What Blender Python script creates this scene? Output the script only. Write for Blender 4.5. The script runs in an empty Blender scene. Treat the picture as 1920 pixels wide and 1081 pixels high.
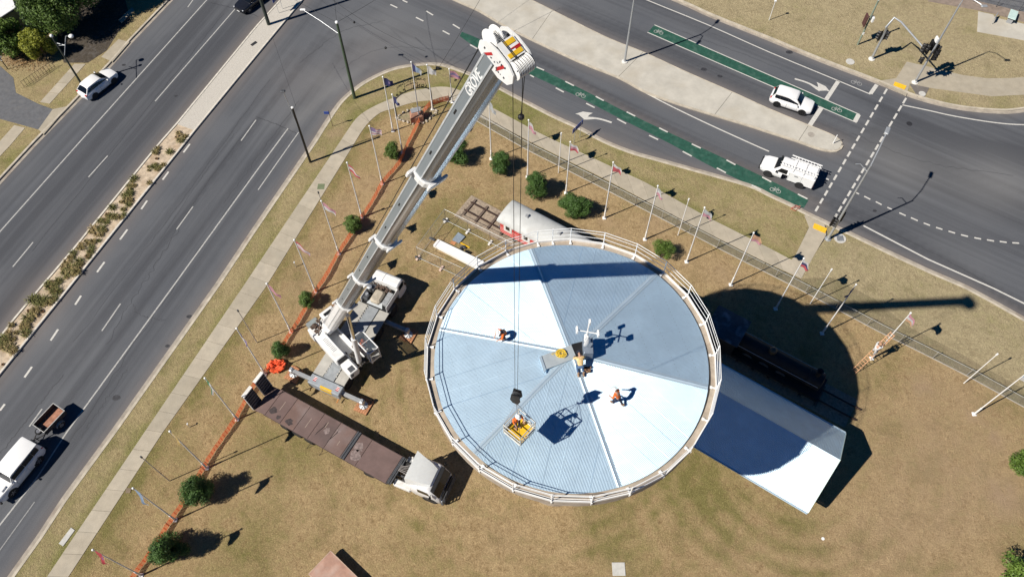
import bpy, math, random
import numpy as np
from mathutils import Vector, Matrix
from mathutils.geometry import delaunay_2d_cdt
random.seed(11)
rng = np.random.default_rng(11)
sc = bpy.context.scene
COL = sc.collection
PI = math.pi

# ------------------------------------------------------------ camera (a drone 62 m up, tilted 31 degrees off straight down)
CAM_H, FPX = 62.0, 1503.73
_d = np.array([964.8 - 960.0, 1447.3 - 540.5, FPX]); _d /= np.linalg.norm(_d)
_z = -_d
_fw = np.array([0, 0, 1.0]); _y = _fw - (_fw @ _z) * _z; _y /= np.linalg.norm(_y)
_x = np.cross(_y, _z)
RW = np.array([_x, _y, _z])            # rows: world axes in camera axes (x right, y down, z forward)
cam = bpy.data.objects.new('camera', bpy.data.cameras.new('camera'))
COL.objects.link(cam)
cam.data.sensor_width = 36.0
cam.data.lens = FPX / 1920 * 36.0
cam.data.clip_start, cam.data.clip_end = 0.5, 2000
M3 = Matrix([[RW[i][0], -RW[i][1], -RW[i][2]] for i in range(3)])
cam.matrix_world = Matrix.Translation((0, 0, CAM_H)) @ M3.to_4x4()
sc.camera = cam

# ------------------------------------------------------------ daylight
SUN_AZ = math.radians(26.2 + 180)      # where the sun stands, measured from +x towards +y
SUN_EL = math.atan(1 / 0.955)
world = bpy.data.worlds.new('World'); sc.world = world; world.use_nodes = True
wn = world.node_tree.nodes
sky = wn.new('ShaderNodeTexSky'); sky.sky_type = 'NISHITA'; sky.sun_disc = False
sky.sun_elevation = SUN_EL; sky.sun_rotation = math.radians(90) - SUN_AZ
sky.air_density = 0.5; sky.dust_density = 0.0; sky.ozone_density = 4.0
_hs = wn.new('ShaderNodeHueSaturation'); _hs.inputs['Saturation'].default_value = 1.3
world.node_tree.links.new(sky.outputs[0], _hs.inputs['Color']); world.node_tree.links.new(_hs.outputs[0], wn['Background'].inputs[0])
wn['Background'].inputs[1].default_value = 0.05
sl = bpy.data.lights.new('sun', 'SUN'); sl.energy = 5.0; sl.angle = math.radians(0.53); sl.color = (1.0, 0.94, 0.845)
sun = bpy.data.objects.new('sun', sl); COL.objects.link(sun)
sv = Vector((math.cos(SUN_AZ) * math.cos(SUN_EL), math.sin(SUN_AZ) * math.cos(SUN_EL), math.sin(SUN_EL)))
sun.rotation_euler = sv.to_track_quat('Z', 'Y').to_euler(); sun.location = sv * 120
sc.view_settings.view_transform = 'Standard'; sc.view_settings.look = 'None'
sc.view_settings.exposure = 0.30; sc.view_settings.gamma = 1.0
try: sc.view_settings.use_curve_mapping = False
except Exception: pass
sc.render.engine = 'CYCLES'

# ------------------------------------------------------------ surveying helper: a point of the photograph at a known height
def G(px, py, z=0.0):
    r = RW @ np.array([px - 960.0, py - 540.5, FPX])
    s = (z - CAM_H) / r[2]
    return Vector((r[0] * s, r[1] * s, z))
def G2(px, py, z=0.0):
    v = G(px, py, z); return (v.x, v.y)
def PL(pts, z=0.0): return [G2(a, b, z) for a, b in pts]
def hgt(base, top, zb=0.0):            # height of an upright post from its foot and head
    B = G(base[0], base[1], zb); r = RW @ np.array([top[0] - 960.0, top[1] - 540.5, FPX])
    s = (B.x * r[0] + B.y * r[1]) / (r[0] ** 2 + r[1] ** 2)
    return CAM_H + s * r[2] - zb

# ------------------------------------------------------------ materials
MATS = {}
def mat(name, col, rough=0.6, metal=0.0, var=0.12, scale=3.0, bump=0.0, bscale=40.0, spec=0.5, stain_or_gloss=None, stain_or_gloss_amt=0.0, stretch=None):
    if name in MATS: return MATS[name]
    m = bpy.data.materials.new(name); m.use_nodes = True
    nt = m.node_tree; N = nt.nodes; L = nt.links; b = N['Principled BSDF']
    b.inputs['Roughness'].default_value = rough; b.inputs['Metallic'].default_value = metal
    b.inputs['Specular IOR Level'].default_value = spec
    tc = N.new('ShaderNodeTexCoord'); src = tc.outputs['Object']
    if stretch:
        mp = N.new('ShaderNodeMapping'); mp.inputs['Scale'].default_value = stretch
        L.new(src, mp.inputs[0]); src = mp.outputs[0]
    no = N.new('ShaderNodeTexNoise'); no.inputs['Scale'].default_value = scale; no.inputs['Detail'].default_value = 6
    no.inputs['Roughness'].default_value = 0.65
    L.new(src, no.inputs['Vector'])
    cr = N.new('ShaderNodeValToRGB')
    c0 = [max(0, c * (1 - var * 1.6)) for c in col]; c1 = [min(1, c * (1 + var * 1.3)) for c in col]
    cr.color_ramp.elements[0].position = 0.28; cr.color_ramp.elements[0].color = (*c0, 1)
    cr.color_ramp.elements[1].position = 0.72; cr.color_ramp.elements[1].color = (*c1, 1)
    L.new(no.outputs[0], cr.inputs[0]); out = cr.outputs[0]
    if stain_or_gloss:
        n2 = N.new('ShaderNodeTexNoise'); n2.inputs['Scale'].default_value = scale * 0.45; n2.inputs['Detail'].default_value = 8
        L.new(src, n2.inputs['Vector'])
        r2 = N.new('ShaderNodeValToRGB'); r2.color_ramp.elements[0].position = 0.5; r2.color_ramp.elements[1].position = 0.68
        r2.color_ramp.elements[1].color = (stain_or_gloss_amt,) * 3 + (1,)
        L.new(n2.outputs[0], r2.inputs[0])
        mx = N.new('ShaderNodeMixRGB'); mx.inputs[2].default_value = (*stain_or_gloss, 1)
        L.new(r2.outputs[0], mx.inputs[0]); L.new(out, mx.inputs[1]); out = mx.outputs[0]
    L.new(out, b.inputs['Base Color'])
    if bump:
        bn = N.new('ShaderNodeTexNoise'); bn.inputs['Scale'].default_value = bscale; bn.inputs['Detail'].default_value = 4
        L.new(src, bn.inputs['Vector'])
        bp = N.new('ShaderNodeBump'); bp.inputs['Strength'].default_value = bump; bp.inputs['Distance'].default_value = 0.05
        L.new(bn.outputs[0], bp.inputs['Height']); L.new(bp.outputs[0], b.inputs['Normal'])
    MATS[name] = m; return m

def thin(m, amount=0.5):               # thin cloth or plastic that lets light through
    N, L = m.node_tree.nodes, m.node_tree.links; b = N['Principled BSDF']
    tr = N.new('ShaderNodeBsdfTranslucent'); mx = N.new('ShaderNodeMixShader'); mx.inputs[0].default_value = amount
    if b.inputs['Base Color'].links: L.new(b.inputs['Base Color'].links[0].from_socket, tr.inputs[0])
    L.new(b.outputs[0], mx.inputs[1]); L.new(tr.outputs[0], mx.inputs[2]); L.new(mx.outputs[0], N['Material Output'].inputs[0]); return m

class NT:                               # small node-graph writer
    def __init__(s, name):
        s.m = bpy.data.materials.new(name); s.m.use_nodes = True
        s.N = s.m.node_tree.nodes; s.L = s.m.node_tree.links; s.b = s.N['Principled BSDF']
        s.tc = s.N.new('ShaderNodeTexCoord').outputs['Object']
    def noise(s, scale, detail=5, rough=0.6, stretch=None, rot=0.0):
        n = s.N.new('ShaderNodeTexNoise'); n.inputs['Scale'].default_value = scale; n.inputs['Detail'].default_value = detail
        n.inputs['Roughness'].default_value = rough; v = s.tc
        if stretch:
            mp = s.N.new('ShaderNodeMapping'); mp.vector_type = 'TEXTURE' if False else 'POINT'
            mp.inputs['Rotation'].default_value = (0, 0, rot); s.L.new(v, mp.inputs[0])
            m2 = s.N.new('ShaderNodeMapping'); m2.inputs['Scale'].default_value = stretch
            s.L.new(mp.outputs[0], m2.inputs[0]); v = m2.outputs[0]
        s.L.new(v, n.inputs['Vector']); return n.outputs[0]
    def attr(s, name):
        a = s.N.new('ShaderNodeAttribute'); a.attribute_name = name; return a.outputs['Fac']
    def math(s, op, a, b=0.0, clamp=False):
        n = s.N.new('ShaderNodeMath'); n.operation = op; n.use_clamp = clamp
        for i, v in enumerate((a, b)):
            if isinstance(v, (int, float)): n.inputs[i].default_value = v
            else: s.L.new(v, n.inputs[i])
        return n.outputs[0]
    def ramp(s, v, lo, hi):             # smooth 0..1 between lo and hi
        n = s.N.new('ShaderNodeMapRange'); n.clamp = True
        n.inputs['From Min'].default_value = lo; n.inputs['From Max'].default_value = hi
        s.L.new(v, n.inputs['Value']); return n.outputs[0]
    def mix(s, f, a, b):
        n = s.N.new('ShaderNodeMixRGB')
        for i, v in enumerate((f, a, b)):
            if isinstance(v, (int, float)): n.inputs[i].default_value = v
            elif isinstance(v, tuple): n.inputs[i].default_value = (*v, 1)
            else: s.L.new(v, n.inputs[i])
        return n.outputs[0]
    def done(s, col, rough=0.9, bump=None, bstr=0.3, bdist=0.05, spec=0.2):
        s.L.new(col, s.b.inputs['Base Color']); s.b.inputs['Roughness'].default_value = rough
        s.b.inputs['Specular IOR Level'].default_value = spec
        if bump is not None:
            bp = s.N.new('ShaderNodeBump'); bp.inputs['Strength'].default_value = bstr; bp.inputs['Distance'].default_value = bdist
            s.L.new(bump, bp.inputs['Height']); s.L.new(bp.outputs[0], s.b.inputs['Normal'])
        return s.m

def grass_mat(name, brown, straw, green, gbias=0.0):
    t = NT(name)
    big = t.noise(0.22, 5, 0.6); mid = t.noise(0.9, 6, 0.7); fine = t.noise(3.2, 6, 0.8); grain = t.noise(14.0, 3, 0.75)
    a = t.math('ADD', t.attr('green'), gbias)
    gf = t.math('ADD', a, t.math('MULTIPLY', t.math('SUBTRACT', t.math('ADD', t.math('MULTIPLY', big, 0.5), t.math('MULTIPLY', mid, 0.5)), 0.5), 3.6))
    gf = t.ramp(t.math('ADD', gf, t.math('MULTIPLY', t.math('SUBTRACT', fine, 0.5), 1.1)), 0.0, 1.0)
    base = t.mix(t.ramp(mid, 0.33, 0.66), brown, straw)
    base = t.mix(t.ramp(fine, 0.35, 0.7), base, tuple(c * 1.3 for c in straw))
    base = t.mix(t.math('MULTIPLY', t.ramp(t.noise(0.45, 5, 0.7), 0.52, 0.72), 0.55), base, tuple(v * 0.62 for v in brown))
    c = t.mix(t.math('MULTIPLY', gf, 0.82), base, t.mix(t.ramp(fine, 0.3, 0.7), green, tuple(v * 1.55 for v in green)))
    c = t.mix(t.math('MULTIPLY', t.ramp(grain, 0.62, 0.3), 0.5), c, tuple(v * 0.5 for v in brown))
    c = t.mix(t.math('MULTIPLY', t.ramp(grain, 0.52, 0.75), 0.35), c, tuple(min(1, v * 1.5) for v in straw))
    c = t.mix(t.attr('bare'), c, t.mix(fine, (0.30, 0.205, 0.125), (0.42, 0.31, 0.205)))
    h = t.math('ADD', t.math('MULTIPLY', fine, 0.7), t.math('MULTIPLY', grain, 0.5))
    return t.done(c, 0.95, h, 1.0, 0.16, 0.08)

def asphalt_mat():
    t = NT('asphalt')
    rotL = -math.atan2(22.0, 15.3)      # grain along the wide left road
    fine = t.noise(18.0, 4, 0.8); mid = t.noise(0.9, 6, 0.6); big = t.noise(0.11, 4, 0.5)
    streak = t.noise(1.0, 5, 0.6, (0.035, 1.6, 1.0), LROAD_ROT)
    streak2 = t.noise(1.0, 5, 0.6, (0.035, 1.6, 1.0), RROAD_ROT)
    st = t.mix(t.attr('side'), streak, streak2)
    c = t.mix(t.ramp(big, 0.35, 0.65), (0.084, 0.091, 0.106), (0.105, 0.111, 0.124))
    c = t.mix(t.math('MULTIPLY', t.ramp(mid, 0.4, 0.7), 0.3), c, (0.112, 0.116, 0.127))
    wear = t.math('ADD', t.attr('wear'), t.math('MULTIPLY', t.math('SUBTRACT', st, 0.5), 2.3))
    c = t.mix(t.math('MULTIPLY', t.ramp(wear, 0.0, 1.0), 0.74), c, (0.037, 0.040, 0.049))
    c = t.mix(t.math('MULTIPLY', t.attr('dust'), 0.75), c, t.mix(mid, (0.17, 0.135, 0.115), (0.22, 0.18, 0.155)))
    c = t.mix(t.math('MULTIPLY', t.attr('pale'), 0.7), c, (0.24, 0.235, 0.23))
    c = t.mix(t.math('MULTIPLY', t.ramp(fine, 0.45, 0.75), 0.35), c, (0.20, 0.20, 0.205))
    c = t.mix(t.math('MULTIPLY', t.ramp(fine, 0.5, 0.25), 0.4), c, (0.04, 0.04, 0.045))
    return t.done(c, 0.82, fine, 0.25, 0.02, 0.35)

# ------------------------------------------------------------ mesh helpers
def tag(o, label=None, cat=None, group=None, kind=None):
    if label: o['label'] = label
    if cat: o['category'] = cat
    if group: o['group'] = group
    if kind: o['kind'] = kind
    return o
def thing(name, label, cat, loc=(0, 0, 0), rotz=0.0, group=None, kind=None):
    o = bpy.data.objects.new(name, None); COL.objects.link(o); o.empty_display_size = 0.3
    o.location = loc; o.rotation_euler = (0, 0, rotz)
    return tag(o, label, cat, group, kind)
def dup(root, loc, rotz, label=None, group=None):
    r = root.copy(); COL.objects.link(r); r.location = loc; r.rotation_euler = (root.rotation_euler[0], root.rotation_euler[1], rotz)
    if label: r['label'] = label
    if group: r['group'] = group
    for ch in list(root.children):
        c = ch.copy(); COL.objects.link(c); c.parent = r
        for g in list(ch.children):
            d = g.copy(); COL.objects.link(d); d.parent = c
    return r

class MB:
    def __init__(s): s.v = []; s.f = []; s.mi = []; s.cur = 0
    def m(s, i): s.cur = i; return s
    def add(s, vs, fs):
        o = len(s.v); s.v += [tuple(p) for p in vs]
        for f in fs: s.f.append(tuple(o + i for i in f)); s.mi.append(s.cur)
        return s
    def box(s, c, d, M=None):
        x, y, z = d[0] / 2, d[1] / 2, d[2] / 2
        P = [Vector((sx * x, sy * y, sz * z)) for sx in (-1, 1) for sy in (-1, 1) for sz in (-1, 1)]
        if M is not None: P = [M @ p for p in P]
        P = [p + Vector(c) for p in P]
        return s.add(P, [(0, 1, 3, 2), (4, 6, 7, 5), (0, 4, 5, 1), (2, 3, 7, 6), (0, 2, 6, 4), (1, 5, 7, 3)])
    def cbox(s, c, d, ch=0.03):         # chamfered box
        x, y, z = d[0] / 2, d[1] / 2, d[2] / 2; k = min(ch, x * .8, y * .8, z * .8)
        rings = []
        for (zz, i) in ((-z, k), (-z + k, 0), (z - k, 0), (z, k)):
            X, Y = x - i, y - i
            rings.append([(c[0] + a, c[1] + b, c[2] + zz) for a, b in ((X - k, Y), (X, Y - k), (X, -Y + k), (X - k, -Y), (-X + k, -Y), (-X, -Y + k), (-X, Y - k), (-X + k, Y))][::-1])
        return s.loft(rings)
    def loft(s, rings, cap=True, closed=True):
        n = len(rings[0]); vs = [p for r in rings for p in r]; fs = []
        for a in range(len(rings) - 1):
            for i in range(n if closed else n - 1):
                j = (i + 1) % n
                fs.append((a * n + i, a * n + j, (a + 1) * n + j, (a + 1) * n + i))
        if cap and closed:
            fs.append(tuple(range(n - 1, -1, -1))); fs.append(tuple((len(rings) - 1) * n + i for i in range(n)))
        return s.add(vs, fs)
    def tube(s, p0, p1, r0, r1=None, n=8, cap=True):
        p0, p1 = Vector(p0), Vector(p1); r1 = r0 if r1 is None else r1
        d = (p1 - p0); d = d.normalized() if d.length > 1e-9 else Vector((0, 0, 1))
        a = d.orthogonal().normalized(); b = d.cross(a)
        R = [[tuple(p + (a * math.cos(2 * PI * i / n) + b * math.sin(2 * PI * i / n)) * r) for i in range(n)] for p, r in ((p0, r0), (p1, r1))]
        return s.loft(R, cap)
    def path(s, pts, r, n=6):
        pts = [Vector(p) for p in pts]; rings = []
        rr = r if isinstance(r, (list, tuple)) else [r] * len(pts)
        up = None
        for i, p in enumerate(pts):
            d = (pts[min(i + 1, len(pts) - 1)] - pts[max(i - 1, 0)]).normalized()
            a = d.orthogonal().normalized() if up is None else (up - d * up.dot(d)).normalized()
            up = a; b = d.cross(a)
            rings.append([tuple(p + (a * math.cos(2 * PI * k / n) + b * math.sin(2 * PI * k / n)) * rr[i]) for k in range(n)])
        return s.loft(rings)
    def lathe(s, prof, c=(0, 0, 0), axis='z', n=16):
        rings = []
        for r, h in prof:
            ring = []
            for k in range(n):
                x, y = r * math.cos(2 * PI * k / n), r * math.sin(2 * PI * k / n)
                p = {'z': (x, y, h), 'y': (y, h, x), 'x': (h, x, y)}[axis]
                ring.append((c[0] + p[0], c[1] + p[1], c[2] + p[2]))
            rings.append(ring)
        return s.loft(rings)
    def ball(s, c, r, n=10, k=6, sq=(1, 1, 1)):
        rings = []
        for i in range(1, k):
            t = PI * i / k
            rings.append([(c[0] + r * sq[0] * math.sin(t) * math.cos(2 * PI * j / n), c[1] + r * sq[1] * math.sin(t) * math.sin(2 * PI * j / n), c[2] - r * sq[2] * math.cos(t)) for j in range(n)])
        return s.loft(rings)
    def poly(s, pts, z=None):
        return s.add([(p[0], p[1], p[2] if z is None else z) for p in pts], [tuple(range(len(pts)))])
    def prism(s, pts, z0, z1):
        n = len(pts)
        A = sum(pts[i][0] * pts[(i + 1) % n][1] - pts[(i + 1) % n][0] * pts[i][1] for i in range(n))
        if A < 0: pts = pts[::-1]
        return s.loft([[(p[0], p[1], z0) for p in pts], [(p[0], p[1], z1) for p in pts]])
    def xform(s, M, start=0):
        s.v = s.v[:start] + [tuple(M @ Vector(p)) for p in s.v[start:]]; return s
    def mesh(s, name, mats, smooth=None):
        me = bpy.data.meshes.new(name); me.from_pydata(s.v, [], s.f)
        for m_ in (mats if isinstance(mats, (list, tuple)) else [mats]): me.materials.append(m_)
        if len(me.materials) > 1: me.polygons.foreach_set('material_index', s.mi)
        if smooth is not None:
            me.polygons.foreach_set('use_smooth', [True] * len(me.polygons))
            try: me.set_sharp_from_angle(angle=math.radians(smooth))
            except Exception: pass
        me.update(); return me
    def build(s, name, mats, parent=None, smooth=None, loc=None):
        o = bpy.data.objects.new(name, s.mesh(name, mats, smooth)); COL.objects.link(o)
        if parent is not None: o.parent = parent
        if loc is not None: o.location = loc
        return o

def link(name, me, parent=None, loc=None, rotz=0.0):
    o = bpy.data.objects.new(name, me); COL.objects.link(o)
    if parent is not None: o.parent = parent
    if loc is not None: o.location = loc
    o.rotation_euler = (0, 0, rotz); return o

# ------------------------------------------------------------ plan helpers (2-D, metres)
def smooth(pts, sub=6):
    P = [np.array(p, float) for p in pts]; out = []
    for i in range(len(P) - 1):
        p0, p1, p2, p3 = P[max(i - 1, 0)], P[i], P[i + 1], P[min(i + 2, len(P) - 1)]
        for k in range(sub):
            t = k / sub
            out.append(0.5 * ((2 * p1) + (-p0 + p2) * t + (2 * p0 - 5 * p1 + 4 * p2 - p3) * t * t + (-p0 + 3 * p1 - 3 * p2 + p3) * t ** 3))
    out.append(P[-1]); return [tuple(p) for p in out]
def resample(pts, n):
    P = np.array(pts); d = np.r_[0, np.cumsum(np.linalg.norm(np.diff(P, axis=0), axis=1))]
    t = np.linspace(0, d[-1], n); return [(float(np.interp(a, d, P[:, 0])), float(np.interp(a, d, P[:, 1]))) for a in t]
def plen(pts): return float(np.linalg.norm(np.diff(np.array(pts), axis=0), axis=1).sum())
def offset(pts, d):
    P = np.array(pts, float); T = np.gradient(P, axis=0); T /= np.linalg.norm(T, axis=1)[:, None] + 1e-9
    return [tuple(p) for p in P + np.c_[-T[:, 1], T[:, 0]] * d]
def dist_poly(X, Y, pts):
    best = np.full(X.shape, 1e9)
    for (ax, ay), (bx, by) in zip(pts[:-1], pts[1:]):
        dx, dy = bx - ax, by - ay; L2 = dx * dx + dy * dy + 1e-9
        t = np.clip(((X - ax) * dx + (Y - ay) * dy) / L2, 0, 1)
        best = np.minimum(best, (X - ax - t * dx) ** 2 + (Y - ay - t * dy) ** 2)
    return np.sqrt(best)
def inside(X, Y, pts):
    r = np.zeros(X.shape, bool); n = len(pts); j = n - 1
    for i in range(n):
        xi, yi = pts[i]; xj, yj = pts[j]
        c = ((yi > Y) != (yj > Y)) & (X < (xj - xi) * (Y - yi) / ((yj - yi) + 1e-12) + xi)
        r ^= c; j = i
    return r
def blobs(X, Y, L, z=0.12):             # L: (px, py, radius m, amount)
    s = np.zeros(X.shape)
    for px, py, r, a in L:
        c = G(px, py, z); s += a * np.exp(-((X - c.x) ** 2 + (Y - c.y) ** 2) / (r * r))
    return s
def set_attrs(me, attrs):
    for k, a in attrs.items():
        at = me.attributes.new(k, 'FLOAT', 'POINT'); at.data.foreach_set('value', np.asarray(a, np.float32))
def land(name, poly, z, material, sp=1.0, attrs=None, parent=None, kind='structure', hump=0.0):
    pp = [poly[0]]
    for q in poly[1:]:
        if math.hypot(q[0] - pp[-1][0], q[1] - pp[-1][1]) > .02: pp.append(q)
    poly = pp; n = len(poly); bd = []
    for i in range(n):
        a, b = np.array(poly[i]), np.array(poly[(i + 1) % n]); k = max(1, int(np.linalg.norm(b - a) / (sp * 2)))
        bd += [tuple(a + (b - a) * t / k) for t in range(k)]
    xs = np.array([p[0] for p in bd]); ys = np.array([p[1] for p in bd])
    gx, gy = np.meshgrid(np.arange(xs.min() + sp / 2, xs.max(), sp), np.arange(ys.min() + sp / 2, ys.max(), sp))
    gx = (gx + rng.uniform(-.25, .25, gx.shape) * sp).ravel(); gy = (gy + rng.uniform(-.25, .25, gy.shape) * sp).ravel()
    near = (gx > -75) & (gx < 75) & (gy > 5) & (gy < 90)
    gx, gy = gx[near], gy[near]
    ok = inside(gx, gy, bd); gx, gy = gx[ok], gy[ok]
    ok = dist_poly(gx, gy, bd + bd[:1]) > sp * 0.4; gx, gy = gx[ok], gy[ok]
    V = [Vector(p) for p in bd] + [Vector((a, b)) for a, b in zip(gx, gy)]
    E = [(i, (i + 1) % len(bd)) for i in range(len(bd))]
    r = delaunay_2d_cdt(V, E, [], 1, 1e-5)
    P = np.array([(p.x, p.y) for p in r[0]])
    fs = []
    for f in r[2]:
        a, b, c = P[f[0]], P[f[1]], P[f[2]]
        fs.append(tuple(f) if (b[0] - a[0]) * (c[1] - a[1]) - (b[1] - a[1]) * (c[0] - a[0]) > 0 else tuple(f)[::-1])
    me = bpy.data.meshes.new(name); me.from_pydata([(x, y, z) for x, y in P], [], fs)
    me.materials.append(material)
    if attrs: set_attrs(me, attrs(P[:, 0], P[:, 1]))
    o = link(name, me, parent)
    if kind and parent is None: o['kind'] = kind
    return o
def ribbon(mb, L, R, z):                # flat sheet between two polylines of equal length
    n = len(L); mb.add([(p[0], p[1], z) for p in L] + [(p[0], p[1], z) for p in R], [(n + i, n + i + 1, i + 1, i) for i in range(n - 1)])
    return mb
def bar(mb, L, R, z0, z1):              # raised strip with sides
    for i in range(len(L) - 1):
        pass
    rings = [[(l[0], l[1], z0), (l[0], l[1], z1), (r[0], r[1], z1), (r[0], r[1], z0)] for l, r in zip(L, R)]
    return mb.loft(rings)
def flat_line(mb, pts, w, z):
    return ribbon(mb, offset(pts, w / 2), offset(pts, -w / 2), z)
# ============================================================ THE SETTING
ZL = 0.12                               # level of everything inside the kerbs; the carriageways lie at 0
LROAD_ROT = -math.atan2(G(540, 241).y - G(0, 983).y, G(540, 241).x - G(0, 983).x)
RROAD_ROT = -math.atan2(G(1862, 540).y - G(1120, 200).y, G(1862, 540).x - G(1120, 200).x)

K_W = PL([(560, -260), (400, -93), (317, 0), (242, 78), (210, 115), (129, 201), (62, 269), (0, 336), (-120, 468), (-330, 705)])
K_P = PL([(-120, 1290), (-20, 1146), (32, 1072), (78, 1008), (125, 936), (220, 806), (410, 537), (482, 429), (592, 268), (612, 236)]) + \
      smooth(PL([(612, 236), (640, 195), (667, 170), (692, 153), (730, 135), (762, 127), (800, 123), (830, 125), (867, 137), (905, 152), (960, 181),
                 (1035, 220), (1085, 243), (1132, 268), (1185, 289), (1235, 303), (1292, 319), (1350, 335), (1410, 353), (1440, 368), (1477, 385), (1507, 401)]), 4)[1:] + \
      PL([(1547, 420), (1595, 442), (1665, 476), (1740, 511), (1810, 541), (1865, 571), (1920, 602), (2200, 760)])
K_N = smooth(PL([(900, -150), (1100, -70), (1275, 2), (1335, 29), (1440, 71), (1540, 112), (1640, 150), (1715, 180), (1790, 199), (1865, 207), (1920, 204), (2060, 180), (2300, 90)]), 4)
ISL_LO = smooth(PL([(700, -70), (855, 1), (900, 21), (960, 56), (1085, 115), (1160, 145), (1210, 172), (1272, 195), (1340, 216), (1410, 237), (1440, 247), (1497, 265), (1527, 276), (1555, 283), (1571, 281), (1577, 273)]), 3)
ISL_UP = smooth(PL([(1577, 271), (1572, 263), (1550, 251), (1515, 237), (1440, 206), (1372, 175), (1285, 137), (1205, 100), (1135, 72), (1035, 22), (990, 0), (850, -65)]), 3)
M_L = PL([(690, -180), (522, 7), (480, 53), (332, 234), (300, 270), (205, 387), (140, 467), (80, 537), (32, 594), (0, 635), (-150, 818)])
M_R = PL([(740, -200), (567, 1), (480, 106), (365, 246), (347, 269), (250, 390), (130, 540), (0, 702), (-130, 866)])

# ---- open ground far beyond everything
far = MB().poly([(-400, -300), (400, -300), (400, 500), (-400, 500)], -0.06).build('ground', mat('far_ground', (0.24, 0.18, 0.10), 0.95, var=0.25, scale=0.05))
far['kind'] = 'structure'

# ---- carriageways: one asphalt sheet with wheel tracks worn along the lanes
def road_sheet():
    sp = 0.62; xs = np.arange(-100, 100.1, sp); ys = np.arange(-14, 118, sp)
    X, Y = np.meshgrid(xs, ys); nx, ny = len(xs), len(ys)
    x, y = X.ravel(), Y.ravel()
    wear = np.zeros(x.shape)
    def track(pts, w, a, z=0.0):
        nonlocal wear
        wear = wear + a * np.exp(-(dist_poly(x, y, PL(pts)) / w) ** 2)
    track([(455, -60), (180, 269), (0, 487)], 0.75, .75); track([(395, -15), (255, 150), (60, 388), (-40, 510)], 0.8, .25)
    track([(505, -30), (235, 290), (75, 490), (-50, 650)], 0.9, .85); track([(470, -40), (205, 275), (0, 535)], .5, .3)
    track([(540, -20), (415, 150)], 0.8, .5)
    track([(640, 40), (430, 290), (200, 585), (20, 815)], 0.5, .55); track([(660, 80), (470, 305), (215, 640), (50, 860)], 0.55, .6)
    track([(560, 95), (380, 310), (165, 600), (0, 810)], 0.45, .35); track([(600, 70), (330, 430), (120, 715)], 0.3, .4)
    track([(640, 120), (560, 240), (300, 600), (90, 890)], 0.8, .35)
    track([(930, 70), (1090, 155), (1260, 250), (1420, 325), (1600, 400), (1760, 480), (1950, 600)], 0.55, 1.0)
    track([(905, 95), (1080, 185), (1240, 262), (1400, 335), (1590, 420), (1740, 500), (1900, 600)], 0.7, .35)
    track([(990, 135), (1150, 180), (1300, 240), (1440, 300)], .9, .15)
    track([(1060, 20), (1240, 95), (1400, 165), (1530, 230), (1700, 300), (1920, 390)], 0.8, .85)
    track([(1010, -30), (1200, 62), (1400, 148), (1580, 225), (1760, 300), (1950, 370)], 0.5, .5)
    track([(1150, -20), (1330, 60), (1480, 118), (1580, 160), (1700, 225), (1800, 262), (1950, 290)], 0.8, .7)
    track([(1650, 240), (1760, 275), (1930, 300)], 2.2, .6); track([(1600, 300), (1760, 350), (1930, 420)], 1.0, .5)
    track([(1560, 345), (1700, 425), (1930, 470)], .8, .25)
    track([(660, 90), (760, 60), (900, 80), (1000, 135)], 1.1, .45); track([(760, 105), (850, 108), (930, 140)], 0.9, .4)
    track([(700, 20), (760, -10), (850, 20), (930, 60)], 1.0, .35); track([(430, 210), (640, -40)], .8, .4)
    wear = wear + .32 * inside(x, y, PL([(395, 0), (486, 32), (60, 640), (-400, 1200), (-500, 700)])) + .22 * inside(x, y, PL([(480, 218), (556, 252), (30, 1076), (-200, 1300), (-150, 900), (0, 705)]))
    wear = wear + .25 * inside(x, y, PL([(1660, 180), (1560, 420), (1960, 640), (2000, 250)]))
    dust = np.zeros(x.shape)
    for k, w, a in ((K_P, 0.9, .75), (K_W, 0.7, .4), (K_N, 0.8, .6), (ISL_LO, 0.9, .5), (ISL_UP, 0.9, .6), (M_L, 1.0, .7), (M_R, 1.0, .55)):
        dust = np.maximum(dust, a * np.exp(-(dist_poly(x, y, k) / w) ** 2))
    dust = dust + .45 * np.exp(-(dist_poly(x, y, PL([(1060, 150), (1300, 275), (1440, 335), (1540, 385)])) / .6) ** 2)
    dust = dust + blobs(x, y, [(690, 110, 3, .25), (560, 150, 4, .2), (1150, 270, 3, .2), (60, 560, 3, .2)], 0)
    pale = blobs(x, y, [(615, 150, 2.2, .45), (700, 65, 4.5, .3), (800, 80, 4, .28), (560, 210, 3, .2), (1700, 315, 3.2, .4), (1830, 335, 4, .4), (1900, 345, 3, .35), (1640, 280, 3, .3), (90, 620, 2, .2), (1800, 470, 4, .15)], 0)
    pale = pale + .35 * np.exp(-(dist_poly(x, y, PL([(680, 125), (600, 185), (545, 240)])) / .6) ** 2)
    cut = G2(650, 120)
    side = 1 / (1 + np.exp(-((x - cut[0]) * .8 + (y - cut[1]) * .35) / 3.0))
    idx = np.arange(nx * ny).reshape(ny, nx)
    f = np.stack([idx[:-1, :-1], idx[:-1, 1:], idx[1:, 1:], idx[1:, :-1]], -1).reshape(-1, 4)
    me = bpy.data.meshes.new('road')
    me.vertices.add(len(x)); me.vertices.foreach_set('co', np.c_[x, y, np.zeros_like(x)].astype(np.float32).ravel())
    me.loops.add(f.size); me.loops.foreach_set('vertex_index', f.ravel().astype(np.int32))
    me.polygons.add(len(f)); me.polygons.foreach_set('loop_start', np.arange(0, f.size, 4, dtype=np.int32))
    me.update(calc_edges=True); me.materials.append(asphalt_mat())
    set_attrs(me, dict(wear=np.clip(wear, 0, 1.3), dust=np.clip(dust, 0, 1), pale=np.clip(pale, 0, 1), side=side))
    return link('road', me)
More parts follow.
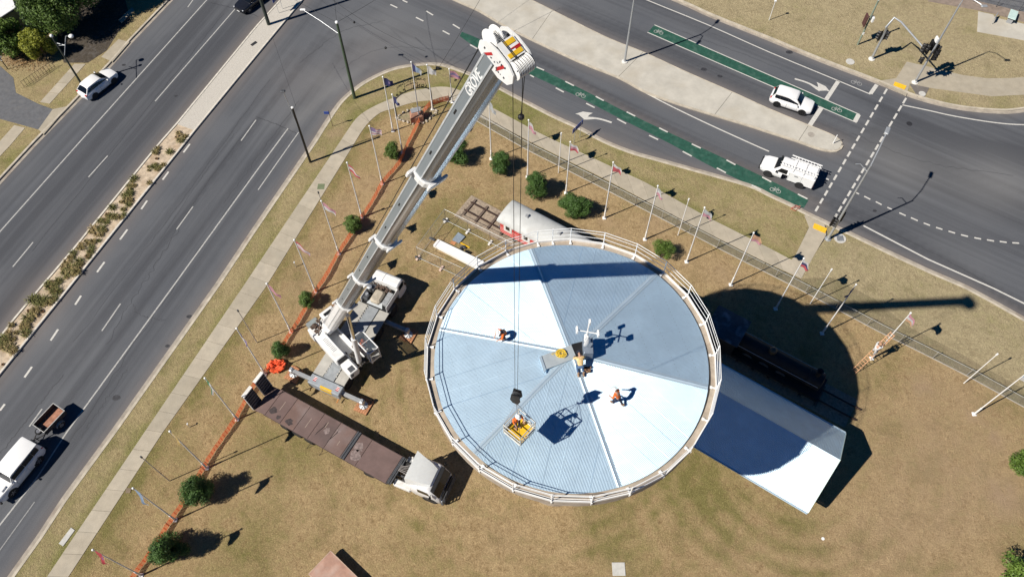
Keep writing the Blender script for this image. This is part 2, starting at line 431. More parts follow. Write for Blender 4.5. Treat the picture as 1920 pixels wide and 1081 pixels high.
road = tag(road_sheet(), kind='structure')

# ---- grassed ground inside the kerbs
M_LAWN = grass_mat('lawn_grass', (0.205, 0.135, 0.062), (0.455, 0.335, 0.185), (0.125, 0.128, 0.035), 0.14)
M_PALE = grass_mat('dry_verge_grass', (0.26, 0.205, 0.12), (0.43, 0.36, 0.22), (0.19, 0.18, 0.07), 0.06)
M_VERGE = grass_mat('green_verge_grass', (0.24, 0.185, 0.095), (0.40, 0.325, 0.18), (0.135, 0.150, 0.036), 0.16)

FENCE = PL([(872, 214), (921, 243), (990, 282), (1115, 345), (1262, 421), (1385, 485), (1495, 540), (1645, 620), (1730, 662), (1815, 705), (1915, 760), (2080, 850)], ZL)
P_OUT = PL([(60, 1124), (90, 1078), (271, 810), (454, 540), (635, 270)], ZL) + smooth(PL([(635, 270), (653, 243), (670, 220), (695, 203), (725, 189), (767, 173), (795, 167), (825, 163), (855, 167), (900, 190), (960, 222), (1010, 249), (1050, 268)], ZL), 3)[1:] + PL([(1210, 342), (1322, 405), (1440, 464), (1484, 487)], ZL)
P_IN = PL([(100, 1124), (130, 1078), (306, 809), (497, 540), (664, 270)], ZL) + smooth(PL([(664, 270), (685, 237), (712, 212), (735, 205), (762, 196), (790, 190), (825, 189), (855, 196), (900, 220), (960, 248), (1000, 269)], ZL), 3)[1:] + PL([(1135, 336), (1280, 413), (1440, 494), (1503, 522)], ZL)

def lawn_attr(x, y):
    g = blobs(x, y, [(560, 860, 2.6, .5), (500, 800, 2.5, .35), (1280, 900, 3.2, .5), (1340, 960, 3.4, .4), (1200, 970, 3, .25), (1120, 960, 2.2, .3), (790, 1060, 4, .2), (830, 400, 2.4, .4), (880, 450, 2, .5),
                    (1500, 960, 2.2, .4), (1560, 1000, 2.5, .25), (1460, 1010, 2, .35), (1680, 800, 2.5, .2), (1780, 880, 2.5, .25), (1180, 1040, 2, .35), (200, 1000, 3, .25), (440, 1050, 3, .35), (330, 830, 2.4, .2),
                    (1620, 730, 1.6, .3), (760, 900, 3, .05), (560, 700, 1.5, .1), (700, 640, 2, -.1), (760, 360, 2.5, .12), (830, 330, 2, -.25), (900, 700, 3, -.1)])
    g += .7 * np.exp(-(dist_poly(x, y, offset(P_IN, -.35)) / .6) ** 2)
    g += .3 * np.exp(-(dist_poly(x, y, PL([(882, 366), (912, 384), (945, 404)], ZL)) / .9) ** 2)
    c = G(1490, 850, ZL); r = np.hypot(x - c.x, y - c.y)
    far_ = 1 / (1 + np.exp(-(G(1200, 930, ZL).y + 1 - y) / 2.0))
    g += .45 * np.sin(r * 2 * PI / 1.75 + .6 * np.sin(x * .5)) * far_ * np.exp(-((r - 8.5) / 6) ** 2)
    c2 = G(990, 700, ZL); r2 = np.hypot(x - c2.x, y - c2.y)
    g += .26 * np.sin(r2 * 2 * PI / 1.5) * np.exp(-((r2 - 13) / 5) ** 2)
    g -= .28 * np.exp(-(dist_poly(x, y, PL([(720, 320), (640, 460), (560, 600), (490, 720)], ZL)) / 2.2) ** 2)
    g -= .3 * np.exp(-(dist_poly(x, y, PL([(920, 260), (1100, 370), (1260, 470), (1420, 540)], ZL)) / 2.0) ** 2)
    g += blobs(x, y, [(1750, 700, 4, -.1), (1820, 900, 4, -.15), (1660, 960, 4, -.1), (900, 1010, 4, -.22), (1040, 1000, 3, -.18), (720, 990, 3, -.2)])
    bare = blobs(x, y, [(1728, 722, .9, .7), (1868, 820, .45, .9), (1825, 780, .5, .5), (1372, 536, .5, .5), (1288, 494, .5, .45), (1210, 452, .5, .45), (1134, 412, .5, .45), (1900, 940, 1.2, .3), (1160, 1066, .9, .25), (640, 390, 1.6, .35),
                       (1230, 420, 1.3, .45), (700, 345, 1.5, .35), (590, 480, 1.8, .3), (850, 560, 1.2, .25), (1880, 930, 1.6, .35), (560, 540, 1.5, .3), (1350, 510, 1.5, .35), (980, 350, 1.6, .35), (1150, 440, 1.5, .35), (1750, 960, 6, .34), (1850, 850, 5, .28), (1700, 800, 4, .2), (1620, 1040, 5, .22), (1400, 1050, 4, .12), (1780, 720, 3, .2), (950, 1000, 2, .15)])
    bare += .5 * np.exp(-(dist_poly(x, y, PL([(768, 272), (724, 348), (688, 408), (640, 484), (600, 545), (545, 640)], ZL)) / .45) ** 2)
    bare = bare * (.75 + .5 * rng.random(x.shape))
    return dict(green=g, bare=np.clip(bare, 0, .9))
def verge_attr(x, y):
    g = .7 * np.exp(-(dist_poly(x, y, P_OUT) / .6) ** 2) + blobs(x, y, [(905, 160, 2.4, .8), (960, 200, 3, .5), (1000, 225, 2.5, .3), (890, 150, 1.2, .9), (1500, 440, 1.6, .2), (740, 150, 1.5, .3), (800, 140, 2, .3), (620, 300, 2, -.2), (560, 400, 2, -.25), (1200, 320, 2, .1), (330, 640, 2.5, -.3), (250, 780, 2, -.1), (130, 980, 2.2, .1), (420, 520, 2, -.2)])
    g += .3 * np.exp(-(dist_poly(x, y, K_P) / .8) ** 2)
    b = blobs(x, y, [(640, 250, 1.0, .45), (620, 250, .8, .4), (775, 160, .5, .8), (795, 152, .5, .7), (600, 300, 1, .4), (700, 180, .8, .25), (1100, 262, .8, .3)])
    return dict(green=g - .06, bare=np.clip(b, 0, .9))
def pale_attr(x, y):
    g = blobs(x, y, [(1560, 470, 1.2, .45), (1640, 500, 1.4, .35), (1530, 500, 1.2, .35), (1700, 560, 2, .2), (1500, 490, .8, .3), (1680, 120, 1.2, .5), (1790, 190, 1.5, .5), (1880, 190, 1.5, .45), (1560, 100, 2, .2), (1630, 140, 1.4, .35), (1740, 130, 1, .4), (1820, 60, 1.5, .4), (1400, 50, 3, .05)])
    g += .35 * np.exp(-(dist_poly(x, y, K_N) / .7) ** 2) + .3 * np.exp(-(dist_poly(x, y, K_P) / .6) ** 2)
    return dict(green=g - .1, bare=blobs(x, y, [(1660, 300, .1, 0)]))

fence_end = [p for p in FENCE]
park = [p for p in FENCE[1:]] + [(90, 10), (60, -20), (-70, -20)] + [P_IN[0]] + P_IN[1:]
# the park lawn runs from the inner edge of the footpath round to the chain-link fence
cutI = min(range(len(P_IN)), key=lambda i: abs(P_IN[i][0] - G2(862, 198, ZL)[0]) + abs(P_IN[i][1] - G2(862, 198, ZL)[1]))
lawn_poly = P_IN[:cutI + 1] + FENCE[0:] + [(95, 5), (70, -25), (-60, -25)]
land('lawn', lawn_poly, ZL, M_LAWN, 0.62, lawn_attr)
fence_strip = P_IN[cutI:] + PL([(1560, 520), (1640, 560), (1700, 610), (1800, 662), (1930, 735), (2120, 838)], ZL)
strip_poly = FENCE + fence_strip[::-1]
def strip_attr(x, y): return dict(green=.15 + 0 * x, bare=.12 + 0 * x)
land('fence_strip_grass', strip_poly, ZL, grass_mat('fence_strip', (0.20, 0.16, 0.095), (0.34, 0.285, 0.18), (0.13, 0.135, 0.06), .2), 0.9, strip_attr)
ramp_in = PL([(1484, 487), (1492, 477), (1517, 425), (1507, 403)], ZL)
verge_poly = K_P[:[i for i, p in enumerate(K_P) if abs(p[0] - G2(1507, 401)[0]) < .05][0] + 1] + ramp_in[::-1][1:] + P_OUT[::-1]
land('verge', offset(verge_poly, 0), ZL, M_VERGE, 0.62, verge_attr)
k0 = [i for i, p in enumerate(K_P) if abs(p[0] - G2(1547, 420)[0]) < .05][0]
east_poly = K_P[k0:] + fence_strip[::-1][:7] + PL([(1503, 522), (1530, 472), (1552, 440)], ZL)
land('verge', east_poly, ZL, M_PALE, 0.7, pale_attr)
north_poly = K_N + [(110, 130), (-10, 135)]
land('verge', north_poly, ZL, M_PALE, 0.8, pale_attr)
west_poly = K_W + [(-110, 0), (-120, 130), (-20, 140)]
def west_attr(x, y):
    return dict(green=blobs(x, y, [(40, 300, 1.5, .5), (20, 320, 2, .5), (120, 195, 1, .3), (60, 130, 2, .0)]) - .05, bare=blobs(x, y, [(40, 108, 1.3, .7), (75, 125, 1, .5), (100, 105, .8, .6), (85, 170, .7, .5), (15, 115, 1.2, .4)]))
land('verge', west_poly, ZL, M_VERGE, 0.8, west_attr)

# ---- kerbs and gutters
M_KERB = mat('kerb_concrete', (0.47, 0.42, 0.34), 0.9, var=0.18, scale=1.5, bump=.2)
M_GUT = mat('gutter_concrete', (0.35, 0.31, 0.26), 0.9, var=0.2, scale=1.2, stain_or_gloss=(0.2, 0.15, 0.12), stain_or_gloss_amt=.5)
def kerb(pts, inner, w=0.22, gut=0.38, top=ZL + .03):
    s = 1 if inner == 'left' else -1     # side on which the raised land lies
    a = MB(); L, R = (offset(pts, s * (w * .6)), offset(pts, -s * (w * .4)))
    bar(a, L, R, -.02, top); o = a.build('kerb', M_KERB); o['kind'] = 'structure'
    if gut:
        g = MB(); ribbon(g, offset(pts, -s * w * .4), offset(pts, -s * (w * .4 + gut)), 0.006)
        q = g.build('gutter', M_GUT, o)
    return o
kerb(resample(K_W, 90), 'right'); kerb(resample(K_P, 240), 'right'); kerb(resample(K_N, 160), 'left')

# ---- concrete traffic island in big slabs, and the long median between the carriageways of the left road
M_ISL = mat('island_concrete', (0.47, 0.445, 0.39), 0.9, var=0.1, scale=0.6, bump=.1, stain_or_gloss=(0.40, 0.36, 0.29), stain_or_gloss_amt=.6, stretch=(1, 1, 1))
island = thing('traffic_island', 'long pale concrete traffic island tapering to a rounded nose between the two carriageways', 'traffic island')
joints = [(850, -65, 700, -70), (1027, 21, 992, 62), (1199, 97, 1164, 142), (1367, 170, 1340, 213), (1514, 236, 1497, 262)]
def clip_between(px, A):                # index of the nearest point on a polyline
    q = np.array(G2(*px)); return int(np.argmin(np.linalg.norm(np.array(A) - q, axis=1)))
up = ISL_UP[::-1]; lo = ISL_LO
iu = [clip_between(j[:2], up) for j in joints]; il = [clip_between(j[2:], lo) for j in joints]
for k in range(len(joints)):
    a = up[iu[k]:(iu[k + 1] + 1 if k + 1 < len(iu) else None)]; b = lo[il[k]:(il[k + 1] + 1 if k + 1 < len(il) else None)]
    pol = a + b[::-1]
    c = np.mean(pol, axis=0); pol = [tuple(c + (np.array(p) - c) * (1 - .02 / max(.5, np.linalg.norm(np.array(p) - c)))) for p in pol]
    MB().prism(pol, 0, 0.14).build('slab', M_ISL, island)
kb = MB(); ring = resample(ISL_LO, 120); bar(kb, offset(ring, .0), offset(ring, -.22), 0, .125); kb.build('kerb', M_KERB, island)
kb = MB(); ring = resample(ISL_UP, 110); bar(kb, offset(ring, .0), offset(ring, -.14), 0, .125); kb.build('kerb', M_KERB, island)
MB().lathe([(.35, .14), (.35, .145)], (*G2(1520, 254), 0)).build('pit_lid', mat('pit_iron', (0.33, 0.30, 0.26), .8), island)

M_MED = mat('median_concrete', (0.50, 0.47, 0.42), 0.9, var=0.2, scale=14, bump=.3, stain_or_gloss=(0.45, 0.41, 0.35), stain_or_gloss_amt=.4)
M_BED = mat('median_sand', (0.50, 0.405, 0.30), 0.95, var=0.25, scale=2.2, bump=.5, bscale=12, stain_or_gloss=(0.30, 0.20, 0.12), stain_or_gloss_amt=.5)
median = thing('median_strip', 'narrow median strip dividing the left road, bare concrete above and planted bed below', 'median')
MB().prism(M_L[:4] + M_R[:4][::-1], 0, 0.13).build('concrete_top', M_MED, median)
MB().prism(M_L[3:] + M_R[3:][::-1], 0, 0.10).build('planting_bed', M_BED, median)
for A, s in ((M_L, -1), (M_R, 1)):
    k = MB(); P = resample(A, 60); bar(k, offset(P, .09), offset(P, -.09), 0, .17); k.build('kerb', mat('median_kerb', (0.60, 0.56, 0.49), .9, var=.15), median)
for px, py in ((476, 82), (495, 0)):
    c = G(px, py, .135); MB().box((c.x, c.y, .14), (.75, .36, .012), Matrix.Rotation(math.radians(50), 3, 'Z')).build('drain_grate', mat('dark_iron', (0.05, 0.05, 0.055), .6, .5), median)

# ---- footpath: concrete slabs with open joints
M_PATH = [mat('path_concrete_%s' % n, c, 0.92, var=0.09, scale=1.3, bump=.15, stain_or_gloss=(0.36, 0.33, 0.27), stain_or_gloss_amt=.35) for n, c in (('a', (0.40, 0.352, 0.275)), ('b', (0.365, 0.322, 0.25)), ('c', (0.425, 0.375, 0.295)))]
footpath = thing('footpath', 'pale concrete footpath of square slabs running round the park beside the lawn', 'footpath')
nsl = int(plen(P_OUT) / 1.75); A = resample(P_OUT, nsl * 3 + 1); B = resample(P_IN, nsl * 3 + 1)
for k in range(nsl):
    a = A[k * 3:k * 3 + 4]; b = B[k * 3:k * 3 + 4]
    sh = lambda L: [tuple(np.array(L[0]) + (np.array(L[1]) - np.array(L[0])) * .018)] + L[1:-1] + [tuple(np.array(L[-1]) - (np.array(L[-1]) - np.array(L[-2])) * .018)]
    MB().prism(sh(a) + sh(b)[::-1], 0.06, ZL + .035 + rng.uniform(-.006, .006)).build('slab', M_PATH[int(rng.integers(3))], footpath)
ramp = MB().prism(PL([(1484, 487), (1492, 477), (1517, 426), (1508, 404), (1546, 421), (1549, 440), (1530, 472), (1503, 521)], ZL), 0.05, ZL + .022).build('ramp_slab', M_PATH[0], footpath)
M_TAC = mat('yellow_tactile', (0.80, 0.47, 0.02), .7, var=.1)
def tactile(pts, par):
    P = PL(pts, ZL + .05); m = MB().prism(P, ZL - .02, ZL + .05)
    a, b, d = np.array(P[0]), np.array(P[1]), np.array(P[3])
    for i in range(10):
        for j in range(4):
            q = a + (b - a) * (i + .5) / 10 + (d - a) * (j + .5) / 4; m.lathe([(.03, ZL + .05), (.02, ZL + .058)], (q[0], q[1], 0), n=6)
    return m.build('tactile_paving', M_TAC, par)
tactile([(1527, 418), (1551, 428), (1547, 437), (1524, 427)], footpath)
crossing_path = thing('corner_path', 'grey concrete path with kerb ramp curving along the far corner by the traffic signals', 'footpath')
MB().prism(PL([(1700, 116), (1735, 124), (1765, 132), (1805, 141), (1850, 147), (1890, 147), (1990, 140), (1990, 172), (1920, 178), (1860, 181), (1800, 173), (1742, 165), (1706, 157), (1699, 180), (1647, 152), (1680, 147)], ZL), .05, ZL + .02).build('slab', M_PATH[1], crossing_path)
MB().prism(PL([(1705, 157), (1742, 165), (1734, 182), (1720, 181)], ZL), .05, ZL + .026).build('asphalt_patch', mat('patch_asphalt', (0.15, 0.135, 0.125), .9, var=.15), crossing_path)
tactile([(1678, 153), (1700, 161), (1696, 168), (1675, 160)], crossing_path)

# ---- driveways and bits of path in the far corner beyond the left road
M_DRV = mat('driveway_asphalt', (0.115, 0.118, 0.128), .9, var=.14, scale=3, stain_or_gloss=(.2, .19, .18), stain_or_gloss_amt=.25)
drv = MB().prism(PL([(-90, 60), (8, 92), (-2, 122), (25, 146), (30, 174), (72, 195), (99, 205), (72, 243), (0, 223), (-130, 190)], ZL), .0, ZL + .012).build('driveway', M_DRV); drv['kind'] = 'structure'
apr = MB().prism(PL([(99, 205), (128, 199), (82, 252), (72, 243)], ZL), .0, ZL + .02).build('driveway_apron', M_PATH[1]); apr['kind'] = 'structure'
apr2 = MB().prism(PL([(222, 74), (243, 79), (211, 116), (190, 107)], ZL), .0, ZL + .02).build('driveway_apron', M_PATH[1]); apr2['kind'] = 'structure'
wp = thing('corner_footpath', 'short stretch of concrete footpath across the grass behind the parked white hatchback', 'footpath')
for q in ([(140, 120), (161, 120), (93, 195), (75, 192)], [(27, 235), (47, 240), (20, 272), (-30, 325), (-50, 320)], [(222, 38), (248, 14), (252, 20), (228, 44)]):
    P = PL(q, ZL)
    for k in range(4):
        a = np.array(P); f0, f1 = k / 4 + .004, (k + 1) / 4 - .004
        e = lambda t, i, j: tuple(a[i] + (a[j] - a[i]) * t)
        if len(P) == 4: MB().prism([e(f0, 0, 3), e(f0, 1, 2), e(f1, 1, 2), e(f1, 0, 3)], .05, ZL + .03).build('slab', M_PATH[k % 3], wp)
        elif k == 0: MB().prism(P, .05, ZL + .03).build('slab', M_PATH[0], wp)
shade_bed = MB().prism(PL([(120, -40), (225, -40), (245, 40), (222, 60), (200, 95), (165, 118), (120, 118), (108, 80)], ZL), .0, ZL + .015).build('shaded_garden_bed', mat('painted_garden_shade', (0.06, 0.048, 0.035), .95, var=.4, scale=6, stain_or_gloss=(.16, .15, .15), stain_or_gloss_amt=.3)); shade_bed['kind'] = 'structure'  # garden ground with the trees' shadow painted in as a dark colour

# ---- far corner: slab with picnic settings, car park beyond
cpk = MB().prism(PL([(1745, -20), (1800, -6), (1862, 10), (1932, 30), (2100, 60), (2100, -200), (1700, -200)], ZL), .0, ZL + .012).build('car_park', M_DRV); cpk['kind'] = 'structure'
dirt = MB().prism(PL([(1740, 3), (1834, 20), (1862, 26), (1930, 45), (2060, 70), (2060, 40), (1925, 24), (1862, 9), (1745, -18)], ZL), .0, ZL + .018).build('dirt_strip', mat('dirt', (0.24, 0.19, 0.155), .95, var=.2, scale=2)); dirt['kind'] = 'structure'
pad = MB().prism(PL([(1834, 22), (1862, 28), (1866, 34), (1905, 42), (1990, 62), (1990, 96), (1919, 76), (1832, 60)], ZL), .0, ZL + .03).build('concrete_pad', M_ISL); pad['kind'] = 'structure'

# ============================================================ PAINTED MARKINGS (parts of the road)
M_PAINT = mat('road_paint', (0.56, 0.545, 0.51), .7, var=.12, scale=9, stain_or_gloss=(.35, .34, .33), stain_or_gloss_amt=.35)
M_PAINT2 = mat('worn_road_paint', (0.42, 0.415, 0.40), .8, var=.16, scale=9, stain_or_gloss=(.2, .2, .2), stain_or_gloss_amt=.55)
M_GREEN = mat('green_lane_paint', (0.016, 0.078, 0.053), .75, var=.22, scale=3, stain_or_gloss=(.07, .14, .11), stain_or_gloss_amt=.5)
def mark(name, pts, w, z=.009, m=None, sm=0):
    P = PL(pts)
    if sm: P = smooth(P, sm)
    return flat_line(MB(), P, w, z).build(name, m or M_PAINT, road)
mark('edge_line', [(480, -112), (388, 0), (147, 269), (0, 434), (-80, 527)], .13, m=M_PAINT2)
mark('edge_line', [(540, 241), (480, 322), (322, 540), (125, 810), (70, 894), (0, 983), (-60, 1062)], .13, m=M_PAINT2)
mark('edge_line', [(560, 248), (519, 306), (484, 356)], .11, m=M_PAINT2)
mark('edge_line', [(65, 940), (0, 1030), (-60, 1110)], .09, m=mat('faded_paint', (0.27, 0.27, 0.27), .85, var=.2, scale=6))
for a, b in (((454, 2), (291, 190)), ((362, 0), (352, 14)), ((202, 292), (166, 332)), ((62, 454), (24, 500)), ((480, 225), (452, 264)), ((362, 387), (331, 430)), ((226, 569), (191, 620)), ((79, 766), (55, 799))):
    mark('lane_dash', [a, b], .12, m=M_PAINT2)
for a, b in (((356, 270), (344, 286)), ((316, 322), (305, 337)), ((276, 376), (265, 392)), ((239, 430), (225, 449)), ((196, 491), (182, 510)), ((152, 554), (141, 571)), ((109, 617), (95, 638)), ((60, 687), (46, 707)), ((9, 757), (0, 769))):
    mark('lane_dash', [a, b], .19)
for a, b in (((799, 21), (812, 29)), ((849, 46), (862, 54)), ((732, 9), (745, 15)), ((780, 33), (794, 40)), ((830, 58), (843, 65)), ((881, 84), (895, 92)), ((755, 1), (764, 5)),
             ((1006, 126), (1020, 132)), ((1060, 153), (1076, 161)), ((1117, 181), (1132, 189)), ((1175, 210), (1191, 218)), ((1236, 240), (1252, 248)), ((1297, 270), (1314, 278)), ((1362, 300), (1379, 309)), ((1429, 332), (1446, 341)), ((1496, 364), (1514, 373)), ((1547, 334), (1554, 337)),
             ((994, 141), (1001, 145)), ((1042, 165), (1057, 173)), ((1099, 194), (1115, 202)), ((1157, 223), (1174, 232)), ((1217, 254), (1234, 262)), ((1280, 284), (1297, 293)), ((1344, 315), (1361, 324)), ((1409, 347), (1427, 356))):
    mark('lane_dash', [a, b], .17, z=.013)
for a, b in (((650, 360), (683, 375)), ((722, 392), (767, 415)), ((808, 432), (852, 455)), ((895, 475), (932, 492)), ((985, 515), (1032, 537)), ((1072, 552), (1123, 575)), ((1167, 592), (1215, 610)), ((1260, 625), (1308, 640)), ((1353, 653), (1403, 668)), ((1447, 680), (1500, 693)), ((1547, 702), (1598, 712)), ((1642, 718), (1695, 727)), ((1738, 730), (1790, 737)), ((1832, 740), (1883, 743))):
    mark('turn_dash', [(a[0] / 4 + 1440, a[1] / 4 + 270), (b[0] / 4 + 1440, b[1] / 4 + 270)], .16)
mark('edge_line', [(1170, 152), (1240, 190), (1320, 229), (1410, 270), (1442, 284)], .15, sm=3)
mark('edge_line', [(1619, 423), (1740, 486), (1862, 540), (1925, 571), (2050, 640)], .17)
mark('edge_line', [(1150, -28), (1212, 0), (1325, 46), (1440, 97), (1570, 151), (1632, 177)], .14, sm=3)
mark('edge_line', [(1692, 197), (1740, 207), (1790, 218), (1865, 230), (1920, 234), (1980, 232)], .15, sm=4)
mark('stop_line', [(1632, 176), (1644, 159)], .4); mark('stop_line', [(1549, 187), (1572, 152)], .42); mark('stop_line', [(1517, 237), (1541, 201)], .45)
def dashed(p, q, n, fill, w):
    p, q = np.array(p, float), np.array(q, float)
    for i in range(n): mark('crossing_dash', [tuple(p + (q - p) * i / n), tuple(p + (q - p) * (i + fill) / n)], w)
dashed((1663, 167), (1526, 401), 16, .66, .2); dashed((1699, 184), (1552, 430), 17, .7, .2)
def patch(name, pts, z, m): return MB().poly(PL(pts), z).build(name, m, road)
def gstrip(up_, lo_):
    a = resample(smooth(PL(up_), 3), 30); b = resample(smooth(PL(lo_), 3), 30); ribbon(g_ := MB(), a, b, .005); return g_.build('green_bike_lane', M_GREEN, road)
gstrip([(1227, 47), (1440, 140), (1525, 177), (1612, 215)], [(1215, 61), (1440, 159), (1520, 193), (1605, 230)])
gstrip([(866, 60), (900, 74), (997, 122), (1100, 172), (1175, 211), (1298, 269), (1440, 336), (1516, 375)], [(862, 68), (885, 84), (997, 141), (1085, 182), (1160, 221), (1256, 269), (1335, 313), (1440, 362), (1507, 390)])
mark('bike_lane_line', [(1227, 47), (1440, 140), (1612, 215)], .12, .013, sm=3); mark('bike_lane_line', [(1214, 61), (1440, 159), (1606, 230)], .12, .013, sm=3)
mark('stop_line', [(1603, 228), (1610, 215)], .45, .014)
def world_patch(name, pts, z, m): return MB().poly(pts, z).build(name, m, road)
def arrow(a, head, mirror=1):           # a turn arrow: tail point and head point
    A, Hd = np.array(G2(*a)), np.array(G2(*head)); d = Hd - A; L = np.linalg.norm(d); d /= L; n = np.array([-d[1], d[0]]) * mirror
    loc = lambda u, v: tuple(A + d * u * L + n * v * L)
    sh = smooth([(0, .0), (.25, .0), (.45, -.03), (.62, -.10), (.74, -.13)], 4); w = [.028, .028, .03, .05, .075]
    P = [loc(*p) for p in sh]; ww = np.interp(np.linspace(0, 1, len(P)), np.linspace(0, 1, 5), w) * L
    T = np.gradient(np.array(P), axis=0); T /= np.linalg.norm(T, axis=1)[:, None]; N_ = np.c_[-T[:, 1], T[:, 0]]
    m = MB(); ribbon(m, [tuple(p) for p in np.array(P) + N_ * ww[:, None]], [tuple(p) for p in np.array(P) - N_ * ww[:, None]], .011)
    hp = [loc(*q) for q in ((.58, .12), (.84, .06), (1.0, -.10), (.9, -.09), (.74, -.17), (.66, -.08), (.64, .02))]
    m.poly(hp, .0115); return m.build('turn_arrow', M_PAINT, road)
arrow((1490, 148), (1558, 168), 1)
arrow((1147, 230), (1081, 209), -1)
def bike(px, py, k=.72, ang=-25, m=None):
    c = np.array(G2(px, py)); R = np.array([[math.cos(math.radians(ang)), -math.sin(math.radians(ang))], [math.sin(math.radians(ang)), math.cos(math.radians(ang))]])
    mb = MB(); loc = lambda p: tuple(c + R @ (np.array(p) * k))
    for cx in (-.42, .42):
        P = [loc((cx + .3 * math.cos(t), .3 * math.sin(t) - .1)) for t in np.linspace(0, 2 * PI, 17)]; flat_line(mb, P, .07 * k, .013)
    for a, b in (((-.42, -.1), (-.1, .25)), ((-.1, .25), (.28, .25)), ((.28, .25), (.42, -.1)), ((-.42, -.1), (0, -.1)), ((0, -.1), (.28, .22)), ((0, -.1), (-.14, .38)), ((-.26, .4), (-.04, .4)), ((.28, .25), (.25, .42)), ((.25, .42), (.4, .45))):
        flat_line(mb, [loc(a), loc(b)], .06 * k, .0135)
    return mb.build('bicycle_symbol', m or M_PAINT2, road)
bike(1235, 60); bike(1569, 205); bike(1089, 178); bike(1454, 356); bike(1606, 155, .78, -25, mat('faded_paint2', (.3, .3, .3), .8))

# bitumen crack sealing, long joints and skid marks on the carriageways
M_SEAL = mat('bitumen_seal', (.030, .031, .036), .6, var=.2, scale=6)
def seal(pts, w, wob=.06, sd=0):
    r_ = random.Random(sd); P = resample(smooth(PL(pts), 4), 40)
    Q = [(x + r_.gauss(0, wob), y + r_.gauss(0, wob)) for x, y in P]; return flat_line(MB(), smooth(Q, 2), w * .65, .004).build('crack_seal', M_SEAL, road)
for i, (pts, w, wob) in enumerate((([(420, 25), (250, 235), (60, 470)], .05, .03), ([(505, 150), (330, 390), (140, 640)], .04, .05), ([(470, 330), (300, 575), (110, 860)], .05, .08), ([(560, 190), (420, 380)], .04, .05), ([(340, 420), (250, 560), (200, 640)], .05, .12), ([(120, 700), (40, 800), (0, 850)], .07, .05),
    ([(240, 690), (150, 820)], .04, .08), ([(250, 570), (262, 590), (310, 600)], .04, .06), ([(1000, 30), (1160, 100), (1330, 175)], .045, .04), ([(1280, 60), (1440, 120), (1560, 175)], .04, .05), ([(1050, 150), (1230, 240), (1400, 318)], .05, .04), ([(1640, 420), (1780, 490), (1900, 560)], .05, .04),
    ([(1600, 250), (1720, 300), (1900, 330)], .045, .08), ([(560, 120), (640, 60), (720, 40)], .05, .07), ([(640, 130), (720, 90), (850, 95)], .04, .06), ([(480, 219), (516, 232), (556, 250)], .07, .03), ([(396, 6), (440, 16), (484, 31)], .07, .03), ([(440, 250), (380, 330), (300, 450)], .035, .02), ([(452, 258), (392, 338), (312, 458)], .035, .02))): seal(pts, w, wob, i)
M_OIL = mat('oil_stain', (.045, .045, .05), .5, var=.3, scale=5)
for i, (px, py, r) in enumerate(((355, 593, .22), (314, 648, .18), (330, 180, .16), (1320, 130, .3), (1350, 143, .25), (1225, 118, .2), (218, 745, .3), (1640, 395, .18), (1480, 98, .35), (232, 122, .2), (140, 490, .15))):
    c = G(px, py); r_ = random.Random(i); MB().poly([(c.x + r * (1 + .35 * r_.random()) * math.cos(a), c.y + r * (1 + .35 * r_.random()) * .7 * math.sin(a)) for a in np.linspace(0, 2 * PI, 11)[:-1]], .0045).build('oil_stain', M_OIL, road)
for px, py, r in ((1705, 232, .3),): MB().lathe([(r, .003), (r * .98, .006), (.01, .006)], (*G2(px, py), 0), n=18).build('manhole_cover', mat('dark_iron', (.05, .05, .055)), road)
# ============================================================ WATER TOWER
M_STEEL = mat('galvanised_steel', (0.60, 0.62, 0.64), .45, .7, var=.08, scale=4)
M_WHITE = mat('white_paint', (0.80, 0.80, 0.79), .5, var=.05, scale=2)
M_WHITE_OLD = mat('weathered_white_paint', (0.70, 0.69, 0.66), .6, var=.1, scale=5, stain_or_gloss=(.45, .40, .34), stain_or_gloss_amt=.35)
M_DARK = mat('black_rubber', (0.018, 0.018, 0.020), .8, var=.3, scale=8)
M_BLACK = mat('black_paint', (0.012, 0.012, 0.013), .5, var=.2)
M_GREY = mat('grey_paint', (0.30, 0.31, 0.32), .55, var=.12, scale=3)
M_DGREY = mat('dark_grey_steel', (0.085, 0.09, 0.10), .5, .3, var=.2, scale=3)
M_ROOF = mat('zincalume_roof', (0.57, 0.735, 0.865), .49, .68, var=.06, scale=.9, stain_or_gloss=(.50, .655, .78), stain_or_gloss_amt=.6, stretch=(1, 1, 1))
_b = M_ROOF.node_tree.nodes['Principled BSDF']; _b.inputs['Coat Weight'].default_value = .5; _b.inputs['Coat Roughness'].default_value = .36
M_CAP = mat('zincalume_capping', (0.56, 0.69, 0.79), .45, .55, var=.05, scale=1)
M_CONC = mat('tower_concrete', (0.40, 0.34, 0.275), .92, var=.18, scale=1.6, bump=.2, stain_or_gloss=(.27, .21, .16), stain_or_gloss_amt=.5)
TC = Vector((3.36, 20.31, 0)); TR = 7.84; TZ = 20.5; RISE = .66; TA0 = math.radians(46.1)
tower = thing('water_tower', 'round concrete water tower with a pale six-sided corrugated metal roof and white handrail', 'water tower', TC)
t = MB(); prof = [(2.7, 0), (2.7, 13.0), (3.2, 14.6), (7.9, 19.5), (8.28, 19.75), (8.28, 20.36), (7.55, 20.40), (7.55, 20.1), (0.1, 20.1)]
t.lathe(prof, n=72); t.build('tank', M_CONC, tower, 35)
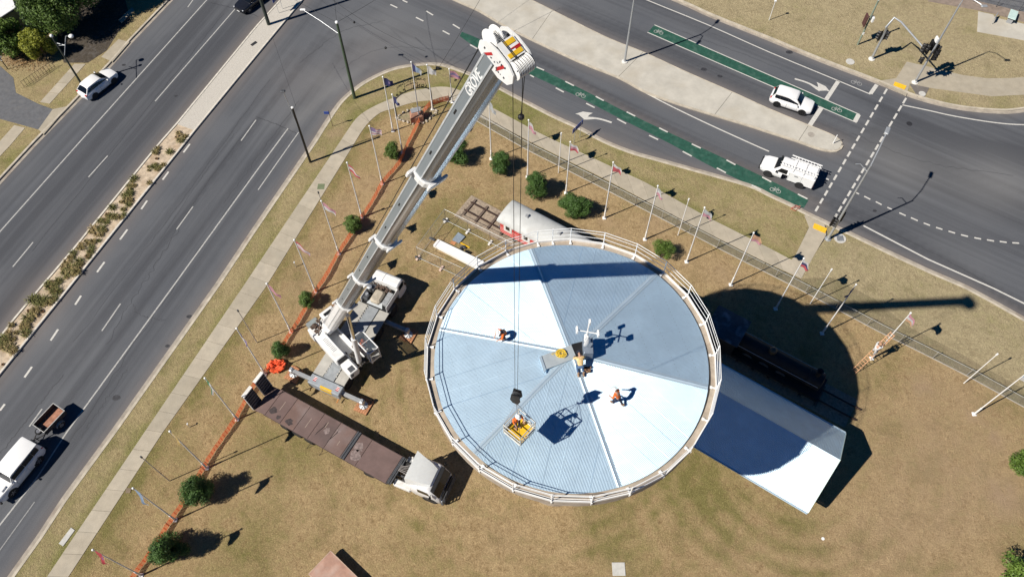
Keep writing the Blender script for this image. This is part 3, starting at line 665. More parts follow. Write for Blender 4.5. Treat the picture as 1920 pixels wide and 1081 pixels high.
for k in range(6):
    a = TA0 + (k + .5) * PI / 3; d = Vector((math.cos(a), math.sin(a), 0)); e = Vector((-d.y, d.x, 0))
    p = .078; amp = .0083; ns = int(TR / p) * 8; m = MB(); vs = []
    for i in range(ns + 1):
        s = -TR / 2 + TR * i / ns; t0 = abs(s) / math.tan(PI / 6); t1 = math.sqrt(TR * TR - s * s)
        zz = amp * math.sin(2 * PI * s / p); row = []
        for q in (0, .5, 1):
            tt = t0 + (t1 - t0) * q; P = d * tt + e * s; row.append((P.x, P.y, TZ + RISE - RISE * tt / TR + zz + .003 * math.sin(tt * 2.1 + s * .9 + k)))
        vs += row
    fs = []
    for i in range(ns):
        for q in range(2): fs.append((i * 3 + q, i * 3 + q + 1, i * 3 + 4 + q, i * 3 + 3 + q))
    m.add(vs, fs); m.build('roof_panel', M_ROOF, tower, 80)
for k in range(6):
    a = TA0 + (k + .5) * PI / 3; d = Vector((math.cos(a), math.sin(a), 0)); e = Vector((-d.y, d.x, 0)); m = MB()
    for tt in (1.9, 3.1, 4.3, 5.5, 6.6):
        s1 = min(tt * math.tan(PI / 6) - .2, math.sqrt(TR * TR - tt * tt) - .1); n = int(s1 / .234)
        for j in range(-n, n + 1):
            P = d * tt + e * (j * .234 + .0195); z = TZ + RISE - RISE * tt / TR + .010; m.box((P.x, P.y, z), (.02, .02, .010))
    o_ = m.build('roof_screws', M_DGREY, tower); o_['kind'] = 'stuff'; m = MB()
    for j in range(-4, 5):
        s = j * .826; t0 = abs(s) / math.tan(PI / 6) + .12; t1 = math.sqrt(TR * TR - s * s) - .03
        if t1 - t0 < .4: continue
        r = [[tuple(d * tt + e * (s + w) + Vector((0, 0, TZ + RISE - RISE * tt / TR + z))) for w, z in ((-.012, .006), (0, .0125), (.012, .006))] for tt in (t0, t1)]; m.loft(r, cap=False, closed=False)
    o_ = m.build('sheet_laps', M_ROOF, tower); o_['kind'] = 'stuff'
for k in range(6):
    a = TA0 + k * PI / 3; d = Vector((math.cos(a), math.sin(a), 0)); e = Vector((-d.y, d.x, 0)); m = MB()
    r = []
    for tt in (.35, TR - .02):
        z = TZ + RISE - RISE * tt * math.cos(PI / 6) / TR + .02
        r.append([tuple(d * tt + e * s * .16 + Vector((0, 0, z + (.035 if s == 0 else 0)))) for s in (-1, -.3, 0, .3, 1)])
    m.loft(r, cap=False, closed=False); m.build('ridge_cap', M_CAP, tower, 50)
# handrail round the rim: 25 uprights, three rails and a kick plate
nP = 25; PA = [math.radians(-13 + 360 / nP * i) for i in range(nP)]; RP = 8.30
corner = [Vector((math.cos(a), math.sin(a), 0)) for a in PA]
def rail(z, r, rad, n=6):
    m = MB()
    for i in range(nP): m.tube(corner[i] * r + Vector((0, 0, z)), corner[(i + 1) % nP] * r + Vector((0, 0, z)), rad, n=n, cap=False)
    return m.build('handrail', M_WHITE, tower, 60)
for z in (20.95, 21.38): rail(z, RP + .02, .018)
rail(21.62, RP + .04, .021)
m = MB()
for i in range(nP):
    a, b = corner[i], corner[(i + 1) % nP]
    m.loft([[tuple(c * rr + Vector((0, 0, z))) for rr, z in ((RP - .02, 20.36), (RP + .03, 20.36), (RP + .03, 20.56), (RP - .02, 20.56))] for c in (a, b)])
m.build('kick_plate', M_WHITE, tower)
pm = MB(); pm.tube((RP + .02, 0, 20.05), (RP + .03, 0, 21.64), .032, n=6); pm.box((RP - .1, 0, 20.42), (.36, .09, .05)); pm.box((RP - .28, 0, 20.43), (.14, .16, .06)); pm = pm.mesh('post', M_WHITE, 50)
for a in PA + [math.radians(95.6)]: link('post', pm, tower, rotz=a)
# hatch, lid, yellow rope, antenna mast
def Z(p, z): return G(p[0], p[1], z)
hm = MB(); q = [Z(p, 21.22) - TC for p in ((1015, 667), (1071, 646), (1081, 670), (1023, 692))]
hm.loft([[tuple(v + Vector((0, 0, dz))) for v in q] for dz in (-.06, 0.0)]); hm.build('hatch_sheet', mat('hatch_grey', (.42, .47, .50), .55, .3, var=.06), tower)
lm = MB(); q = [Z(p, 21.24) - TC for p in ((1011, 670), (1015, 667), (1024, 693), (1020, 699))]; lm.loft([[tuple(v + Vector((0, 0, dz))) for v in q] for dz in (-.05, 0.03)]); lm.build('hatch_lip', M_CAP, tower)
om = MB(); q = [Z(p, 21.20) - TC for p in ((1072, 645), (1092, 640), (1100, 664), (1081, 671))]; om.loft([[tuple(v + Vector((0, 0, dz))) for v in q] for dz in (-.05, 0.03)]); om.build('hatch_opening', M_BLACK, tower)
lid = MB(); c = Z((1102, 652), 21.6) - TC; lid.cbox(c, (.55, 1.0, .75), .03); lid.build('hatch_box', mat('blue_grey_box', (.22, .26, .32), .5, .3), tower).rotation_euler = (0, 0, 0)

mast = thing('antenna_mast', 'white antenna mast with crossed arms and a small round dish at the roof peak', 'antenna', G(1096, 656, 21.15))
MB().tube((0, 0, 0), (0, 0, 2.25), .05, n=8).build('pole', M_WHITE, mast, 50)
m = MB(); m.tube((-.55, .12, 2.2), (.55, -.12, 2.2), .03, n=6); m.tube((-.1, -.4, 2.2), (.12, .55, 2.2), .035, n=6); m.build('cross_arm', M_WHITE, mast, 50)
for x, y, r in ((-.57, .12, .0), (.57, -.12, .3), (.16, .62, .1)):
    m = MB(); m.cbox((x, y, 2.22), (.12, .36 if x * x > .1 else .22, .30), .02); m.tube((x, y - .1, 2.0), (x, y + .1, 2.0), .05, n=8); m.build('antenna_panel', M_WHITE, mast)
m = MB(); m.lathe([(.02, .10), (.2, .05), (.30, -.04), (.29, -.06), (.02, .06)], axis='x', n=20); m.xform(Matrix.Translation((.05, -.28, 1.45)) @ Matrix.Rotation(math.radians(-40), 4, 'Z') @ Matrix.Rotation(math.radians(-10), 4, 'Y')); m.build('dish', M_WHITE, mast, 40)
MB().cbox((-.02, -.02, 1.55), (.22, .22, .6), .03).build('radio_box', M_WHITE, mast)

rope = thing('rope_coil', 'coil of yellow rope lying on the grey hatch sheet at the roof peak', 'rope', G(1052, 663, 21.25))
m = MB(); pts = []
for i in range(150):
    t_ = i * .42; r = .19 + .09 * math.sin(i * .37) + .03 * random.random(); pts.append((r * math.cos(t_) + .04 * math.sin(i * .11), r * .95 * math.sin(t_), .03 + .09 * random.random()))
pts += [(-.3, .0, .02), (-.45, .05, .02), (-.55, -.02, .02), (-.42, -.06, .02)]
m.path(pts, .016, 5); m.build('coil', mat('yellow_rope', (.75, .52, .04), .7, var=.2, scale=20), rope, 60)
tb = MB(); c = G(1101, 693, 21.12)
for i in range(9): tb.cbox((c.x + random.uniform(-.16, .16), c.y + random.uniform(-.14, .14), c.z + .05), (.16, .12, .1), .02)
tag(tb.build('tool_bag', mat('brown_leather', (.20, .11, .06), .8, var=.4, scale=12)), 'small brown tool pouch lying on the roof beside the kneeling worker', 'tool bag')

# ============================================================ SHED beside the tower
def shed():
    A = G(1586, 811, 3.5); Cc = G(1515, 960, 3.5); mid = (A + Cc) / 2; w = (A - Cc).length / 2; Lg = 12.2; zr = 6.15; ze = 3.45
    ang = math.atan2((A - Cc).y, (A - Cc).x) - PI / 2     # local x runs along the ridge towards the far gable
    s = thing('shed', 'long open shed with a corrugated metal gable roof, half in the tower shadow', 'shed', (mid.x, mid.y, 0), ang)
    for sgn in (1, -1):
        p = .11; n = int(Lg / p) * 6; vs = []
        for i in range(n + 1):
            x = -Lg + Lg * i / n; zz = .016 * math.sin(2 * PI * x / p)
            vs += [(x, .04 * sgn, zr + zz), (x, (w + .02) * sgn, ze + zz)]
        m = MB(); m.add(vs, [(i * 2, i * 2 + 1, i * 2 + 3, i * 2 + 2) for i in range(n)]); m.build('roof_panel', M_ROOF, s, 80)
        g = MB(); g.cbox((-Lg / 2, (w + .07) * sgn, ze - .06), (Lg, .13, .12), .02); g.build('gutter', M_CAP, s)
        f = MB(); f.loft([[(x, y, z) for x in (.0, .05) for y, z in (((0, zr - .2), (0, zr + .08)) if x == 0 else ((0, zr + .08), (0, zr - .2)))],
                          [(x, y, z) for x in (.0, .05) for y, z in (((w * sgn, ze - .26), (w * sgn, ze + .05)) if x == 0 else ((w * sgn, ze + .05), (w * sgn, ze - .26)))]])
        f.build('barge_board', mat('pale_green_trim', (.50, .60, .56), .6, var=.06), s)
    r = MB(); r.loft([[(x, y, z) for y, z in ((-.2, zr - .12), (0, zr + .045), (.2, zr - .12))] for x in (-Lg, 0.04)], cap=False, closed=False); r.build('ridge_cap', M_CAP, s)
    for sgn in (1, -1):
        for i in range(5):
            x = -.9 - i * 2.7; m = MB(); m.cbox((x, (w - 1.7) * sgn, (ze + .6) / 2), (.12, .12, ze + .6), .02); m.build('post', M_GREY, s)
    for i in range(5):
        x = -.9 - i * 2.7; m = MB(); m.tube((x, -w + .1, ze + .02), (x, w - .1, ze + .02), .05); m.tube((x, -w + .1, ze), (x, 0, zr - .2), .05); m.tube((x, w - .1, ze), (x, 0, zr - .2), .05); m.tube((x, 0, ze), (x, 0, zr - .2), .04); m.build('truss', M_GREY, s)
shed()

# ============================================================ RAILWAY: track, carriage and old locomotive
TD = Vector((math.cos(math.radians(-33.5)), math.sin(math.radians(-33.5)), 0)); TN = Vector((-TD.y, TD.x, 0))
c0 = (G(934, 410, 3.2) + G(965, 372, 3.2)) / 2; TRK = Vector((c0.x, c0.y, 0)); TROT = math.radians(-33.5)
M_RUSTRAIL = mat('rusty_rail', (.075, .045, .035), .7, .3, var=.3, scale=8)
M_SLEEP = mat('old_sleeper', (.14, .105, .085), .95, var=.35, scale=6, bump=.4)
track = thing('railway_track', 'short length of rusty railway track on dark sleepers and a pale ballast bed', 'railway track', TRK, TROT)
MB().prism([(-5.0, -1.55), (34, -1.55), (34, 1.35), (-5.0, 1.35)], 0.02, ZL + .07).build('ballast_bed', mat('ballast', (.33, .265, .20), .95, var=.3, scale=5, bump=.6, bscale=18, stain_or_gloss=(.2, .15, .11), stain_or_gloss_amt=.5), track)
sm_ = MB(); sm_.cbox((0, 0, ZL + .13), (.24, 2.1, .16), .02); sm_ = sm_.mesh('sleeper', M_SLEEP)
for i in range(26):
    x = -4.3 + i * 1.42; link('sleeper', sm_, track, (x, random.uniform(-.08, .08), 0), random.uniform(-.02, .02))
for y in (-.535, .535):
    m = MB(); m.box((15, y, ZL + .26), (39, .065, .12)); m.box((15, y, ZL + .215), (39, .12, .03)); m.build('rail', M_RUSTRAIL, track)
def bogie(mb, x):
    for dx in (-.8, .8):
        for y in (-.56, .56): mb.lathe([(.1, -.06), (.40, -.06), (.42, .0), (.40, .06), (.1, .06)], (x + dx, y, ZL + .72), 'y', 16)
    mb.box((x, .75, ZL + .72), (2.2, .1, .3)); mb.box((x, -.75, ZL + .72), (2.2, .1, .3))
def carriage():
    c = thing('railway_carriage', 'old red timber railway carriage with a rounded pale grey roof and white window frames', 'railway carriage', TRK, TROT)
    Lc = 13.0; w = 1.22
    M_RED = mat('faded_red_boards', (.52, .055, .05), .7, var=.25, scale=3, stain_or_gloss=(.62, .30, .27), stain_or_gloss_amt=.5, stretch=(1, 1, 6))
    bm = MB(); bm.box((Lc / 2 + .1, 0, 2.0), (Lc, 2 * w, 1.75)); bm.build('body', M_RED, c)
    st = MB()
    for k in range(4): st.box((Lc / 2 + .1, -w - .012, 1.32 + k * .22), (Lc, .02, .03))
    st.build('side_moulding', mat('pale_pink_trim', (.66, .36, .34), .7, var=.15), c)
    rf = MB(); rings = []
    for x in (-.18, .0, .4, 2, 5, 9, Lc - .2, Lc + .3):
        k = .0 if x < -.1 else (.55 if x < .1 else 1)
        rings.append([(x, (w + .16) * math.cos(t_), 2.78 + (.35 + .45 * min(1, k + .35)) * math.sin(t_) * (.75 + .25 * k)) for t_ in np.linspace(0, PI, 15)] + [(x, -(w + .16), 2.72), (x, (w + .16), 2.72)])
    rf.loft(rings); rf.build('roof', mat('carriage_roof', (.50, .51, .50), .75, var=.10, scale=1.2, stain_or_gloss=(.40, .39, .37), stain_or_gloss_amt=.5), c, 50)
    for x, y in ((2.2, .05), (5.6, .05), (9.2, .05)):
        v = MB(); v.cbox((x, y, 3.58), (.34, .34, .2), .03); v.tube((x, y, 3.66), (x, y, 3.8), .12, .14, 10); v.build('roof_vent', M_GREY, c)
    for k in range(6):
        x = .95 + k * 1.95; f = MB(); f.box((x, -w - .02, 2.2), (.86, .05, .95)); o = f.build('window', M_WHITE_OLD, c)
        MB().box((x, -w - .05, 2.28), (.42, .02, .5)).build('pane', mat('dark_glass', (.012, .014, .017), .06, spec=.8), o)
    fr = MB(); fr.box((Lc / 2, 0, ZL + 1.05 - .12), (Lc, 2.0, .2)); fr.build('underframe', M_DGREY, c)
    for x in (2.2, 10.8): bg = MB(); bogie(bg, x); bg.build('bogie', M_DGREY, c)
    bf = MB(); [bf.tube((-.35, y, 1.05), (.1, y, 1.05), .12, n=8) for y in (-.75, .75)]; bf.build('buffer', M_DGREY, c)
carriage()
def loco():
    s0 = 20.6; P = TRK + TD * s0
    l = thing('steam_locomotive', 'old black steam locomotive with a flat cab roof standing in the tower shadow', 'locomotive', P, TROT)
    M_LB = mat('loco_black', (.014, .014, .016), .7, var=.4, scale=3)
    c = MB(); c.box((1.5, 0, 2.05), (2.6, 2.5, 1.9)); c.build('cab', M_LB, l)
    r = MB(); r.loft([[(x, y, 3.05 + .28 * math.cos(y / 1.45 * 1.25)) for y in np.linspace(-1.42, 1.42, 9)] + [(x, 1.42, 3.05), (x, -1.42, 3.05)] for x in (0, 3.0)]); r.build('cab_roof', mat('flaking_roof_paint', (.07, .075, .09), .7, var=.3, scale=2, stain_or_gloss=(.35, .37, .42), stain_or_gloss_amt=.6), l, 40)
    b = MB(); b.lathe([(.3, 2.9), (.72, 2.95), (.72, 8.9), (.78, 8.95), (.78, 10.1), (.3, 10.2)], (0, 0, 2.15), 'x', 24); b.build('boiler', M_LB, l, 40)
    ch = MB(); ch.lathe([(.22, 2.8), (.2, 3.4), (.27, 3.65), (.24, 3.66), (.1, 3.5)], (9.5, 0, 0)); ch.build('chimney', M_LB, l, 40)
    d = MB(); d.lathe([(.34, 2.7), (.34, 3.05), (.26, 3.25), (.1, 3.34), (.01, 3.35)], (5.6, 0, 0)); d.build('steam_dome', mat('brass_dome', (.10, .09, .07), .4, .6), l, 40)
    f = MB(); f.box((5.2, 0, 1.15), (10.6, 2.2, .14)); f.box((5.2, 1.1, 1.0), (10.6, .06, .3)); f.box((5.2, -1.1, 1.0), (10.6, .06, .3)); f.build('footplate', M_LB, l)
    for x in (4.0, 5.5, 7.0, 9.2):
        for y in (-.56, .56):
            w = MB(); R_ = .52 if x < 8 else .34; w.lathe([(.1, -.06), (R_ - .04, -.06), (R_, 0), (R_ - .04, .06), (.1, .06)], (x, y, ZL + .32 + R_), 'y', 16); w.build('wheel', M_DGREY, l, 40)
    hr = MB(); hr.tube((3, .76, 2.4), (10, .76, 2.4), .025, n=6); hr.tube((3, -.76, 2.4), (10, -.76, 2.4), .025, n=6); hr.build('handrail', M_STEEL, l)
    t = thing('coal_tender', 'black coal tender coupled behind the old locomotive under the tower edge', 'tender', TRK + TD * 15.3, TROT)
    m = MB(); m.box((2.2, 0, 1.9), (4.4, 2.4, 1.5)); m.build('tank', M_LB, t)
    m = MB(); m.box((1.4, 0, 2.72), (2.4, 1.8, .14)); [m.ball((1.4 + random.uniform(-1.1, 1.1), random.uniform(-.8, .8), 2.82), .16, 6, 4) for _ in range(40)]; m.build('coal', M_BLACK, t)
    m = MB(); bogie(m, 1.1); bogie(m, 3.3); m.build('bogie', M_DGREY, t)
loco()
# ============================================================ VEHICLES
M_GLASS = mat('car_glass', (.006, .008, .012), .06, var=.1, spec=.45)
M_CARW = mat('white_car_paint', (.80, .80, .80), .25, var=.02, scale=1, spec=.6)
M_RIM = mat('alloy_rim', (.45, .45, .46), .35, .8, var=.1)
M_TYRE = mat('tyre', (.02, .02, .021), .85, var=.2)
M_LAMP = mat('headlamp', (.72, .75, .78), .12, var=.05, spec=.8)
M_RED = mat('red_lens', (.45, .02, .02), .2, spec=.7)
M_HIVIS = mat('hi_vis_orange', (.90, .17, .02), .75, var=.12, scale=6)

def wheel_mesh(R, w, spokes=5):
    ty = MB(); ty.lathe([(R * .62, -w / 2), (R * .92, -w / 2), (R, -w * .32), (R, w * .32), (R * .92, w / 2), (R * .62, w / 2), (R * .6, 0)], axis='y', n=22)
    rm = MB(); rm.lathe([(R * .63, -w * .42), (R * .60, -w * .30), (R * .60, w * .30), (R * .63, w * .42)], axis='y', n=18)
    for k in range(spokes):
        a = 2 * PI * k / spokes
        for s in (-1, 1):
            M = Matrix.Rotation(a, 4, 'Y'); v = len(rm.v); rm.box((0, s * w * .38, R * .32), (R * .20, .03, R * .56)); rm.xform(M, v)
    rm.lathe([(.01, -w * .44), (R * .16, -w * .42), (R * .16, w * .42), (.01, w * .44)], axis='y', n=10)
    return ty.mesh('tyre', M_TYRE, 40), rm.mesh('rim', M_RIM, 40)
WM = {}
def add_wheel(par, x, y, R, w=.22, key=None, rot=0):
    k = (round(R, 2), round(w, 2))
    if k not in WM: WM[k] = wheel_mesh(R, w)
    t, r = WM[k]; e = bpy.data.objects.new('wheel', None); COL.objects.link(e); e.parent = par; e.location = (x, y, R); e.empty_display_size = .1
    link('tyre', t, e); link('rim', r, e); return e

def car_body(par, L, W, H, zs, xw, xrf, xrr, xrb, R, xf, xr, paint, wr=.80, boxy=.0, crown=.05, bonnet=.12, nose_r=.55):
    """xw windscreen foot, xrf/xrr roof front and rear, xrb rear-window foot; xf, xr axles"""
    w = W / 2; b = MB(); rings = []
    for x, kw, zt, zb in ((-L / 2, .72, zs * .78, .42), (-L / 2 + .06, .84, zs * .92, .30), (-L / 2 + .3, .95, zs * 1.0, .22), (xr, 1.0, zs * 1.01, .2), (0, 1.0, zs, .2), (xf - .2, .99, zs * .985, .2), (xf + .25, .97, zs - bonnet * .6, .2), (L / 2 - .28, .90, zs - bonnet, .22), (L / 2 - .08, .78, zs - bonnet * 1.5, .28), (L / 2, nose_r, zs * .66, .38)):
        ww = w * kw; h = zt
        rings.append([(x, y, z) for y, z in ((-ww * .86, zb), (-ww * .98, zb + .16), (-ww, zb + (h - zb) * .55), (-ww * .97, h - .10), (-ww * .88, h - .015), (-ww * .45, h + crown * .8), (0, h + crown), (ww * .45, h + crown * .8), (ww * .88, h - .015), (ww * .97, h - .10), (ww, zb + (h - zb) * .55), (ww * .98, zb + .16), (ww * .86, zb))])
    b.loft(rings); body = b.build('body', paint, par, 38)
    # cabin shell: pillars, roof and glass
    wb, wt = w * .93, w * wr
    def sec(x, z, ww, cr): return [(x, y * ww, z + cr * (1 - y * y)) for y in (-1, -.8, -.4, 0, .4, .8, 1)]
    zr = H - .05
    r = MB(); r.loft([sec(xrb, zs - .02, wb * .93, .03), sec(xrr - .02, zr - .05, wt * .93, .04), sec(xrr + .15, zr, wt * .97, .05), sec((xrf + xrr) / 2, zr + .02, wt, .055), sec(xrf - .12, zr, wt * .98, .05), sec(xrf, zr - .04, wt * .96, .045), sec(xw, zs - .03, wb * .94, .04)], cap=False, closed=False)
    r.build('roof', paint, par, 40)
    s = MB()
    for sg in (-1, 1):
        s.add([(xrb, sg * wb * .93, zs - .03), (xrr, sg * wt * .93, zr - .05), (xrr + .15, sg * wt * .97, zr), ((xrf + xrr) / 2, sg * wt, zr + .02), (xrf, sg * wt * .96, zr - .04), (xw, sg * wb * .94, zs - .03), (0, sg * wb, zs - .03)], [(0, 1, 2, 3, 4, 5, 6) if sg < 0 else (6, 5, 4, 3, 2, 1, 0)])
    s.build('side_panel', paint, par)
    def glass(name, P, off):
        c = sum((Vector(p) for p in P), Vector()) / len(P); n = (Vector(P[1]) - Vector(P[0])).cross(Vector(P[2]) - Vector(P[0])).normalized()
        if n.dot(Vector(off)) < 0: n = -n
        Q = [tuple(c + (Vector(p) - c) * .90 + n * .012) for p in P]
        nn = (Vector(Q[1]) - Vector(Q[0])).cross(Vector(Q[2]) - Vector(Q[0]))
        if nn.dot(n) < 0: Q = Q[::-1]
        return MB().add(Q, [tuple(range(len(Q)))]).build(name, M_GLASS, par)
    ins = .05
    for nm, x0, z0, a, x1, z1, c, dirn in (('windscreen', xw, zs, wb * .93, xrf, zr - .03, wt * .95, (1, 0, .6)), ('rear_window', xrb, zs, wb * .9, xrr, zr - .06, wt * .9, (-1, 0, .6))):
        n = Vector((zr - zs, 0, abs(x0 - x1))).normalized() if dirn[0] > 0 else Vector((-(zr - zs), 0, abs(x0 - x1))).normalized()
        rows = []
        for f in (.08, .5, .90):
            ww = (a + (c - a) * f) * .93
            rows.append([tuple(Vector((x0 + (x1 - x0) * f, y * ww, z0 + (z1 - z0) * f + .035 * (1 - y * y))) + n * .022) for y in (-1, -.5, 0, .5, 1)])
        g_ = MB(); g_.loft(rows, cap=False, closed=False); g_.build(nm, M_GLASS, par, 60)
    span = (xw - .35) - (xrb + .30); cuts = [xrb + .30, xrb + .30 + span * .22, xrb + .30 + span * .58, xw - .30]
    for sg in (-1, 1):
        for k in range(3):
            x0, x1 = cuts[k] + .014, cuts[k + 1] - .014; f = lambda x: np.interp(x, [xrb, xrr, xrf, xw], [zs, zr - .07, zr - .07, zs])
            zt0, zt1 = f(x0), f(x1); yw = lambda z: sg * (wb + (wt - wb) * (z - zs) / (zr - zs) + .014)
            pts = [(x0, yw(zs + .09), zs + .09), (x1, yw(zs + .09), zs + .09), (x1, yw(max(zt1 - .03, zs + .1)), max(zt1 - .03, zs + .1)), (x0, yw(max(zt0 - .03, zs + .1)), max(zt0 - .03, zs + .1))]
            if sg > 0: pts = pts[::-1]
            MB().add(pts, [(0, 1, 2, 3)]).build('side_window', M_GLASS, par)
    am = MB().lathe([(R * .2, -.02), (R * 1.16, -.02), (R * 1.16, .006), (R * .2, .006)], axis='y', n=20).mesh('wheel_arch', M_DARK)
    for sg in (-1, 1):
        for x in (xf, xr): link('wheel_arch', am, par, (x, sg * w * .985, R + .02))
    for sg in (-1, 1):
        for x in (cuts[1] - .1, cuts[2] - .02, cuts[3] + .02):
            q = MB(); q.box((x, sg * (w * .992), zs * .62), (.012, .016, zs * .56)); q.build('door_gap', M_BLACK, par)
        for x in (cuts[1] + .05, cuts[2] + .12): q = MB(); q.cbox((x, sg * (w * 1.0), zs * .82), (.16, .03, .03), .008); q.build('door_handle', paint, par)
    sk = MB()
    for sg in (-1, 1): sk.cbox((0, sg * w * .97, .27), (xf - xr - 2 * R, .08, .12), .02)
    sk.build('side_skirt', M_DARK, par)
    for x in (xf, xr):
        for sg in (-1, 1): add_wheel(par, x, sg * (w * .985 - .09), R)
    for sg in (-1, 1):
        m = MB(); m.loft([[(x, sg * y, z) for y, z in ((w * .52, zz - .06), (w * .80, zz - .05), (w * .80, zz + .05), (w * .52, zz + .07))] for x, zz in ((L / 2 - .16, zs * .74), (L / 2 - .07, zs * .72))]); m.build('headlight', M_LAMP, par)
        m = MB(); m.cbox((-L / 2 + .13, sg * w * .72, zs * .88), (.16, w * .3, .17), .03); m.build('tail_light', M_RED, par)
        m = MB(); m.cbox((xw - .32, sg * (w + .10), zs + .10), (.13, .22, .15), .04); m.build('mirror', paint, par, 50)
    g_ = MB(); g_.cbox((L / 2 - .02, 0, zs * .60), (.08, w * .95, .16), .03); g_.build('grille', M_BLACK, par)
    for x in (L / 2 + .0, -L / 2 - .0):
        n_ = MB(); n_.box((x, 0, .46), (.05, .40, .12)); n_.build('number_plate', M_WHITE, par)
    return body
def car(name, label, cat, loc, rot, **k):
    t = thing(name, label, cat, loc, math.radians(rot)); car_body(t, **k); return t
p = G(1486, 187, .8)
sv_ = car('parked_car', 'white sport utility car waiting beside the green bicycle lane near the traffic island', 'car', (p.x, p.y, 0), -26.5, L=4.45, W=1.84, H=1.66, zs=1.02, xw=1.02, xrf=.38, xrr=-1.72, xrb=-2.05, R=.36, xf=1.36, xr=-1.28, paint=M_CARW, wr=.76)
sv_.name = 'white_suv'
p = G(182, 154, .8)
hb = car('white_hatchback', 'white hatchback parked at the far kerb under the twin-armed street light', 'car', (p.x, p.y, 0), 56.5, L=4.35, W=1.8, H=1.54, zs=.98, xw=1.02, xrf=.22, xrr=-1.45, xrb=-2.0, R=.34, xf=1.32, xr=-1.26, paint=M_CARW, wr=.70)
p = G(471, -3, .7)
dk = car('dark_car', 'dark car cut off by the top of the picture beside the median strip', 'car', (p.x, p.y, 0), 236, L=4.4, W=1.8, H=1.5, zs=.92, xw=1.0, xrf=.2, xrr=-1.3, xrb=-1.9, R=.33, xf=1.35, xr=-1.3, paint=mat('dark_car_paint', (.02, .022, .03), .15, .3, spec=.8), wr=.72)
p = G(27, 880, .9)
fw = car('four_wheel_drive', 'boxy white four wheel drive wagon towing a small box trailer at the left edge', 'car', (p.x, p.y, 0), 244, L=4.85, W=1.84, H=1.92, zs=1.18, xw=.95, xrf=.60, xrr=-2.28, xrb=-2.38, R=.39, xf=1.42, xr=-1.40, paint=M_CARW, wr=.84, crown=.03, bonnet=.04, nose_r=.8)
m = MB(); m.cbox((2.46, 0, .62), (.16, 1.8, .2), .04); m.tube((2.5, -.55, .8), (2.5, .55, .8), .04); m.build('bull_bar', M_BLACK, fw)
m = MB(); m.cbox((-2.46, 0, .55), (.12, 1.7, .18), .03); m.build('rear_bumper', M_BLACK, fw)
m = MB(); m.cbox((1.6, .55, 1.28), (.5, .18, .04), .015); m.build('bonnet_scoop', M_CARW, fw)

# ---- box trailer
def box_trailer():
    p = G(97, 787, .6); t = thing('box_trailer', 'small open box trailer with a rusty floor towed behind the four wheel drive', 'trailer', (p.x, p.y, 0), math.radians(239))
    MI = mat('trailer_dark_steel', (.055, .05, .05), .7, .2, var=.3, scale=4); ME = mat('worn_trailer_rail', (.42, .42, .41), .6, .4, var=.2, scale=6)
    MB().box((0, 0, .58), (2.1, 1.22, .05)).build('floor', mat('rusty_floor', (.36, .17, .11), .9, var=.3, scale=2.5, stain_or_gloss=(.46, .30, .22), stain_or_gloss_amt=.6), t)
    for sg in (-1, 1): MB().box((0, sg * .63, .84), (2.16, .035, .50)).build('side_wall', MI, t)
    for sg in (-1, 1): MB().box((sg * 1.06, 0, .84), (.035, 1.24, .50)).build('end_wall', MI, t)
    m = MB()
    for sg in (-1, 1): m.box((0, sg * .64, 1.11), (2.22, .06, .05)); m.box((sg * 1.08, 0, 1.112), (.06, 1.22, .05))
    m.build('top_rail', ME, t)
    m = MB(); m.tube((1.0, .45, .5), (2.0, 0, .48), .04); m.tube((1.0, -.45, .5), (2.0, 0, .48), .04); m.tube((1.9, 0, .48), (2.35, 0, .48), .05); m.tube((1.75, .12, .0), (1.75, .12, .8), .03); m.build('drawbar', MI, t)
    for sg in (-1, 1):
        add_wheel(t, -.1, sg * .78, .31, .18)
        g_ = MB(); g_.loft([[(-.1 + .38 * math.cos(a), sg * y, .33 + .38 * math.sin(a)) for a in np.linspace(.2, PI - .2, 8)] for y in (.67, .90)], cap=False, closed=False); g_.build('mudguard', ME, t)
    e = add_wheel(t, 1.28, .16, .29, .2); e.location = (1.22, .12, 1.0); e.rotation_euler = (math.radians(90), 0, 0); e.name = 'spare_wheel'
box_trailer()

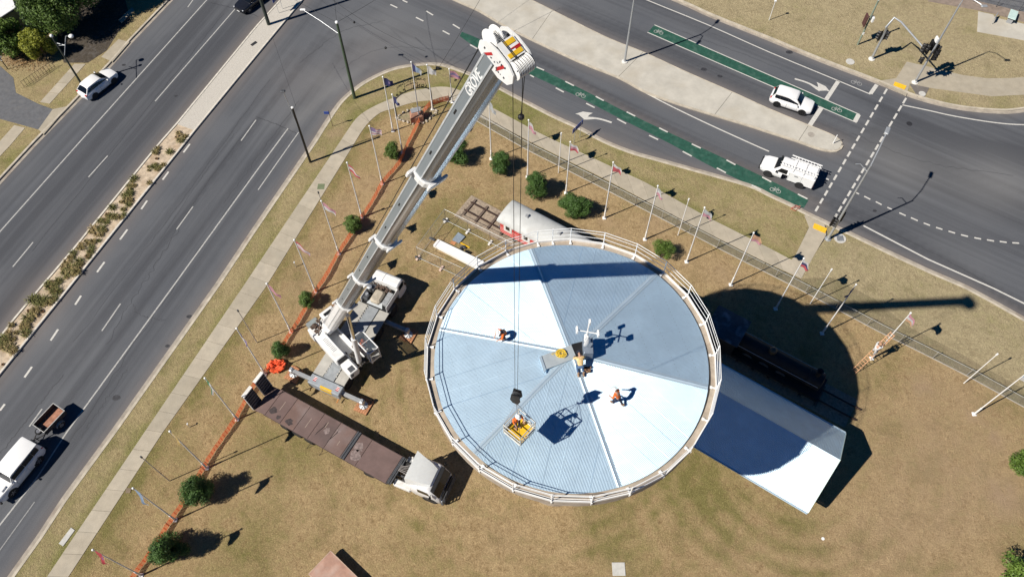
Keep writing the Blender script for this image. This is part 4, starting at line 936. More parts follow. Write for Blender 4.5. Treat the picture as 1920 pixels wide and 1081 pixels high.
# ---- service ute with ladders
def ute():
    p = G(1478, 317, 1.0); t = thing('service_ute', 'white service ute with ladders on its canopy driving away from the crossing', 'ute', (p.x, p.y, 0), math.radians(152.5))
    W = 1.9; w = W / 2; L = 5.2
    b = MB(); rings = []
    for x, kw, zt, zb in ((.35, .97, 1.12, .34), (1.0, .98, 1.12, .34), (1.5, .97, 1.10, .34), (2.1, .93, 1.04, .36), (2.42, .84, .96, .40), (2.58, .66, .78, .46)):
        ww = w * kw; rings.append([(x, y, z) for y, z in ((-ww * .9, zb), (-ww, zb + .2), (-ww, zt - .15), (-ww * .9, zt - .01), (-ww * .4, zt + .05), (ww * .4, zt + .05), (ww * .9, zt - .01), (ww, zt - .15), (ww, zb + .2), (ww * .9, zb))])
    b.loft(rings); b.build('body', M_CARW, t, 40)
    c = MB(); c.loft([[(x, y, z) for y, z in ((-a, 1.08), (-bb, zt - .06), (-bb * .8, zt), (bb * .8, zt), (bb, zt - .06), (a, 1.08))] for x, a, bb, zt in ((-.22, .90, .74, 1.74), (.55, .90, .75, 1.76), (.72, .9, .73, 1.72), (1.32, .86, .80, 1.10))]); c.build('cab', M_CARW, t, 40)
    g_ = MB(); g_.loft([[tuple(Vector((x, y * a, z)) + Vector((.02, 0, .02))) for y in (-1, -.5, 0, .5, 1)] for x, a, z in ((.78, .66, 1.70), (1.26, .74, 1.16))], cap=False, closed=False); g_.build('windscreen', M_GLASS, t)
    for sg in (-1, 1):
        P = [(-.05, sg * .90, 1.16), (.95, sg * .90, 1.16), (.62, sg * .785, 1.62), (-.05, sg * .785, 1.64)]
        MB().add(P, [(0, 1, 2, 3)] if sg < 0 else [(3, 2, 1, 0)]).build('side_window', M_GLASS, t)
        m = MB(); m.cbox((.95, sg * 1.05, 1.25), (.14, .22, .2), .04); m.build('mirror', M_BLACK, t)
        m = MB(); m.cbox((2.44, sg * .68, .80), (.16, .34, .16), .04); m.build('headlight', M_LAMP, t)
    cb = MB(); cb.cbox((-1.48, 0, 1.13), (2.5, 1.92, 1.24), .05); cb.build('canopy', M_CARW, t)
    for sg in (-1, 1):
        v = MB(); v.box((-.95, sg * .965, 1.42), (.36, .02, .16)); v.build('canopy_vent', M_GREY, t)
        d = MB(); d.box((-.28, sg * .965, 1.1), (.02, .02, 1.1)); d.box((-1.5, sg * .965, 1.1), (.02, .02, 1.1)); d.build('door_gap', M_GREY, t)
    bb = MB(); bb.cbox((2.60, 0, .58), (.14, 1.5, .22), .04); bb.tube((2.62, -.5, .55), (2.62, -.5, .95), .04); bb.tube((2.62, .5, .55), (2.62, .5, .95), .04); bb.tube((2.62, -.5, .93), (2.62, .5, .93), .04); bb.build('bull_bar', M_BLACK, t)
    am = MB().lathe([(.05, -.02), (.44, -.02), (.44, .02), (.05, .02)], axis='y', n=20).mesh('wheel_arch', M_DARK)
    for x in (1.62, -1.55):
        for sg in (-1, 1): link('wheel_arch', am, t, (x, sg * .955, .42)); add_wheel(t, x, sg * .86, .39, .24)
    rk = MB()
    for x in (-.45, -1.45, -2.5):
        rk.tube((x, -.9, 1.98), (x, .9, 1.98), .03); [rk.tube((x, s * .88, 1.72), (x, s * .88, 1.98), .03) for s in (-1, 1)]
    rk.build('roof_rack', M_WHITE, t)
    for y, nm, x0, x1 in ((.52, 'aluminium ladder', -2.75, .85), (-.72, 'ladder', -2.8, .15)):
        ld = thing('ladder', 'white extension ladder lying along the driver side of the service ute roof' if y > 0 else 'white ladder lying along the far side of the service ute roof', 'ladder', t.location, t.rotation_euler[2], 'ladders on the service ute')
        for dy in (-.18, .18): MB().box(((x0 + x1) / 2, y + dy, 2.05), (x1 - x0, .05, .09)).build('stile', M_WHITE, ld)
        rm = MB(); rm.box((0, 0, 0), (.05, .34, .04)); rm = rm.mesh('rung', M_WHITE)
        for k in range(int((x1 - x0) / .3)): link('rung', rm, ld, (x0 + .15 + k * .3, y, 2.05))
    tl = MB(); [tl.cbox((-2.75, s * .8, .8), (.06, .14, .3), .02) for s in (-1, 1)]; tl.build('tail_light', M_RED, t)
    return t
UTE = ute()

# ---- prime mover and flat-deck trailer
def semi():
    o = Vector((-8.84, 19.97, 0)); r = math.radians(-29.05)
    t = thing('flatbed_trailer', 'long rusty brown flat deck trailer with its two loading ramps folded upright', 'trailer', o, r)
    MD = [mat('rusty_deck_%d' % i, c, .85, .1, var=.14, scale=.9, stain_or_gloss=s, stain_or_gloss_amt=.55, bump=.12) for i, (c, s) in enumerate((((.155, .103, .094), (.085, .065, .062)), ((.17, .108, .092), (.23, .19, .185)), ((.145, .097, .088), (.20, .15, .14))))]
    xs = [-12.1, -10.6, -9.3, -7.9, -6.3, -4.75, -3.3, -.45]
    for i, (a, b) in enumerate(zip(xs[:-1], xs[1:])): MB().cbox(((a + b) / 2, 0, 1.33), (b - a - .025, 2.40, .10), .015).build('deck_plate', MD[i % 3], t)
    tl = MB(); tl.loft([[(x, y, z) for y, z in ((-1.2, zt - .1), (-1.2, zt), (1.2, zt), (1.2, zt - .1))] for x, zt in ((-13.3, 1.0), (-12.12, 1.38))]); tl.build('beaver_tail', MD[0], t)
    fr = MB()
    for y in (-.45, .45): fr.box((-6.4, y, 1.1), (12.0, .14, .3))
    for y in (-1.2, 1.2): fr.box((-6.3, y * 1.005, 1.27), (11.9, .06, .16))
    fr.build('chassis', mat('brown_chassis', (.10, .07, .065), .8, .2, var=.25), t)
    hb = MB()
    for x, z in ((-.36, 1.42), (-.22, 1.52), (-.08, 1.46)): hb.box((x, 0, z), (.09, 2.36, .12))
    for y in (-1.1, -.4, .4, 1.1): hb.box((-.22, y, 1.45), (.34, .08, .06))
    hb.build('headboard', M_DGREY, t)
    rk = MB(); rk.box((-4.62, 0, 1.43), (.10, 2.5, .10)); rk.box((-4.40, 0, 1.43), (.10, 2.5, .10)); rk.box((-4.51, 0, 1.40), (.14, 2.44, .05)); rk.build('cross_rack', M_DGREY, t)
    for s, y in ((-1, -.72), (1, .72)):
        rp = MB(); X = Matrix.Translation((-13.35, y, .95)) @ Matrix.Rotation(math.radians(-6), 4, 'Y')
        v = len(rp.v); rp.box((0, 0, 1.15), (.08, 1.0, 2.3)); rp.xform(X, v); v = len(rp.v)
        for k in (-.48, .48): rp.box((-.07, k, 1.15), (.12, .06, 2.34))
        rp.xform(X, v); ob = rp.build('loading_ramp', mat('ramp_grey', (.105, .10, .115), .75, .2, var=.2), t)
        v = MB(); 
        for k in range(6): v.box((.06, 0, .25 + k * .36), (.05, 1.0, .05))
        v.xform(X); v.build('cleat', M_BLACK, ob)
        v = MB(); v.box((-.02, 0, 2.36), (.3, 1.06, .1)); v.box((.0, -.5 if s < 0 else .5, 1.2), (.1, .05, 2.3)); v.xform(X); v.build('ramp_edge', M_WHITE_OLD, ob)
    for x in (-8.0, -9.2, -10.4):
        for y in (-1.0, 1.0): add_wheel(t, x, y, .48, .36)
    mg = MB(); [mg.box((-9.2, y, 1.1), (3.6, .4, .05)) for y in (-1, 1)]; mg.build('mudguard', M_DGREY, t)
    for k, (x, y, r_, mm) in enumerate(((-11.7, -.55, .34, M_DARK), (-11.0, -.85, .22, M_DARK), (-10.0, -.75, .34, M_DARK), (-3.9, .2, .45, MATS['rusty_deck_1']), (-6.9, .1, .3, M_GREY), (-6.1, .55, .22, M_GREY), (-3.75, -.5, .5, M_GREY))):
        g_ = random.Random(k); m = MB(); m.poly([(x + r_ * g_.uniform(.6, 1.15) * math.cos(a), y + r_ * g_.uniform(.6, 1.15) * math.sin(a), 1.3835) for a in np.linspace(0, 2 * PI, 15)[:-1]]); m.build('deck_stain', mat('deck_stain_dark', (.055, .042, .042), .9, var=.4, scale=7) if mm is M_DARK else mat('deck_scuff', (.215, .165, .155), .85, var=.4, scale=5), t)
    m = MB(); [m.box((x, y, 1.384), (.02, l_, .006)) for x, y, l_ in ((-11.3, .1, .8), (-8.6, -.1, .9), (-7.2, .5, .5), (-5.5, -.3, .4))]; m.build('chalk_mark', mat('chalk', (.55, .45, .36), .9), t)
    st = MB()
    for x in (-7.6, -6.4): st.path([(x, -1.22, 1.3), (x + .1, -.4, 1.395), (x + .3, .3, 1.40), (x + .25, 1.22, 1.3)], .022, 5); st.path([(x, -1.22, 1.3), (x - .1, -1.3, .6), (x - .35, -1.65, .16)], .02, 5)
    st.build('tie_down_strap', M_BLACK, t)
    lg = MB(); [lg.box((-2.6, y, .65), (.14, .14, .95)) for y in (-.7, .7)]; lg.build('landing_leg', M_DGREY, t)

    q = Vector((-9.43, 18.91, 0)) + Vector((.454, .891, 0)) * 1.52; t = thing('prime_mover', 'white truck tractor with a sloped roof fairing hitched to the rusty flat deck trailer', 'truck', q, math.radians(-22.5))
    ch = MB(); [ch.box((-.9, y, .95), (5.2, .12, .28)) for y in (-.42, .42)]; ch.lathe([(.5, 1.16), (.5, 1.22), (.05, 1.22)], (-1.5, 0, 0)); ch.build('chassis', M_DGREY, t)
    cb = MB(); rings = []
    for x, ww, zt, zb in ((1.45, 1.18, 2.62, .75), (1.8, 1.22, 2.75, .6), (2.9, 1.22, 2.78, .55), (3.15, 1.21, 2.62, .5), (3.80, 1.16, 1.62, .45), (3.9, 1.08, 1.2, .5)):
        rings.append([(x, y, z) for y, z in ((-ww * .95, zb), (-ww, zb + .15), (-ww, zt - .25), (-ww * .9, zt - .05), (-ww * .6, zt), (ww * .6, zt), (ww * .9, zt - .05), (ww, zt - .25), (ww, zb + .15), (ww * .95, zb))])
    cb.loft(rings); cb.build('cab', M_CARW, t, 40)
    fa = MB(); fa.loft([[(x, y, z) for y, z in ((-a, zb), (-b_, zt), (-b_ * .5, zt + .03), (b_ * .5, zt + .03), (b_, zt), (a, zb))] for x, a, b_, zb, zt in ((1.18, 1.20, 1.16, 2.5, 3.72), (1.7, 1.12, 1.02, 2.7, 3.52), (2.5, .98, .86, 2.78, 3.18), (3.02, .78, .66, 2.76, 2.86))]); fa.build('roof_fairing', mat('fairing_white', (.78, .80, .79), .35, var=.04), t, 50)
    ws = MB(); ws.loft([[tuple(Vector((x, y * a, z + .04 * (1 - y * y))) + Vector((.03, 0, .03))) for y in (-1, -.5, 0, .5, 1)] for x, a, z in ((3.17, 1.06, 2.56), (3.80, 1.08, 1.60))], cap=False, closed=False); ws.build('windscreen', M_GLASS, t)
    sv2 = MB(); sv2.cbox((3.30, 0, 2.60), (.34, 2.1, .08), .03); sv2.build('sun_visor', M_BLACK, t)
    gr = MB(); gr.cbox((3.96, 0, 1.15), (.14, 1.9, .9), .04); gr.build('grille', M_BLACK, t)
    bu = MB(); [bu.tube((4.12, -1.12, z), (4.12, 1.12, z), .045) for z in (.55, .85, 1.15, 1.45)]; [bu.tube((4.12, y, .5), (4.12, y, 1.5), .05) for y in (-1.1, -.5, .5, 1.1)]; bu.cbox((4.0, 0, .5), (.25, 2.3, .3), .05); bu.build('bull_bar', M_DGREY, t)
    for sg in (-1, 1):
        MB().add([(2.1, sg * 1.235, 1.75), (3.1, sg * 1.235, 1.75), (2.95, sg * 1.235, 2.42), (2.1, sg * 1.235, 2.45)], [(0, 1, 2, 3) if sg < 0 else (3, 2, 1, 0)]).build('side_window', M_GLASS, t)
        m = MB(); m.cbox((3.25, sg * 1.42, 2.1), (.12, .24, .5), .04); m.tube((3.25, sg * 1.2, 2.3), (3.25, sg * 1.4, 2.3), .02); m.build('mirror', M_BLACK, t)
        m = MB(); m.cbox((3.95, sg * .88, .9), (.12, .36, .26), .04); m.build('headlight', M_LAMP, t)
        m = MB(); m.lathe([(.05, -.02), (.60, -.02), (.60, .03), (.05, .03)], (2.95, sg * 1.2, .55), 'y', 20); m.build('wheel_arch', M_DARK, t)
        for x in (2.95, -1.0, -2.3): add_wheel(t, x, sg * 1.02, .5, .36)
    tk = MB(); tk.cbox((.65, -1.0, .88), (1.5, .55, .5), .08); tk.build('fuel_tank', M_WHITE_OLD, t)
    tk = MB(); tk.cbox((.6, 1.0, .85), (1.1, .5, .5), .08); tk.build('battery_box', M_GREY, t)
    ex = MB(); ex.tube((.95, .75, .9), (.95, .75, 2.3), .22, n=14); ex.tube((.95, .75, 2.3), (.85, .75, 2.9), .07, n=8); ex.build('air_cleaner', M_WHITE_OLD, t, 40)
    en = MB()
    for k in range(14): en.cbox((random.uniform(.1, 1.3), random.uniform(-.65, .6), random.uniform(1.05, 1.35)), (random.uniform(.15, .45), random.uniform(.1, .4), random.uniform(.1, .3)), .03)
    en.build('engine', mat('greasy_engine', (.05, .048, .046), .5, .4, var=.5, scale=6), t)
    ho = MB()
    for k in range(5): ho.path([(1.2, -.4 + k * .2, 1.7), (.8, -.3 + k * .18, 1.55 + .1 * k), (.3, -.25 + k * .12, 1.6), (-.1, -.2 + k * .1, 1.5)], .03, 6)
    ho.build('air_hose', mat('hose_grey', (.22, .2, .19), .6), t, 60)
semi()

# ---- rusty steel deck at the bottom edge
o = G(620, 1032, .95); t = thing('rusty_deck', 'rusty pinkish flat steel deck poking into the picture at the bottom edge', 'trailer', (o.x, o.y, 0), math.radians(-41))
MB().cbox((3.0, -1.08, .88), (6.0, 2.16, .14), .02).build('deck', mat('pink_rust', (.40, .235, .175), .9, var=.16, scale=1.6, stain_or_gloss=(.46, .36, .31), stain_or_gloss_amt=.6), t)
m = MB(); m.cbox((3, .0, .84), (6.04, .08, .24), .02); m.cbox((3, -2.16, .84), (6.04, .08, .24), .02); m.cbox((0.0, -1.08, .84), (.08, 2.2, .24), .02); m.build('edge_rail', mat('pink_rust_edge', (.46, .33, .25), .9, var=.2), t)
m = MB(); [m.box((x, y, .4), (.14, .14, .8)) for x in (.3, 3, 5.7) for y in (-.2, -1.95)]; m.build('leg', M_DGREY, t)
# ============================================================ MOBILE CRANE
CO = Vector((-15.5, 27.12, 0)); CR = math.atan2(10.36, 4.85)
M_BOOM = mat('boom_grey', (.26, .295, .32), .40, .3, var=.07, scale=1.2, stain_or_gloss=(.24, .27, .29), stain_or_gloss_amt=.4, stretch=(.25, 3, 3))
M_BELLY = mat('boom_belly', (.20, .22, .255), .26, .68, var=.45, scale=1.5, stain_or_gloss=(.70, .73, .77), stain_or_gloss_amt=.9, stretch=(.10, 4, 4))  # pale lengthwise streaks are gloss reflections painted into the colour
M_DECKC = mat('crane_deck_grey', (.40, .385, .35), .8, var=.1, scale=2, stain_or_gloss=(.28, .27, .25), stain_or_gloss_amt=.45)
M_DECKG = mat('crane_chequer_grey', (.30, .32, .335), .6, .2, var=.12, scale=3, stain_or_gloss=(.42, .42, .42), stain_or_gloss_amt=.4)
M_YEL = mat('yellow_paint', (.72, .44, .02), .5, var=.08)
M_CRW = mat('crane_white', (.76, .76, .75), .45, var=.07, scale=2, stain_or_gloss=(.55, .54, .52), stain_or_gloss_amt=.35)
crane = thing('mobile_crane', 'white all terrain mobile crane with its long grey boom raised over the water tower', 'crane', CO, CR)
MC = Matrix.Translation(CO) @ Matrix.Rotation(CR, 4, 'Z')
def cpart(name, mb, m_, sm=None, par=None): return mb.build(name, m_, par or crane, sm)
m = MB(); m.cbox((4.8, 0, 1.15), (9.6, 2.1, .7), .04); cpart('chassis', m, M_DGREY)
for y, x0, x1, mm in ((1.0, .75, 4.8, M_DECKC), (0, .75, 5.4, M_DECKG), (-1.05, .75, 8.3, M_DECKC), (1.05, 4.85, 8.3, M_DECKC), (0, 5.45, 8.3, M_DECKG)):
    m = MB(); m.cbox(((x0 + x1) / 2, y, 1.56), (x1 - x0 - .03, .92 if abs(y) > .5 else 1.02, .08), .015); cpart('deck_plate', m, mm)
for k, (x, y) in enumerate(((1.2, .48), (1.2, -.52), (5.4, .5))):
    m = MB(); [m.box((x + i * .26, y + .05 * (i % 2), 1.62), (.10, .14, .05)) for i in range(12)]; cpart('deck_cleats', m, M_DECKC)
# rear outrigger box with stripes
m = MB(); m.cbox((.28, 0, 1.12), (.86, 3.0, .86), .05); cpart('outrigger_box', m, mat('crane_box_grey', (.34, .37, .40), .5, .2, var=.1, scale=3))
for y in (1.0, -1.15):
    m = MB(); [m.box((.2 + .12 * i, y, 1.556), (.09, .26, .012)) for i in range(3)]; cpart('red_reflector', m, M_RED)
    m = MB(); [m.box((.26 + .12 * i, y, 1.557), (.05, .26, .012)) for i in range(3)]; cpart('white_reflector', m, M_WHITE)
m = MB(); m.box((-.165, -.25, 1.25), (.02, 1.1, .34)); m.box((-.06, -.25, 1.556), (.18, 1.1, .014)); cpart('yellow_stripe', m, M_YEL)
m = MB(); [m.tube((-.1, y, .55), (-.45, y, .5), .05) for y in (1.3, -1.3)]; cpart('tow_hook', m, mat('orange_steel', (.55, .22, .06), .7, var=.2))
def outrigger(x, sg, reach):
    b = MB(); b.cbox((x, sg * (reach / 2 + .5), .98), (.32, reach - .9, .36), .03); o = cpart('outrigger_beam', b, mat('outrigger_grey', (.33, .34, .35), .5, .2, var=.1))
    j = MB(); j.tube((x, sg * reach, .35), (x, sg * reach, 1.35), .12, n=12); j.cbox((x, sg * reach, 1.0), (.4, .3, .5), .04); j.build('jack', M_STEEL, o, 40)
    f = MB(); f.lathe([(.36, .26), (.36, .30), (.12, .36), (.01, .36)], (x, sg * reach, 0), n=16)
    for k in range(8):
        a = k * PI / 4; f.box((x + .22 * math.cos(a), sg * reach + .22 * math.sin(a), .34), (.34, .03, .1), Matrix.Rotation(a, 3, 'Z'))
    f.build('float_pad', M_STEEL, o)
    w = MC @ Vector((x, sg * reach, 0)); return w
M_MAT = mat('orange_brown_timber', (.42, .20, .10), .9, var=.25, scale=5, bump=.3)
def timber_mat(w, rot, label):
    t = thing('outrigger_mat', label, 'timber mat', (w.x, w.y, ZL), rot, 'timber mats under the crane outriggers')
    pm_ = MB(); pm_.cbox((0, 0, .09), (1.3, .19, .14), .015); pm_ = pm_.mesh('plank', M_MAT)
    for k in range(6): link('plank', pm_, t, (random.uniform(-.04, .04), -.5 + k * .2, 0), random.uniform(-.02, .02))
    bt = MB(); [bt.cbox((x, 0, .012), (.12, 1.2, .05), .01) for x in (-.45, .45)]; bt.build('batten', M_MAT, t)
for (x, sg, re, lb) in ((.35, 1, 3.45, 'orange brown timber mat under the outrigger beside the bundled orange mesh'), (.35, -1, 3.35, 'orange brown timber mat under the rear outrigger beside the truck trailer'), (7.7, -1, 3.55, 'orange brown timber mat half in shade under the outrigger facing the water tower'), (7.7, 1, 3.4, 'orange brown timber mat under the outrigger hidden behind the crane boom')):
    timber_mat(outrigger(x, sg, re), CR, lb)
for x in (1.5, 3.1, 5.0, 6.6, 9.1):
    for sg in (-1, 1): add_wheel(crane, x, sg * 1.22, .62, .46)
m = MB(); [m.box((5.0, sg * 1.22, 1.36), (9.0, .55, .06)) for sg in (-1, 1)]; cpart('mudguard', m, M_DGREY)
# road cab, engine deck
m = MB(); rings = []
for x, ww, zt, zb in ((10.35, 1.27, 2.58, .8), (10.6, 1.28, 2.66, .6), (11.15, 1.28, 2.66, .5), (11.32, 1.25, 2.55, .45), (11.68, 1.2, 1.75, .45), (11.75, 1.15, 1.1, .5)):
    rings.append([(x, y, z) for y, z in ((-ww, zb), (-ww, zt - .1), (-ww * .93, zt), (ww * .93, zt), (ww, zt - .1), (ww, zb))])
m.loft(rings); cab = cpart('road_cab', m, M_CRW)
m = MB(); m.loft([[(x + .03, y, z + .03) for y in (-1.1, 0, 1.1)] for x, z in ((11.36, 2.46), (11.68, 1.74))], cap=False, closed=False); m.build('windscreen', M_GLASS, cab)
for sg in (-1, 1): m = MB(); m.box((10.9, sg * 1.285, 2.05), (.7, .02, .6)); m.build('side_window', M_GLASS, cab)
m = MB(); m.box((10.85, .25, 2.665), (.95, .03, .02)); m.build('roof_seam', M_GREY, cab)
for sg in (-1, 1): m = MB(); m.cbox((11.3, sg * 1.45, 2.1), (.14, .2, .5), .04); m.build('mirror', M_BLACK, cab)
m = MB(); m.cbox((9.3, 1.25, 1.95), (2.0, .07, .7), .02); m.cbox((9.35, -1.27, 1.95), (2.1, .07, .7), .02); cpart('engine_side', m, M_CRW)
m = MB(); m.box((9.3, 0, 1.62), (2.1, 2.4, .08)); cpart('engine_floor', m, M_BLACK)
m = MB(); m.cbox((9.15, .05, 1.95), (1.3, .95, .5), .14); cpart('engine_cover', m, mat('beige_cover', (.42, .37, .29), .8, var=.18, scale=3, stain_or_gloss=(.3, .24, .17), stain_or_gloss_amt=.5))
m = MB(); m.cbox((8.75, .95, 1.95), (.55, .5, .45), .04); m.cbox((9.8, .85, 1.9), (.6, .5, .5), .05); cpart('hydraulic_box', m, M_DGREY)
m = MB(); [m.cbox((8.85 + i * .42, -.88, 1.95), (.4, .5, .45), .03) for i in range(3)]; cpart('tool_box', m, M_GREY)
m = MB(); [m.cbox((random.uniform(9.85, 10.2), random.uniform(-.9, .9), 1.95 + random.uniform(0, .2)), (random.uniform(.1, .35), random.uniform(.1, .3), .25), .03) for _ in range(16)]; m.path([(10.0, -.6, 2.1), (10.2, -.1, 2.25), (10.0, .4, 2.15), (9.6, .8, 2.1)], .05, 6); cpart('engine', m, mat('engine_brown', (.12, .08, .06), .6, .3, var=.6, scale=7))
m = MB(); m.lathe([(.2, 1.7), (.2, 2.35), (.22, 2.4), (.1, 2.45)], (9.55, 1.05, 0), n=14); m.tube((8.9, .95, 1.9), (8.9, .95, 2.3), .14, n=12); cpart('exhaust', m, M_STEEL, 40)
m = MB(); m.loft([[(8.3, y, z) for y, z in ((-.8, 1.61), (.8, 1.61), (.8, 1.62), (-.8, 1.62))], [(8.75, y, z) for y, z in ((-.6, 1.61), (.6, 1.61), (.6, 1.95), (-.6, 1.95))]]); cpart('sloped_panel', m, M_DECKG)
# ---- slewing upper structure
SC = Vector((-13.8, 30.27, 0)); TIP = G(943, 98, 47.6)
SA = math.atan2(TIP.y - SC.y, TIP.x - SC.x); MS = Matrix.Translation(SC) @ Matrix.Rotation(SA, 4, 'Z'); TO_C = MC.inverted() @ MS
RCH = (TIP - SC).to_2d().length
def spart(name, mb, m_, sm=None, par=None):
    mb.xform(TO_C); return mb.build(name, m_, par or crane, sm)
m = MB(); m.lathe([(1.05, 1.5), (1.05, 1.85), (.1, 1.85)], n=28); spart('turntable', m, M_DGREY, 40)
m = MB(); m.cbox((-.3, -.45, 2.25), (5.0, .1, .8), .02); m.cbox((-.3, .55, 2.25), (4.2, .1, .8), .02); m.cbox((-.4, 0, 1.92), (4.6, 1.0, .1), .02); spart('main_frame', m, M_CRW)
m = MB(); m.cbox((-1.0, -.98, 2.45), (3.4, .92, 1.0), .06); spart('engine_hood', m, M_CRW)
m = MB(); [m.box((-1.6 + .16 * i, -.92, 2.955), (.05, .36, .012)) for i in range(10)]; spart('hood_louvre', m, M_GREY)
m = MB(); m.cbox((1.75, -.95, 2.4), (1.3, .86, .9), .05); spart('front_hood', m, M_CRW)
m = MB(); m.cbox((.88, -.95, 2.62), (.34, .8, .5), .03); spart('hood_gap', m, M_BLACK)
m = MB(); m.box((2.05, -.95, 2.855), (.5, .5, .012)); m.cbox((2.42, -1.2, 2.5), (.1, .3, .3), .03); spart('hood_vent', m, M_DGREY)
m = MB(); m.cbox((-3.15, .75, 2.45), (1.15, 1.3, 1.5), .06); m.cbox((-2.95, -.7, 2.35), (.7, 1.5, 1.3), .06); spart('counterweight', m, M_CRW)
m = MB(); m.cbox((-3.1, .72, 3.205), (.7, .75, .02), .005); spart('counterweight_recess', m, M_BLACK)
m = MB(); m.tube((-3.75, -1.15, 2.3), (-3.75, -.2, 2.3), .42, n=20); spart('fuel_drum', m, mat('drum_grey', (.30, .33, .33), .5, .2, var=.1), 40)
m = MB(); [m.cbox((random.uniform(-3.4, -2.4), random.uniform(-1.1, .1), 3.0 + random.uniform(0, .15)), (random.uniform(.15, .4), random.uniform(.1, .3), .2), .03) for _ in range(12)]; m.path([(-3.6, .3, 2.8), (-3.2, -.2, 3.3), (-2.6, -.6, 3.2), (-2.2, -1.1, 3.0)], .05, 6); spart('hydraulics', m, mat('engine_brown', (.12, .08, .06)))
m = MB(); m.tube((-2.9, -.35, 2.75), (-2.9, .45, 2.75), .34, n=18); spart('winch_drum', m, M_DGREY, 40)
m = MB(); [m.cbox((random.uniform(.3, 2.2), random.uniform(-.4, .5), 2.25 + random.uniform(0, .35)), (random.uniform(.15, .5), random.uniform(.1, .3), random.uniform(.1, .3)), .03) for _ in range(18)]
for k in range(7): m.path([(1.0 + .1 * k, -.3, 2.3), (1.6 + .1 * k, .1 * k - .3, 2.9 - .05 * k), (2.2, .2 + .05 * k, 2.5), (2.3 - .2 * k, .6, 2.3)], .035, 6)
spart('hydraulic_hose', m, mat('hose_dark', (.07, .062, .055), .6, .3, var=.5, scale=6), 50)
# operator cab with glass roof (tilted back a little)
m = MB(); X0 = 0.0
fr = [(.15, .78), (2.05, .78), (2.3, .85), (2.3, 1.72), (.15, 1.72)]
for (a, b_) in zip(fr, fr[1:] + fr[:1]):
    m.tube((a[0], a[1], 3.45), (b_[0], b_[1], 3.45), .055, n=6); m.tube((a[0], a[1], 1.75), (a[0], a[1], 3.45), .055, n=6)
m.tube((1.2, .78, 3.45), (1.2, 1.72, 3.45), .03, n=6); m.box((1.22, 1.25, 1.95), (2.15, .96, .3)); m.box((.2, 1.25, 2.6), (.08, .9, 1.6)); ocab = spart('operator_cab', m, M_CRW)
for nm, P in (('roof_glass', [(.75, .82, 3.47), (2.1, .82, 3.47), (2.26, .9, 3.47), (2.26, 1.68, 3.47), (.75, 1.68, 3.47)]), ('front_glass', [(2.33, .85, 2.1), (2.33, 1.7, 2.1), (2.33, 1.7, 3.4), (2.33, .85, 3.4)])):
    pass
GLS = bpy.data.materials.new('clear_glass'); GLS.use_nodes = True; _b = GLS.node_tree.nodes['Principled BSDF']; _b.inputs['Base Color'].default_value = (.10, .12, .14, 1); _b.inputs['Roughness'].default_value = .05; _b.inputs['Alpha'].default_value = .55
m = MB(); m.add([(1.25, .83, 3.47), (2.05, .83, 3.47), (2.25, .9, 3.47), (2.25, 1.67, 3.47), (1.25, 1.67, 3.47)], [(0, 1, 2, 3, 4)]); spart('roof_glass', m, GLS, par=ocab)
m = MB(); m.add([(.2, .83, 3.47), (1.15, .83, 3.47), (1.15, 1.67, 3.47), (.2, 1.67, 3.47)], [(0, 1, 2, 3)]); spart('roof_glass', m, GLS, par=ocab)
m = MB(); m.add([(2.34, .87, 2.1), (2.34, 1.7, 2.1), (2.34, 1.7, 3.4), (2.34, .87, 3.4)], [(0, 1, 2, 3)]); m.add([(.2, 1.745, 2.1), (2.3, 1.745, 2.1), (2.3, 1.745, 3.4), (.2, 1.745, 3.4)], [(3, 2, 1, 0)]); spart('side_glass', m, GLS, par=ocab)
m = MB(); m.cbox((.75, 1.22, 2.3), (.5, .55, .35), .06); m.cbox((.48, 1.22, 2.75), (.14, .55, .7), .05); m.cbox((1.7, 1.22, 2.35), (.4, .5, .5), .05); spart('seat', m, M_BLACK, par=ocab)
# ---- telescopic boom
FX, FZ = -2.07, 3.2; EX, EZ = RCH - FX, TIP.z - FZ; BL = math.hypot(EX, EZ); ce, se = EX / BL, EZ / BL
MBm = TO_C @ Matrix.Translation((FX, 0, FZ)) @ Matrix(((ce, 0, -se, 0), (0, 1, 0, 0), (se, 0, ce, 0), (0, 0, 0, 1)))
def bpart(name, mb, m_, sm=None, par=None):
    o = mb.build(name, m_, par or crane, sm)
    if par is None: o.matrix_local = MBm
    return o
def outl(w, k=1.0): return [(-w, .34), (-w * .97, .40), (w * .97, .40), (w, .34), (w, -.10), (w * .88, -.36), (w * .58, -.54), (w * .2, -.61), (-w * .2, -.61), (-w * .58, -.54), (-w * .88, -.36), (-w, -.10)]
def bsec(x0, x1, w, k, name, mats, idx):
    m = MB(); o = outl(w); A = [(x0, y, z * k) for y, z in o]; B = [(x1, y, z * k) for y, z in o]; n = len(o)
    for i in range(n):
        j = (i + 1) % n; m.m(idx[i]); m.add([A[i], A[j], B[j], B[i]], [(3, 2, 1, 0)])
    m.m(0); m.add(A, [tuple(range(n))]); m.add(B, [tuple(range(n - 1, -1, -1))])
    return bpart(name, m, mats)
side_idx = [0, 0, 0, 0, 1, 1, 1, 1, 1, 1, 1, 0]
tt = [.045, .25, .431, .61, .807, .998]; wd = [.52, .48, .45, .42, .395]
